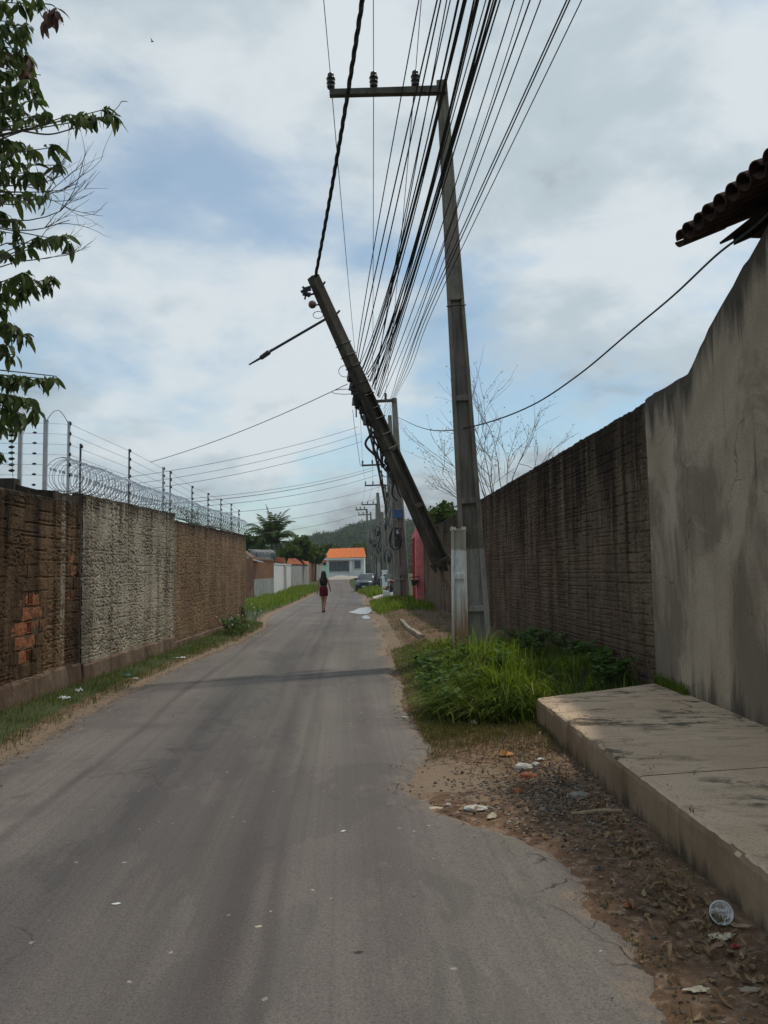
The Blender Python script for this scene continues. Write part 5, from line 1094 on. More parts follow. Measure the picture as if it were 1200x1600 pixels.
w, A, B, zA, zB, P = far_wall('white_wall', 'shorter white far wall with dark plants at its foot', (469, 83.2), (481, 94), 884, 885, 'far_white')
far_wall('brick_far_wall', 'small red brick wall at the far bend of the street', (481, 94.3), (494, 104), 880, 880.5, 'far_bricks')
far_wall('pale_wall', 'pale plaster wall beside the green gate', (494, 104), (505, 110), 878, 878, 'far_plaster')
gw, A, B, zA, zB, P = far_wall('green_gate', 'light green gate left of the orange-roofed house', (505, 110.2), (513, 112), 884, 884, 'green_paint', 'gate')
for f_ in (0.25, 0.5, 0.75): q = A.lerp(B, f_); MB().box((q.x, q.y - 0.04, (zA + 0.4) / 2), (0.06, 0.05, zA - 0.5)).build('gate_rib', 'green_paint', gw)
# roofs of the houses behind the left walls
def low_house(label, px0, px1, Y, ye, yr, dy, mat='tile_red'):
    e0, e1 = at(px0, ye, Y), at(px1, ye + 1, Y + dy); r0_, r1_ = at(px0 + 3, yr, Y + 4), at(px1 - 2, yr + 1, Y + dy + 4); rt = empty('low_house', (e0.x, e0.y, 0))
    tile_roof('roof', e0, e1, r0_, r1_, mat, rt, 18, 0.10, 5)
    g0 = 0.0; d = Vector((0, 0.5, 0)); MB().hexa([Vector((e0.x, e0.y, g0)) + d, Vector((e1.x, e1.y, g0)) + d, Vector((r1_.x, r1_.y, g0)), Vector((r0_.x, r0_.y, g0))], [e0 + d - Vector((0, 0, .1)), e1 + d - Vector((0, 0, .1)), r1_ - Vector((0, 0, .25)), r0_ - Vector((0, 0, .25))]).build('wall_face', 'far_plaster', rt)
    tag(rt, label, 'house'); return rt
low_house('low house with dull red tiles behind the orange brick wall', 428, 446, 57, 880, 872, 3)
low_house('low house with red tiles showing above the long white wall', 446, 482, 66, 882, 873, 16)
low_house('small far house with red tiles left of the orange-roofed house', 489, 513, 116, 880, 871, 2, 'tile_red')
# the white house with the orange roof
hb = at(540, 903, 116); hs = empty('orange_roofed_house', (hb.x, 116, 0.6)); zb = 0.2
x0, x1 = at(510, 880, 116).x, at(569, 880, 116).x; ze = at(540, 871, 116).z
MB().box(((x0 + x1) / 2, 119.2, (zb + ze) / 2), (x1 - x0, 6.4, ze - zb)).build('wall_face', 'white_wall', hs)
tile_roof('roof', (x0 - 0.3, 115.3, ze - 0.15), (x1 + 0.35, 115.3, ze - 0.05), (x0 + 0.3, 119.5, at(540, 857.5, 119.5).z), (x1 - 0.1, 119.5, at(540, 856.5, 119.5).z), 'tile_orange', hs, 26, 0.09, 8)
MB().box(((x0 + x1) / 2, 115.35, ze - 0.24), (x1 - x0 + 0.5, 0.12, 0.2)).build('fascia', 'white_wall', hs)
def win(px0, px1, py0, py1, label=None):
    a, c_ = at(px0, py0, 115.97), at(px1, py1, 115.97); wn_ = MB().box(((a.x + c_.x) / 2, 115.96, (a.z + c_.z) / 2), (c_.x - a.x, 0.06, a.z - c_.z)).build('window', 'window_glass', hs)
    m = MB()
    for k in range(9): x = a.x + (c_.x - a.x) * k / 8; m.tube([(x, 115.88, c_.z), (x, 115.88, a.z)], 0.022, 4)
    o = m.build('grille', 'grille_grey', wn_); o['kind'] = 'stuff'
    m = MB(); m.box(((a.x + c_.x) / 2, 115.9, a.z + 0.04), (c_.x - a.x + 0.16, 0.12, 0.08)); m.box(((a.x + c_.x) / 2, 115.9, c_.z - 0.04), (c_.x - a.x + 0.16, 0.16, 0.08)); m.build('frame', 'white_wall', wn_)
win(514.5, 545, 877, 893); win(554, 563.5, 876, 888.5)
MB().box((at(548.5, 885, 115.8).x, 115.8, (0.4 + ze) / 2), (0.28, 0.3, ze - 0.5)).build('porch_column', 'white_wall', hs)
tag(hs, 'white house with a bright orange tiled roof at the end of the street', 'house')
m = MB(); rs = []
for i in range(12):
    f_ = i / 11; q = at(513 + 46 * f_, 900, 109 + 2 * f_); h_ = 0.55 * math.sin(math.pi * min(1, 0.15 + f_ * 0.8)) + 0.1 * random.random(); g_ = float(gz(q.x, q.y))
    rs.append([(q.x, q.y - 1.3, g_ - 0.2), (q.x, q.y - 0.5, g_ + h_ * 0.6), (q.x, q.y + 0.6, g_ + h_), (q.x, q.y + 3, g_ + h_ * 0.8), (q.x, q.y + 3.2, g_ - 0.2)])
o = m.rings(rs).build('concrete_apron', 'ramp_concrete'); tag(o, 'pale sloping concrete apron in front of the orange-roofed house', 'ramp')
# right side of the far street
far_wall('roadside_wall', 'pale far wall behind the row of poles', (586, 108), (604, 57), 872, 866, 'far_plaster')
gp = at(601, 912, 50); m = MB(); m.box((gp.x, 50, 0.75), (0.34, 0.34, 1.75)); m.box((gp.x, 50, 1.66), (0.42, 0.42, 0.08)); o = m.build('gate_pillar', 'white_wall'); tag(o, 'small white gate pillar standing left of the motorcycle', 'pillar')
q = at(606.5, 903, 49); m = MB(); m.box(q, (0.42, 0.3, 0.5)); m.box(q + Vector((0, -0.16, 0)), (0.3, 0.02, 0.36)); o = m.build('letter_box', 'grille_grey'); tag(o, 'grey meter cabinet beside the white gate pillar', 'cabinet')
rg = empty('red_gate', (rwx(33.6), 33.6, 0.2)); px_ = rwx(33.4)
zt_ = at(648, 813, 33.5).z
MB().box((px_ - 0.02, 33.62, zt_ / 2), (0.62, 0.75, zt_)).build('pillar', 'red_paint', rg)
MB().prism([(px_ - 0.40, 33.2, zt_), (px_ + 0.36, 33.2, zt_), (px_ + 0.30, 33.2, zt_ + 0.10), (px_ + 0.05, 33.2, zt_ + 0.16), (px_ - 0.34, 33.2, zt_ + 0.10)], (0, 0.85, 0)).build('pillar_cap', 'red_paint', rg)
MB().box((px_ - 0.22, 36.0, 1.65), (0.12, 4.0, 2.9)).build('gate_leaf', 'red_paint_dark', rg)
for k in range(6): MB().box((px_ - 0.30, 34.4 + 0.62 * k, 1.65), (0.06, 0.08, 2.7)).build('gate_bar', 'red_paint_dark', rg)
MB().box((px_ - 0.1, 36.0, 3.22), (0.5, 4.1, 0.22)).build('lintel', 'red_paint', rg)
tag(rg, 'red painted gate pillar and gate at the end of the dark brick wall', 'gate')
q = at(648, 907, 33.0); m = MB(); m.box(q, (0.36, 0.30, 0.04)); m.tube([q + Vector((-.2, 0, .02)), q + Vector((-.2, 0, .14)), q + Vector((.24, 0, .16)), q + Vector((.2, 0, 0))], 0.02, 5); m.tube([q + Vector((.15, 0, -.02)), q + Vector((.1, .1, -.25)), q + Vector((.15, .3, -.3))], 0.02, 5); m.prism([q + Vector((-.15, -.12, -.02)), q + Vector((.15, -.12, -.02)), q + Vector((.03, -.12, -.22)), q + Vector((-.12, -.12, -.22))], (0, .2, 0))
o = m.build('bracket_rack', 'car_black'); tag(o, 'small black rack jutting in front of the red gate', 'rack')
# concrete ramp, block, kerb, puddle
g1, g2, g3, g4 = G(-0.55, 39.5), G(0.35, 39.0), G(0.6, 46), G(-0.75, 46)
m = MB(); m.hexa([g1 - Vector((0, 0, .2)), g2 - Vector((0, 0, .2)), g3 - Vector((0, 0, .2)), g4 - Vector((0, 0, .2))], [g1 + Vector((0, 0, .05)), g2 + Vector((0, 0, .22)), g3 + Vector((0, 0, .22)), g4 + Vector((0, 0, .05))]); o = m.build('driveway_ramp', 'ramp_concrete'); tag(o, 'pale concrete driveway ramp beyond the puddle', 'ramp')
q = at(605, 935, 38.4); m = MB(); m.prism([(q.x - 0.24, 38.3, 0.1), (q.x + 0.26, 38.3, 0.1), (q.x + 0.30, 38.3, 0.26), (q.x + 0.06, 38.3, 0.62), (q.x - 0.22, 38.3, 0.66)], (0, 0.5, 0)); o = m.build('concrete_block', 'white_wall'); tag(o, 'tilted white concrete block on the verge by the ramp', 'block')
kr = empty('kerb', G(0.55, 22)); kpts = [gnd(627, 971, 0.1), gnd(637, 982, 0.12), gnd(648, 990, 0.13), gnd(661, 1001, 0.14)]
for a, b_ in zip(kpts[:-1], kpts[1:]):
    for k in range(3): p, q = a.lerp(b_, k / 3 + 0.01), a.lerp(b_, (k + 1) / 3 - 0.01); p.z = float(gz(p.x, p.y)) + 0.02 + random.uniform(-.015, .015); q.z = float(gz(q.x, q.y)) + 0.02; MB().tube([p, q], 0.065, 4).build('kerb_stone', 'kerb', kr)
tag(kr, 'broken row of thin pale kerb stones beside the bare verge', 'kerb', kind='thing')
def puddle(label, pxs):
    c_ = [gnd(x, y, 0.0) for x, y in pxs]; c_ = [Vector((p.x, p.y, 0.016)) for p in c_]; cc = catmull(c_ + [c_[0]], 5)[:-1]
    o = MB().poly(cc).build('puddle', 'puddle_water'); o['kind'] = 'structure'; o['label'] = label
puddle('bright puddle of pale milky water on the road edge', [(543, 957), (553, 954.5), (563, 950.5), (579, 949.5), (581, 955.5), (572, 960), (557, 959.5)])
puddle('small second puddle below the bright one', [(565, 965), (571, 961.8), (577, 964), (578, 967.5), (569, 967.5)])

# ================================================================== TREES BEYOND
def leafy_tree(name, label, base, crown, rad, nb, per, leaf, mat, cat='tree', group=None, flat=0.8):
    rt = empty(name, base); base = Vector(base); crown = Vector(crown); m = MB(); m.tube([base, base.lerp(crown, 0.6) + Vector((0.1, 0, 0)), crown], [rad * 0.09, rad * 0.07, rad * 0.03], 7)
    cs = []
    for k in range(nb):
        d = Vector((random.gauss(0, 1), random.gauss(0, 1), random.gauss(0, 1))).normalized() * rad * random.uniform(0.35, 0.95); d.z *= flat; c0 = crown + d; cs.append(tuple(c0)); m.tube([base.lerp(crown, 0.7), c0], [rad * 0.035, rad * 0.01], 5)
    m.build('trunk', 'bark', rt); V, T = clumps(np.array(cs), rng.uniform(0.25, 0.5, nb) * rad, per, leaf, 0.75); o = np_mesh('crown', V, T, mat, rt); o['kind'] = 'stuff'
    tag(rt, label, cat, group); return rt
def ptree(label, px, py, Y, rpx, nb=14, per=130, leaf=0.16, mat='bush_leaf', name='leafy_tree'):
    c0 = at(px, py, Y); return leafy_tree(name, label, (c0.x, Y, 0), c0, rpx / F * Y, nb, per, leaf, mat)
ptree('round green tree right of the coconut palm', 463, 862, 78, 26, 20, 150, 0.22)
ptree('low green tree between the palm and the far red roofs', 492, 866, 100, 20, 14, 130, 0.26)
ptree('dark tree standing left of the coconut palm', 393, 850, 82, 24, 18, 150, 0.22, 'forest_leaf')
ptree('yellowish green tree behind the orange roof', 518, 863, 150, 17, 18, 130, 0.3)
ptree('broad green tree behind the right end of the orange roof', 566, 861, 160, 18, 18, 130, 0.3)
ptree('bushy green tree showing above the dark brick wall by the leaning pole', 697, 806, 37, 26, 18, 160, 0.085, 'bush_leaf')
ptree('small tree behind the red gate pillar', 668, 822, 44, 16, 10, 130, 0.09, 'forest_leaf')
# coconut palm
pc = at(425, 848, 72); palm = empty('coconut_palm', (pc.x, 72, 0)); MB().tube(catmull([(pc.x + 0.3, 72, -0.2), (pc.x + 0.15, 72, 2), (pc.x, 72, pc.z)], 5), [0.2 - 0.006 * i for i in range(11)], 8).build('trunk', 'bark', palm)
for k in range(30):
    a = 2.4 * k + random.uniform(-.2, .2); el = [1.42, 1.2, 1.0, 0.75, 0.2][k % 5] + random.uniform(-.1, .1); L_ = random.uniform(2.9, 3.9); d = Vector((math.cos(a) * math.cos(el), math.sin(a) * math.cos(el), math.sin(el))); p = pc.copy(); pts_ = [p.copy()]; n_ = 14
    for i in range(n_): d = (d + Vector((0, 0, -0.045 - 0.012 * i))).normalized(); p = p + d * L_ / n_; pts_.append(p.copy())
    V, T = [], []
    for i in range(1, n_ + 1):
        dd = (pts_[i] - pts_[i-1]).normalized(); sd_ = dd.cross(Vector((0, 0, 1))); sd_ = sd_.normalized() if sd_.length > 1e-3 else Vector((1, 0, 0)); ll = 0.75 * math.sin(math.pi * min(0.97, 0.18 + 0.8 * i / n_)) + 0.12
        for s in (-1, 1):
            for h_ in (0, 0.5):
                q = pts_[i].lerp(pts_[i-1], h_); tip = q + (sd_ * s * 0.8 + dd * 0.55 + Vector((0, 0, -0.42 + random.uniform(-.25, .1)))).normalized() * ll; b0 = len(V); V += [tuple(q - dd * 0.045), tuple(q + dd * 0.045), tuple(q.lerp(tip, .55) + dd * 0.05), tuple(tip)]; T += [(b0, b0+1, b0+2), (b0, b0+2, b0+3)]
    fr_ = np_mesh('frond', V, T, 'palm_leaf', palm); MB().tube(pts_, [0.05 - 0.003 * i for i in range(n_ + 1)], 5).build('midrib', 'palm_leaf', fr_)
tag(palm, 'coconut palm with arching fronds behind the far white wall', 'palm tree')
# nearly leafless tree behind the right wall
bt0 = Vector((3.35, 22.5, 0.1)); bt_ = empty('bare_tree', bt0); m = MB(); lv = []
m.tube([bt0, bt0 + Vector((0.05, 0, 1.5)), bt0 + Vector((0, 0, 2.9))], [0.09, 0.075, 0.06], 8)
for k, (px, py) in enumerate([(690, 700), (705, 655), (745, 640), (770, 690), (800, 660), (832, 672), (845, 715), (680, 745), (725, 690), (815, 715), (760, 740), (700, 760), (785, 745)]):
    e_ = at(px, py, 22.5 + random.uniform(-0.8, 0.8)); s_ = bt0 + Vector((0, 0, 2.6 + random.uniform(-.5, .3))); L_ = (e_ - s_).length; m.tube([s_, s_.lerp(e_, .35) + Vector((0, 0, .05))], [0.035, 0.022], 5, False); twig(m, s_.lerp(e_, 0.33) + Vector((0, 0, .05)), e_ - s_, L_ * 0.62, 0.018, 2, 0.42, 4, lv)
m.build('branches', 'pale_twig', bt_); V = []; T = []
for p, d in lv:
    for j in range(random.choice((0, 1, 1, 2))):
        q = p + Vector((random.gauss(0, .05), random.gauss(0, .05), random.gauss(0, .04))); a = Vector((random.gauss(0, 1), random.gauss(0, 1), random.gauss(-.4, .6))).normalized() * 0.055; b_ = a.orthogonal().normalized() * 0.022; n0 = len(V); V += [tuple(q), tuple(q + a * 0.5 + b_), tuple(q + a), tuple(q + a * 0.5 - b_)]; T.append((n0, n0+1, n0+2, n0+3))
o = np_mesh('leaflets', V, T, 'red_leaf', bt_); o['kind'] = 'stuff'
tag(bt_, 'nearly leafless tree with pale twigs behind the dark brick wall', 'tree')

# ================================================================== GRASS AND WEEDS
def blades(name, label, pts_, h, w, lean, mat, cat='grass', curl=1.0):
    pts_ = np.asarray(pts_, float); n = len(pts_); h = np.asarray(h)[:, None]; az = rng.uniform(0, 2 * np.pi, n); d = np.stack([np.cos(az), np.sin(az), 0 * az], 1) * rng.uniform(0.15, 0.9, (n, 1)) + lean
    side = np.stack([-d[:, 1], d[:, 0], 0 * az], 1); side /= np.linalg.norm(side, axis=1, keepdims=True) + 1e-6; w = np.asarray(w).reshape(-1, 1) * np.ones((n, 1)); lev = []
    for s, k in ((0, 0.7), (0.4, 1.0), (0.75, 0.7), (1.0, 0.0)):
        c_ = pts_ + d * h * (s ** 1.8) * 0.75 * curl; c_[:, 2] += (h[:, 0] * (s - 0.38 * curl * s ** 2.6 * np.linalg.norm(d, axis=1)))
        lev.append(c_ - side * w * k / 2); 
        if k > 0: lev.append(c_ + side * w * k / 2)
    V = np.stack(lev, 1).reshape(-1, 3); k = np.arange(n)[:, None] * 7
    T = np.concatenate([k + np.array([[a, b, c]]) for a, b, c in ((0, 1, 3), (0, 3, 2), (2, 3, 5), (2, 5, 4), (4, 5, 6))], 0)
    o = np_mesh(name, V, T, mat); tag(o, label, cat, kind='stuff'); return o
def scatter(n, x0, x1, y0, y1, keep, noise_s=1.7):
    out = []
    while len(out) < n:
        X = rng.uniform(0, 1, 4000); Y = rng.uniform(0, 1, 4000); y = y0 + (y1 - y0) * Y; a = x0(y) if callable(x0) else x0; b_ = x1(y) if callable(x1) else x1; x = a + (b_ - a) * X
        k = keep(x, y) > rng.uniform(0, 1, 4000); out += list(zip(x[k], y[k]))
    P_ = np.array(out[:n]); return np.column_stack([P_, gz(P_[:, 0], P_[:, 1]) - 0.01])
def patchy(x, y, s=2.0): return 0.5 + 0.5 * np.sin(x * s * 2.1 + 2 * np.sin(y * s)) * np.sin(y * s * 1.7 + 1.3 * np.sin(x * s * 1.3))
wallx = lambda y: np.interp(y, [9, 24.8, 33.3], [WX, 2.08, 1.64])
walk_lim = lambda x: np.interp(x, [-5, 1.5, 1.53, 3.2], [7.75, 7.75, 8.04, 8.96])
# tall clump at the pole foot
p = scatter(9500, lambda y: XR(y) + 0.05, wallx, 7.9, 14.6, lambda x, y: (y > walk_lim(x)) * sm((x - XR(y)) / 0.35) * sm((y - 7.9) / 0.5) * sm((14.7 - y) / 1.2) * (0.4 + 0.6 * patchy(x, y)) * (1 - 0.55 * sm((x - 2.3) / 0.6)))
dx = p[:, 0] - XR(p[:, 1]); hh = (1 - 0.5 * sm((p[:, 0] - 1.8) / 0.8)) * (1 - 0.55 * sm((p[:, 1] - 9.6) / 2.0)) * (0.10 + 0.34 * sm(dx / 1.0) * sm((p[:, 1] - 8.0) / 0.8)) * rng.uniform(0.3, 1.7, len(p)) * (0.25 + 1.15 * patchy(p[:, 0], p[:, 1], 1.3)) * (1 - 0.25 * sm((p[:, 1] - 12.5) / 2))
blades('tall_grass', 'lush tall green grass around the foot of the big pole', p, hh, rng.uniform(0.006, 0.019, len(p)), np.array([-0.3, -0.5, 0]), 'grass_tall', curl=1.45)
p = scatter(420, lambda y: XR(y) + 0.3, lambda y: wallx(y) - 0.2, 8.3, 14.2, lambda x, y: (y > walk_lim(x)) * patchy(x, y, 2.2))
blades('dry_stalks', 'dry straw-coloured stalks standing among the lush grass', p, rng.uniform(0.15, 0.42, len(p)), rng.uniform(0.003, 0.006, len(p)), np.array([-0.2, -0.2, 0]), 'grass_dry', 'grass', 0.8)
# combed-over long tuft
a_ = rng.uniform(0, 1, 2600); cxy = np.array([1.22, 8.62]); p = np.column_stack([cxy[0] + rng.normal(0, 0.30, 2600), cxy[1] + rng.normal(0, 0.22, 2600)]); k = (p[:, 1] > walk_lim(p[:, 0]) + 0.05) & (p[:, 0] > XR(p[:, 1]) + 0.25); p = p[k]; p = np.column_stack([p, gz(p[:, 0], p[:, 1]) - 0.01])
blades('long_grass_tuft', 'long arching grass tuft combed over beside the sidewalk corner', p, rng.uniform(0.35, 0.62, len(p)), rng.uniform(0.005, 0.010, len(p)), np.array([-0.75, -0.55, 0]), 'grass_tall', 'grass', 1.15)
# short fringes
p = scatter(9000, lambda y: XR(y) + 0.02, lambda y: XR(y) + 0.75, 7.3, 16, lambda x, y: sm((y - 7.3) / 0.5) * (0.25 + 0.75 * patchy(x, y, 2.6)))
blades('short_grass', 'short ragged grass along the right road edge', p, rng.uniform(0.03, 0.11, len(p)), rng.uniform(0.003, 0.007, len(p)), np.array([-0.2, -0.3, 0]), 'grass_short')
p = scatter(3200, 0.35, 1.55, 6.5, 8.2, lambda x, y: sm((y - 6.5) / 1.3) * (0.2 + 0.8 * patchy(x, y, 3)) * (y < walk_lim(x) + 0.3))
blades('dry_grass', 'dry yellowish grass in front of the lush clump', p, rng.uniform(0.03, 0.13, len(p)), rng.uniform(0.003, 0.007, len(p)), np.array([-0.2, -0.5, 0]), 'grass_dry')
p = scatter(700, 1.0, 1.75, 2.4, 5.0, lambda x, y: (0.05 + 0.95 * (patchy(x, y, 4.2) > 0.8)) * (x < 1.58))
blades('sparse_grass', 'sparse little tufts on the bare earth beside the sidewalk', p, rng.uniform(0.015, 0.06, len(p)), rng.uniform(0.002, 0.005, len(p)), np.array([0, 0, 0]), 'grass_dry')
p = scatter(14000, -4.42, lambda y: XL(y) - 0.10, 5.5, 25, lambda x, y: (0.15 + 0.85 * patchy(x, y, 1.9)) * sm((XL(y) - x - 0.02) / 0.2))
blades('verge_grass', 'thin strip of short grass at the foot of the left wall', p, rng.uniform(0.03, 0.13, len(p)), rng.uniform(0.003, 0.008, len(p)), np.array([0.25, -0.1, 0]), 'grass_short')
p = scatter(9000, -10, lambda y: XL(y) - 0.2, 31, 75, lambda x, y: (0.5 + 0.5 * patchy(x, y, 0.7)) * sm((XL(y) - x) / 0.8) * (x > -7.6 - (y - 48) * 0.055))
blades('meadow_grass', 'green grass in front of the far brick and white walls', p, rng.uniform(0.12, 0.42, len(p)), rng.uniform(0.015, 0.035, len(p)), np.array([0, -0.2, 0]), 'grass_tall')
p = scatter(7000, lambda y: XR(y) + 0.15, lambda y: np.maximum(XR(y) + 0.5, wallx(y) - 0.05), 27, 38.5, lambda x, y: (0.5 + 0.5 * patchy(x, y, 1.0)) * sm((y - 27) / 4))
blades('pole_grass', 'dense green grass below the pole with the blue box', p, rng.uniform(0.10, 0.38, len(p)), rng.uniform(0.012, 0.03, len(p)), np.array([-0.2, -0.3, 0]), 'grass_tall')
p = scatter(2500, lambda y: XR(y) + 0.1, lambda y: XR(y) + 2.2, 46, 57, lambda x, y: sm((x - XR(y)) / 0.5) * (0.6 + 0.4 * patchy(x, y, 1.0)))
blades('mound_grass', 'rounded grass mound in front of the parked car', p, rng.uniform(0.25, 0.55, len(p)), rng.uniform(0.02, 0.05, len(p)), np.array([-0.1, -0.2, 0]), 'grass_tall')
p = scatter(3500, lambda y: XR(y) + 0.25, lambda y: wallx(y) - 0.05, 14.5, 28, lambda x, y: 0.12 + 0.5 * (patchy(x, y, 1.6) > 0.72) + 0.4 * sm(1 - (x - XR(y)) / 0.8))
blades('thin_grass', 'thin patchy grass on the bare verge behind the poles', p, rng.uniform(0.03, 0.12, len(p)), rng.uniform(0.004, 0.010, len(p)), np.array([0, -0.2, 0]), 'grass_short')
p = np.column_stack([WX - rng.uniform(0.005, 0.07, 700), rng.uniform(8.0, 8.95, 700), np.full(700, 0.285)])
blades('wall_moss', 'strip of bright moss where the plastered wall meets the sidewalk', p, rng.uniform(0.03, 0.16, 700), rng.uniform(0.004, 0.009, 700), np.array([-0.15, 0, 0]), 'grass_tall', 'moss')

def weed(label, base, h, ns, spread, leafL, mat='weed_leaf', flowers=0, group=None):
    base = Vector(base); rt = empty('weed', base); st = MB(); V = []; T = []; fl = MB()
    for k in range(ns):
        a = random.uniform(0, 6.28); tip = base + Vector((math.cos(a) * spread * random.uniform(.3, 1), math.sin(a) * spread * random.uniform(.3, 1), h * random.uniform(.55, 1))); pth = catmull([base, base.lerp(tip, .5) + Vector((0, 0, h * .12)), tip], 4); st.tube(pth, 0.004, 4)
        for q in pth[3:]:
            for j in range(3):
                d = Vector((random.gauss(0, 1), random.gauss(0, 1), random.uniform(-.1, .5))).normalized(); y = Vector((0, 0, 1)).cross(d).normalized(); L_ = leafL * random.uniform(.6, 1.2); b0 = len(V); z = Vector((0, 0, -L_ * .18))
                V += [tuple(q), tuple(q + d * L_ * .5 + y * L_ * .3), tuple(q + d * L_ * .55), tuple(q + d * L_ * .5 - y * L_ * .3), tuple(q + d * L_ + z)]; T += [(b0, b0+1, b0+2), (b0, b0+2, b0+3), (b0+1, b0+4, b0+2), (b0+2, b0+4, b0+3)]
    for k in range(flowers):
        q = base + Vector((random.gauss(0, spread * .6), random.gauss(0, spread * .6), h * random.uniform(.4, 1.05))); fl.lathe([(0.003, 0), (0.02, 0.006), (0.014, 0.016), (0.002, 0.022)], q, (random.gauss(0, .3), -1, .5), 6)
    st.build('stem', 'weed_leaf', rt); o = np_mesh('foliage', V, T, mat, rt); o['kind'] = 'stuff'
    if flowers: o = fl.build('blossoms', 'white_plastic', rt); o['kind'] = 'stuff'
    tag(rt, label, 'weed', group); return rt
for i in range(14):
    y = 9.2 + 0.34 * i + random.uniform(-.15, .15); x = float(wallx(y)) - random.uniform(0.12, 0.75); weed(f'broad-leaved weed at the foot of the dark brick wall, {ORD[i]} from the sidewalk', G(x, y), random.uniform(.22, .38), 7, .24, .11, group='weeds along the dark brick wall')
for x, y in ((0.75, 9.3), (1.0, 8.7), (0.95, 10.3), (1.35, 9.6), (0.6, 10.6), (0.5, 9.0), (0.7, 8.4), (1.5, 10.6), (0.55, 11.4), (1.1, 11.2)): weed('broad-leaved weed growing inside the lush grass clump', G(x, y), random.uniform(.3, .46), 8, .22, .11, group='weeds in the grass clump')
for i, (px, py) in enumerate(((352, 985), (368, 980), (383, 975), (398, 970), (378, 990), (360, 992))): q = gnd(px, py, 0.05); weed('leafy weed with small pale flowers at the far end of the left wall', G(min(q.x, float(XL(q.y)) - 0.15), q.y), random.uniform(.35, .6), 11, .38, .085, 'weed_leaf', 4, 'flowering weeds at the left wall end')
for i, (px, py, Y) in enumerate(((300, 815, 17.9), (312, 806, 18.6))): b_ = Vector((WT, Y, 2.74)); weed(('first', 'second')[i] + ' self-sown seedling sprouting on top of the left wall in the razor wire', b_, 0.5, 7, .25, .08)

# ================================================================== PERSON
wp = gnd(506, 957, 0.01); wp.z = 0.02; per = empty('person', wp); H = 1.0
J = {'pel': (0, 0, .90, .115), 'wai': (0, .0, 1.03, .095), 'che': (0, .01, 1.20, .115), 'nkb': (0, 0, 1.355, .055), 'nck': (0, .01, 1.42, .045), 'hd': (0, .02, 1.505, .082), 'hdt': (0, .015, 1.585, .068), 'nose': (0, .108, 1.50, .012),
     'shl': (-.15, 0, 1.335, .05), 'ell': (-.215, -.04, 1.07, .037), 'wrl': (-.245, .01, .85, .026), 'hal': (-.25, .03, .77, .027),
     'shr': (.15, 0, 1.335, .05), 'elr': (.225, -.05, 1.08, .037), 'wrr': (.265, .04, .88, .026), 'har': (.275, .07, .80, .027),
     'hil': (-.075, 0, .84, .092), 'knl': (-.055, .07, .47, .055), 'anl': (-.045, .03, .09, .034), 'fol': (-.045, .10, .03, .03), 'tol': (-.045, .16, .025, .022),
     'hir': (.075, 0, .84, .092), 'knr': (.05, .03, .46, .055), 'anr': (.03, -.12, .11, .034), 'for': (.03, -.06, .05, .03), 'tor': (.03, -.005, .025, .022)}
E = [('pel', 'wai'), ('wai', 'che'), ('che', 'nkb'), ('nkb', 'nck'), ('nck', 'hd'), ('hd', 'hdt'), ('hd', 'nose'), ('nkb', 'shl'), ('shl', 'ell'), ('ell', 'wrl'), ('wrl', 'hal'), ('nkb', 'shr'), ('shr', 'elr'), ('elr', 'wrr'), ('wrr', 'har'), ('pel', 'hil'), ('hil', 'knl'), ('knl', 'anl'), ('anl', 'fol'), ('fol', 'tol'), ('pel', 'hir'), ('hir', 'knr'), ('knr', 'anr'), ('anr', 'for'), ('for', 'tor')]
for s, hnd in ((-1, 'hal'), (1, 'har')):                        # fingers, each its own short chain from the palm
    x, y, z, _ = J[hnd]
    for k in range(5):
        a, b_ = f'{hnd}f{k}a', f'{hnd}f{k}b'
        if k == 0: J[a] = (x - s * .015, y + .03, z + .005, .008); J[b_] = (x - s * .02, y + .045, z - .025, .007)
        else: J[a] = (x + s * .003, y - .025 + .014 * k, z - .04 - .004 * (k in (2, 3)), .008); J[b_] = (x - s * .008, y - .022 + .014 * k, z - .075 - .006 * (k in (2, 3)), .007)
        E += [(hnd, a), (a, b_)]
ks = list(J); me = bpy.data.meshes.new('body'); me.from_pydata([J[k][:3] for k in ks], [(ks.index(a), ks.index(b_)) for a, b_ in E], [])
body = bpy.data.objects.new('body', me); C.objects.link(body); body.parent = per
sk = body.modifiers.new('skin', 'SKIN'); sk.use_smooth_shade = True
if not me.skin_vertices: me.skin_vertices.new() if hasattr(me.skin_vertices, 'new') else None
for i, k in enumerate(ks): d = me.skin_vertices[0].data[i]; d.radius = (J[k][3], J[k][3] * (0.72 if k in ('che', 'wai', 'pel') else 1)); d.use_root = (k == 'pel')
ss = body.modifiers.new('sub', 'SUBSURF'); ss.levels = 1; ss.render_levels = 2; me.materials.append(M['skin'])
def ell_rings(spec, n=14):
    return [[wp + Vector((cx + rx * math.cos(2*math.pi*j/n), cy + ry * math.sin(2*math.pi*j/n), z)) for j in range(n)] for cx, cy, z, rx, ry in spec]
MB().rings(ell_rings([(0, 0, 1.05, .128, .098), (0, 0, 1.12, .14, .11), (0, .01, 1.22, .152, .118), (0, .005, 1.30, .158, .10), (0, 0, 1.365, .125, .075), (0, 0, 1.39, .07, .06)]), False).build('top', 'cloth_black', per, True)
MB().rings(ell_rings([(0, 0, 1.03, .128, .10), (0, 0, .97, .152, .122), (0, -.01, .88, .172, .14), (0, 0, .78, .176, .135), (0, 0, .66, .172, .125), (0, 0, .64, .168, .12)]), False).build('skirt', 'cloth_maroon', per, True)
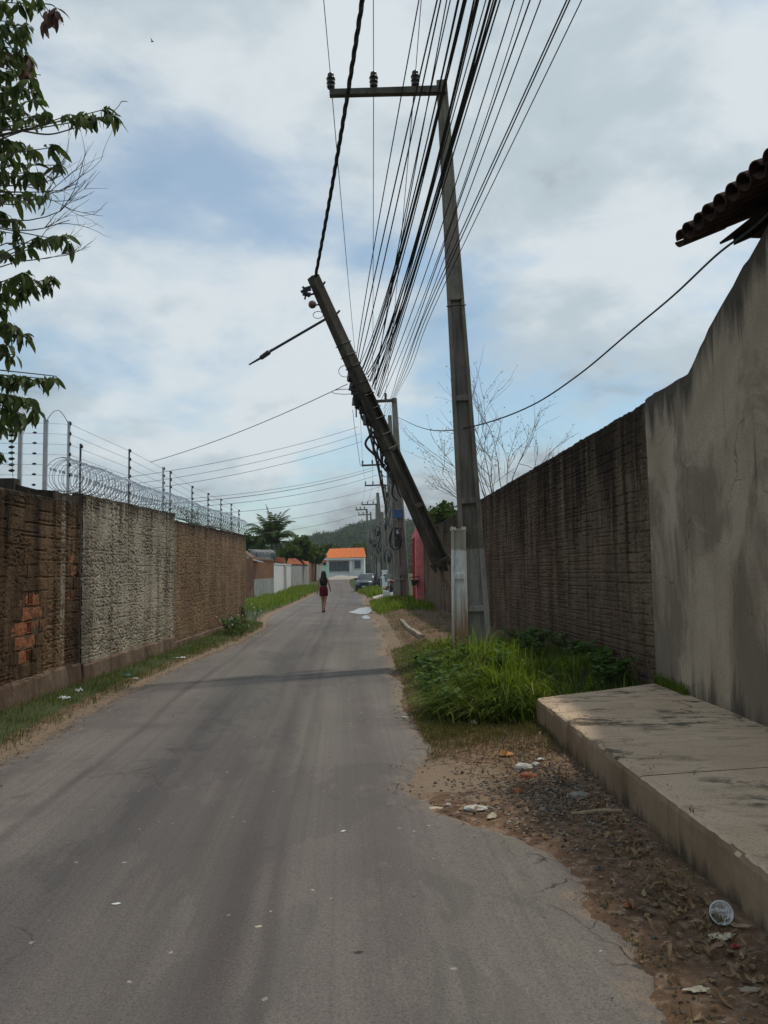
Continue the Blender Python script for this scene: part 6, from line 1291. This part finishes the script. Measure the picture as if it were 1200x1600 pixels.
MB().rings(ell_rings([(0, -.07, 1.08, .05, .02), (.005, -.075, 1.14, .10, .035), (0, -.07, 1.25, .125, .05), (0, -.055, 1.36, .12, .065), (0, -.03, 1.45, .112, .085), (0, -.012, 1.53, .104, .10), (0, 0, 1.60, .088, .092), (0, .005, 1.645, .055, .06), (0, .005, 1.66, .012, .012)])).build('hair', 'hair', per, True)
for k in ('l', 'r'):
    a, b_, c_ = (Vector(J['an' + k][:3]), Vector(J['fo' + k][:3]), Vector(J['to' + k][:3])); MB().tube([wp + a + Vector((0, -.03, -.05)), wp + b_ + Vector((0, -.02, -.012)), wp + c_ + Vector((0, .02, -.005))], [.032, .038, .026], 8).build('shoe', 'shoe', per, True)
tag(per, 'person with long dark hair in a maroon skirt walking away down the road', 'person')
q = wp + Vector((.285, .07, .73)); m = MB(); m.box(q, (.05, .06, .12), .3, .2); m.box(q + Vector((0, 0, .07)), (.02, .05, .04)); o = m.build('handbag', 'white_plastic'); tag(o, 'small white bag held in the right hand of the walking person', 'bag')

# ================================================================== PARKED CAR
cp = at(569, 925, 60.0); cp.z = float(rz(60.0)) + 0.01; car = empty('parked_car', cp)
def cring(y, w, z0, z1, top=0.85, n=1): return [cp + Vector(v) for v in ((-w * .93, y, z0), (w * .93, y, z0), (w, y, z0 + (z1 - z0) * .35), (w, y, z0 + (z1 - z0) * .7), (w * top, y, z1), (-w * top, y, z1), (-w, y, z0 + (z1 - z0) * .7), (-w, y, z0 + (z1 - z0) * .35))]
MB().rings([cring(0, .74, .34, .80, .9), cring(.06, .82, .26, .90, .9), cring(.22, .86, .24, .97, .92), cring(.75, .88, .24, 1.04, .93), cring(1.15, .89, .24, 1.08, .94), cring(2.4, .9, .24, 1.08, .95), cring(3.7, .89, .24, 1.07, .95), cring(4.15, .86, .28, 1.02, .95), cring(4.25, .8, .34, .9, .95)]).build('body', 'car_paint', car, True)
MB().rings([cring(1.12, .80, 1.0, 1.10, .98), cring(1.75, .78, 1.0, 1.60, .84), cring(1.95, .78, 1.0, 1.66, .84), cring(3.3, .78, 1.0, 1.68, .85), cring(3.85, .78, 1.0, 1.6, .85), cring(4.15, .78, 1.0, 1.10, .95)]).build('cabin', 'car_paint', car, True)
pv = lambda *v: cp + Vector(v)
MB().hexa([pv(-.70, 1.13, 1.11), pv(.70, 1.13, 1.11), pv(.70, 1.17, 1.10), pv(-.70, 1.17, 1.10)], [pv(-.62, 1.69, 1.575), pv(.62, 1.69, 1.575), pv(.62, 1.73, 1.565), pv(-.62, 1.73, 1.565)]).build('windshield', 'window_glass', car)
for s in (-1, 1):
    MB().hexa([pv(s*.785, 1.75, 1.12), pv(s*.80, 3.6, 1.12), pv(s*.76, 3.6, 1.12), pv(s*.74, 1.75, 1.12)], [pv(s*.705, 2.05, 1.56), pv(s*.705, 3.5, 1.57), pv(s*.66, 3.5, 1.57), pv(s*.66, 2.05, 1.56)]).build('side_window', 'window_glass', car)
    MB().lathe([(.001, -.05), (.10, -.045), (.12, 0), (.10, .04), (.001, .05)], pv(s*.64, .06, .76), (0, -1, .1), 10).build('headlight', 'lamp_lens', car, True)
    m = MB(); m.box(pv(s*.97, 1.42, 1.14), (.2, .1, .15)); m.build('mirror', 'car_black', car)
    for y in (.8, 3.45):
        wl_ = empty('wheel', pv(s*.80, y, .33)); wl_.parent = car; wl_.location = Vector((s*.80, y, .33)); ax = (s, 0, 0)
        MB().lathe([(.20, -.10), (.30, -.11), (.33, -.08), (.335, 0), (.33, .08), (.30, .11), (.20, .10)], pv(s*.80, y, .33), ax, 20).build('tyre', 'tyre', wl_, True)
        MB().lathe([(.001, .06), (.05, .08), (.17, .06), (.205, .10), (.205, -.08)], pv(s*.80, y, .33), ax, 14).build('rim', 'rim_metal', wl_, True)
MB().box(pv(0, -.01, .72), (.84, .08, .17)).build('grille', 'car_black', car); MB().box(pv(0, -.03, .44), (1.56, .16, .26)).build('bumper', 'car_black', car); MB().box(pv(0, -.12, .46), (.40, .02, .13)).build('number_plate', 'plate_white', car)
m = MB(); [m.tube([pv(s*.6, 2.0, 1.72), pv(s*.6, 3.4, 1.73)], .025, 5) for s in (-1, 1)]; m.build('roof_rail', 'car_black', car)
car.rotation_euler.z = R(-6); car.scale = (0.82, 0.82, 0.84)
tag(car, 'dark grey car parked facing us at the right edge of the far road', 'car')

# ================================================================== MOTORCYCLES
def motorbike(label, loc, rz_, red='red_plastic'):
    loc = Vector(loc); rt = empty('motorcycle', loc); v = lambda x, y, z: loc + Vector((x, y, z))
    for y in (-.62, .62):
        wl_ = empty('wheel', loc); wl_.parent = rt; wl_.location = Vector((0, y, .30))
        MB().lathe([(.235, -.04), (.285, -.045), (.30, 0), (.285, .045), (.235, .04)], v(0, y, .30), (1, 0, 0), 20).build('tyre', 'tyre', wl_, True)
        m = MB(); m.lathe([(.24, -.015), (.24, .015), (.225, .015), (.225, -.015), (.24, -.015)], v(0, y, .30), (1, 0, 0), 18); m.lathe([(.001, -.05), (.045, -.05), (.045, .05), (.001, .05)], v(0, y, .30), (1, 0, 0), 8)
        for k in range(6): a = k * math.pi / 3; m.tube([v(0, y, .3), v(0, y + .23 * math.cos(a), .3 + .23 * math.sin(a))], .008, 4)
        m.build('rim', 'rim_metal', wl_)
    m = MB(); m.tube([v(0, -.62, .3), v(-.02, -.15, .42), v(0, .28, .82)], .03, 6); m.tube([v(0, -.2, .42), v(0, -.5, .76)], .025, 6); m.tube([v(0, .28, .82), v(0, -.55, .74)], .028, 6); m.build('frame', 'car_black', rt)
    m = MB(); [m.tube([v(s*.06, .62, .3), v(s*.06, .36, .92)], .022, 6) for s in (-1, 1)]; m.build('fork', 'rim_metal', rt)
    m = MB(); m.box(v(0, .02, .42), (.24, .34, .26)); m.tube([v(0, .12, .40), v(0, .2, .62)], .07, 8); m.build('engine', 'steel_dark', rt)
    el = lambda y, w, z0, z1: [v(w * math.cos(a), y, (z0 + z1) / 2 + (z1 - z0) / 2 * math.sin(a)) for a in np.linspace(0, 2 * math.pi, 10, endpoint=False)]
    MB().rings([el(.32, .05, .82, .92), el(.22, .14, .76, .98), el(0, .14, .76, .96), el(-.10, .08, .76, .86)]).build('tank', red, rt, True)
    MB().rings([el(-.06, .10, .77, .85), el(-.3, .14, .77, .86), el(-.6, .13, .80, .90), el(-.72, .07, .84, .90)]).build('seat', 'car_black', rt, True)
    MB().rings([el(-.5, .07, .62, .76), el(-.8, .07, .66, .80), el(-.88, .04, .70, .78)]).build('tail', red, rt, True)
    m = MB(); m.tube([v(-.34, .22, 1.02), v(-.2, .34, 1.0), v(.2, .34, 1.0), v(.34, .22, 1.02)], .016, 6); [m.tube([v(s*.24, .32, 1.0), v(s*.30, .30, 1.16)], .008, 4) for s in (-1, 1)]; [m.box(v(s*.31, .29, 1.19), (.11, .02, .07)) for s in (-1, 1)]; m.build('handlebar', 'car_black', rt)
    MB().lathe([(.001, .09), (.07, .08), (.085, .03), (.06, -.05), (.001, -.07)], v(0, .42, .92), (0, 1, -.1), 10).build('headlight', 'lamp_lens', rt, True)
    MB().tube([v(.13, .1, .32), v(.14, -.3, .28), v(.15, -.75, .38)], [.025, .035, .045], 8).build('exhaust', 'rim_metal', rt)
    m = MB(); m.rings([[v(s*.05, .62 + .33 * math.cos(a), .30 + .33 * math.sin(a)) for s in (-1, 1)] + [v(s*.05, .62 + .31 * math.cos(a), .30 + .31 * math.sin(a)) for s in (1, -1)] for a in np.linspace(.5, 2.6, 8)]); m.build('mudguard', red, rt)
    rt.rotation_euler.z = rz_; tag(rt, label, 'motorcycle'); return rt
q = at(612, 930, 42.0); motorbike('dark motorcycle with red panels parked beside the pole with the blue box', G(q.x, 42.0), R(160))
q = at(592, 915, 57.0); motorbike('dark motorcycle parked right of the grey car', G(q.x + 0.1, 57.0), R(190), 'car_black')

# ================================================================== LITTER AND SMALL THINGS
cpx = gnd(1130, 1452, 0.0); gc = G(cpx.x, cpx.y)
ax = Vector((-0.28, -1.0, 0.25)).normalized(); c0 = gc + Vector((0, 0.01, 0.052)); cup = empty('plastic_cup', c0)
pr = [(.0475, 0.0), (.0490, -.003), (.0475, -.007), (.0445, .012), (.0425, .03), (.040, .05), (.0375, .062), (.036, .064), (.030, .060), (.012, .058), (.001, .058)]
m = MB(); n0 = 28
for r_, h_ in pr: pass
m.lathe([(a, -b) for a, b in pr], c0, ax, n0)
m.v = [tuple(Vector(p) + Vector((0, 0, 0.004 * math.sin(9 * p[0] * 20) * (1 if i > n0 * 3 else 0)))) for i, p in enumerate(m.v)]
m.build('cup_wall', 'clear_plastic', cup, True)
MB().lathe([(.0465, .001), (.0505, .003), (.0505, -.004), (.0465, -.003), (.0465, .001)], c0, ax, n0).build('rim', 'white_plastic', cup, True)
tag(cup, 'crushed clear plastic cup lying on its side by the sidewalk', 'cup')
def crumple(name, label, c0, sx, sy, h, mat, cat, n=7, rz_=0.0):
    V = []; c0 = Vector(c0); cs, sn_ = math.cos(rz_), math.sin(rz_)
    for i in range(n):
        for j in range(n):
            u_, v_ = i / (n - 1) - .5, j / (n - 1) - .5; e_ = 1 - 1.5 * abs(u_ * v_) + random.gauss(0, .10); x, y = u_ * sx * e_ + random.gauss(0, sx * .03), v_ * sy * e_ + random.gauss(0, sy * .03)
            V.append((c0.x + x * cs - y * sn_, c0.y + x * sn_ + y * cs, c0.z + .006 + h * max(0, random.gauss(.45, .3)) * (1 - 1.2 * max(abs(u_), abs(v_)))))
    F_ = [(i*n+j, i*n+j+1, (i+1)*n+j+1, (i+1)*n+j) for i in range(n - 1) for j in range(n - 1)]
    me = bpy.data.meshes.new(name); me.from_pydata(V, [], F_); me.update(); o = link_mesh(name, me, mat); md = o.modifiers.new('solid', 'SOLIDIFY'); md.thickness = .0008; tag(o, label, cat); return o
def litter(name, label, px, py, sx, sy, h, mat, cat, rz_=0.0, n=7): q = gnd(px, py, 0.0); return crumple(name, label, G(q.x, q.y) + Vector((0, 0, 0.012 if q.x < XR(q.y) and q.x > XL(q.y) else 0)) + (Vector((0, 0, .026)) if XL(q.y) < q.x < XR(q.y) else Vector()), sx, sy, h, mat, cat, n, rz_)
litter('wrapper', 'cream crumpled wrapper under the plastic cup', 1128, 1468, .13, .06, .03, 'wrapper_cream', 'wrapper', .2)
litter('leaf_curl', 'curled tan dead leaf right of the plastic cup', 1158, 1457, .09, .03, .025, 'wood_stick', 'leaf', -.3, 5)
litter('wrapper', 'dark red scrap of plastic below the plastic cup', 1148, 1484, .05, .03, .02, 'red_plastic', 'wrapper', .4, 5)
litter('wrapper', 'crumpled orange wrapper lying near the end of the sidewalk', 790, 1181, .14, .10, .07, 'wrapper_orange', 'wrapper', .5)
litter('wrapper', 'thin white wrapper caught in the grass by the sidewalk corner', 741, 1133, .06, .12, .06, 'white_plastic', 'wrapper', .2)
litter('paper', 'flat white paper scrap against the foot of the sidewalk', 845, 1184, .12, .06, .015, 'white_plastic', 'paper', .3, 5)
litter('leaf_curl', 'pale curled dead leaf at the edge of the gravel', 768, 1277, .10, .05, .04, 'wrapper_cream', 'leaf', .9, 5)
litter('paper', 'dull pale paper scrap on the broken asphalt edge', 680, 1266, .09, .05, .012, 'wrapper_cream', 'paper', .1, 5)
litter('paper', 'cream scrap on the earth at the bottom right', 1090, 1545, .10, .04, .012, 'wrapper_cream', 'paper', .1, 5)
litter('paper', 'pale flat scrap on the dark earth near the bottom right corner', 1172, 1547, .10, .04, .012, 'kerb', 'paper', .1, 5)
litter('bag', 'white plastic bag scrap in the left verge grass, nearer one', 100, 1097, .16, .07, .06, 'white_plastic', 'bag', .3)
litter('bag', 'white plastic scrap in the left verge grass, farther of the near pair', 122, 1086, .14, .07, .06, 'white_plastic', 'bag', .1)
litter('bag', 'light blue plastic scrap in the left verge grass', 198, 1060, .13, .07, .06, 'blue_plastic', 'bag', .2)
litter('bag', 'white plastic scrap beside the blue one in the left verge', 210, 1062, .15, .05, .04, 'white_plastic', 'bag', .2, 5)
litter('paper', 'flat white paper at the far end of the left verge', 280, 1030, .24, .10, .03, 'white_plastic', 'paper', .2, 5)
litter('paper', 'white scrap lying in the middle of the near road', 182, 1415, .045, .022, .002, 'white_plastic', 'paper', .2, 5)
litter('paper', 'pale oval scrap right of the white one on the near road', 404, 1451, .035, .02, .002, 'wrapper_cream', 'paper', .2, 5)
litter('leaf_curl', 'small brown dead leaf on the asphalt near the bottom', 560, 1492, .045, .016, .010, 'bark', 'leaf', .2, 5)
litter('paper', 'tiny white scrap on the road in line with the gravel', 536, 1301, .035, .02, .008, 'white_plastic', 'paper', .6, 5)
def rock(name, label, px, py, s, mat, cat, sq=(1, .8, .6)):
    q = gnd(px, py, 0.0); g_ = G(q.x, q.y); bm = bmesh.new(); bmesh.ops.create_icosphere(bm, subdivisions=2, radius=s)
    for v in bm.verts: v.co = Vector((v.co.x * sq[0], v.co.y * sq[1], v.co.z * sq[2])) * (1 + random.gauss(0, .10)) + g_ + Vector((0, 0, s * sq[2] * .55))
    me = bpy.data.meshes.new(name); bm.to_mesh(me); bm.free(); o = link_mesh(name, me, mat); tag(o, label, cat)
rock('stone', 'pale rounded stone beside the orange wrapper', 817, 1200, .055, 'stone_white', 'stone', (1.3, .8, .7))
rock('stone', 'smaller white stone right of the pale rounded one', 836, 1194, .035, 'stone_white', 'stone')
rock('brick_fragment', 'orange brick fragment among the gravel', 810, 1237, .035, 'brick_chunk', 'brick')
rock('brick_fragment', 'dull red brick fragment below the pale stone', 825, 1212, .05, 'tile_red', 'brick', (1.3, .8, .5))
rock('stone', 'flat grey stone at the foot of the sidewalk', 905, 1245, .06, 'gravel', 'stone', (1.3, .8, .5))
rock('stone', 'light grey stone at the left edge of the gravel', 742, 1265, .05, 'stone_white', 'stone', (1.6, .8, .4))
rock('brick_fragment', 'small orange brick bit on the earth above the plastic cup', 980, 1413, .02, 'brick_chunk', 'brick')
rock('stone', 'pale stone at the road edge by the dry grass', 630, 1118, .045, 'stone_white', 'stone', (1.5, .8, .4))
rock('stone', 'small pale stone lying on the ground before the tall dry grass', 700, 1257, .02, 'stone_white', 'stone')
a, b_ = gnd(893, 1275, 0.03), gnd(973, 1270, 0.10); MB_ = MB(); pts_ = [a.lerp(b_, k / 6) + Vector((0, random.gauss(0, .004), random.gauss(0, .003) + .02)) for k in range(7)]
o = MB_.tube(pts_, [.010, .012, .012, .011, .012, .011, .008], 7).build('stick', 'wood_stick'); tag(o, 'straight pale stick leaning against the foot of the sidewalk', 'stick')
# gravel, dead leaves
def pebbles(n, fx, fy, smin, smax):
    base = np.array([(1, 0, 0), (-1, 0, 0), (0, 1, 0), (0, -1, 0), (0, 0, 1), (0, 0, -1)], float); tri = np.array([(0, 2, 4), (2, 1, 4), (1, 3, 4), (3, 0, 4), (2, 0, 5), (1, 2, 5), (3, 1, 5), (0, 3, 5)])
    s = rng.uniform(smin, smax, (n, 1, 1)) * rng.uniform(.4, 1, (n, 1, 1)); a = rng.uniform(0, 6.28, n); ca, sa = np.cos(a), np.sin(a)
    v = base[None] * s * rng.uniform(.6, 1.3, (n, 6, 1)) * np.array([1.1, .9, .6]); v = np.stack([v[..., 0] * ca[:, None] - v[..., 1] * sa[:, None], v[..., 0] * sa[:, None] + v[..., 1] * ca[:, None], v[..., 2]], -1)
    p = np.stack([fx, fy, gz(fx, fy) + s[:, 0, 0] * .25], 1); return (v + p[:, None]).reshape(-1, 3), (np.arange(n)[:, None, None] * 6 + tri[None]).reshape(-1, 3)
n = 2600; X = rng.normal(1.08, .30, n); Y = rng.normal(5.6, .55, n); k = (X < 1.56) & (X > XR(Y) + .03); V, T = pebbles(k.sum(), X[k], Y[k], .004, .022)
o = np_mesh('gravel', V, T, 'gravel_bits'); tag(o, 'loose grey gravel washed out beside the sidewalk', 'gravel', kind='stuff')
n = 2200; Y = rng.uniform(2.3, 9, n); side = rng.uniform(0, 1, n) < .75; X = np.where(side, rng.uniform(1.0, 1.6, n), XR(Y) + rng.normal(.08, .12, n)); Y2 = np.where(side, Y, rng.uniform(2.3, 25, n)); X = np.where(side, X, XR(Y2) + rng.normal(.05, .12, n)); k = X > XR(Y2) - .25
V, T = pebbles(k.sum(), X[k], Y2[k], .003, .012); V[:, 2] += np.where(np.repeat(X[k] < XR(Y2[k]), 6), .045, 0)
o = np_mesh('road_grit', V, T, 'gravel_bits'); tag(o, 'scattered fine grit along the broken right road edge', 'grit', kind='stuff')
n = 420; Y = rng.uniform(2.3, 13, n); X = XR(Y) + np.abs(rng.normal(0, .09, n)) - .03; V, T = pebbles(n, X, Y, .004, .020)
plain('asphalt_crumb', (0.13, 0.115, 0.10), 0.95, 0.2, 0, 0.4, 60, 0.5)
o = np_mesh('asphalt_crumbs', V, T, 'asphalt_crumb'); tag(o, 'dark crumbs of broken asphalt along the right road edge', 'rubble', kind='stuff')
n = 2000; Y = rng.uniform(5, 25, n); X = XL(Y) + rng.normal(.0, .15, n); V, T = pebbles(n, X, Y, .003, .014); V[:, 2] += np.where(np.repeat(X > XL(Y), 6), .045, 0)
o = np_mesh('verge_grit', V, T, 'gravel_bits'); tag(o, 'scattered fine grit along the left road edge', 'grit', kind='stuff')
V = []; T = []
spots = [(random.gauss(1.15, .28), random.gauss(6.1, .75)) for _ in range(700)] + [(random.gauss(1.40, .13), random.uniform(2.4, 5.4)) for _ in range(420)] + [(random.uniform(1.0, 1.6), random.uniform(2.4, 4.8)) for _ in range(90)] + [(float(XL(y)) - random.uniform(0, .6), y) for y in [random.uniform(6, 22) for _ in range(120)]] + [(random.uniform(-3.2, .9), random.uniform(2.6, 14)) for _ in range(46)] + [(random.uniform(1.7, 3.0), random.uniform(3.0, 8.4)) for _ in range(12)]
for x, y in spots:
    on_walk = x > float(np.interp(y, [-3, 3.4, 8.1], [1.66, 1.635, 1.53])) and y < 8.1
    if 1.50 < x < 1.68 and not on_walk: x -= .15
    z = .295 if on_walk else float(gz(x, y)) + (.052 if float(XL(y)) < x < float(XR(y)) else .008); big_ = 1 if not (float(XL(y)) < x < float(XR(y))) else .55
    if on_walk: big_ = .5
    g_, F_ = leaf_geo(random.choice((random.uniform(.02, .05), random.uniform(.03, .085))) * big_, random.uniform(.006, .014) * big_, random.uniform(.3, 1.6)); a = random.uniform(0, 6.28); ca, sa = math.cos(a), math.sin(a); fl = random.choice((1, -1)); b0 = len(V); zmin = min(q[2] * fl for q in g_)
    for q in g_: V.append((x + q[0] * ca - q[1] * sa, y + q[0] * sa + q[1] * ca, z + q[2] * fl - zmin + q[1] * random.uniform(-.3, .3)))
    T += [tuple(b0 + k for k in f) for f in F_]
o = np_mesh('dead_leaves', V, T, 'dry_leaf'); tag(o, 'scattered brown dead leaves on the earth and road', 'leaves', kind='stuff')
# bird
q = at(238, 65, 60); m = MB(); m.tube([q + Vector((-.14, 0, 0)), q, q + Vector((.14, 0, .02))], [.02, .05, .01], 6); m.poly([q, q + Vector((-.05, .0, .03)), q + Vector((-.12, .25, .16)), q + Vector((.05, .1, .05))]); m.poly([q, q + Vector((.05, -.1, .05)), q + Vector((-.1, -.28, .15)), q + Vector((-.05, 0, .03))])
o = m.build('bird', 'bird_black'); tag(o, 'tiny dark bird flying high in the grey cloud', 'bird')

# ================================================================== AIR
hz = MB().box((0, 300, 28), (4600, 4600, 68)).mesh('haze'); hm_ = bpy.data.materials.new('haze_air'); hm_.use_nodes = True; ht = hm_.node_tree; ht.nodes.clear()
pvn = ht.nodes.new('ShaderNodeVolumePrincipled'); pvn.inputs['Color'].default_value = (0.80, 0.87, 0.93, 1); pvn.inputs['Density'].default_value = 0.00032
hout = ht.nodes.new('ShaderNodeOutputMaterial'); ht.links.new(pvn.outputs[0], hout.inputs['Volume']); hz.materials.append(hm_)
ho = bpy.data.objects.new('haze', hz); C.objects.link(ho); ho['kind'] = 'stuff'; ho['label'] = 'thin pale haze softening the far hill'
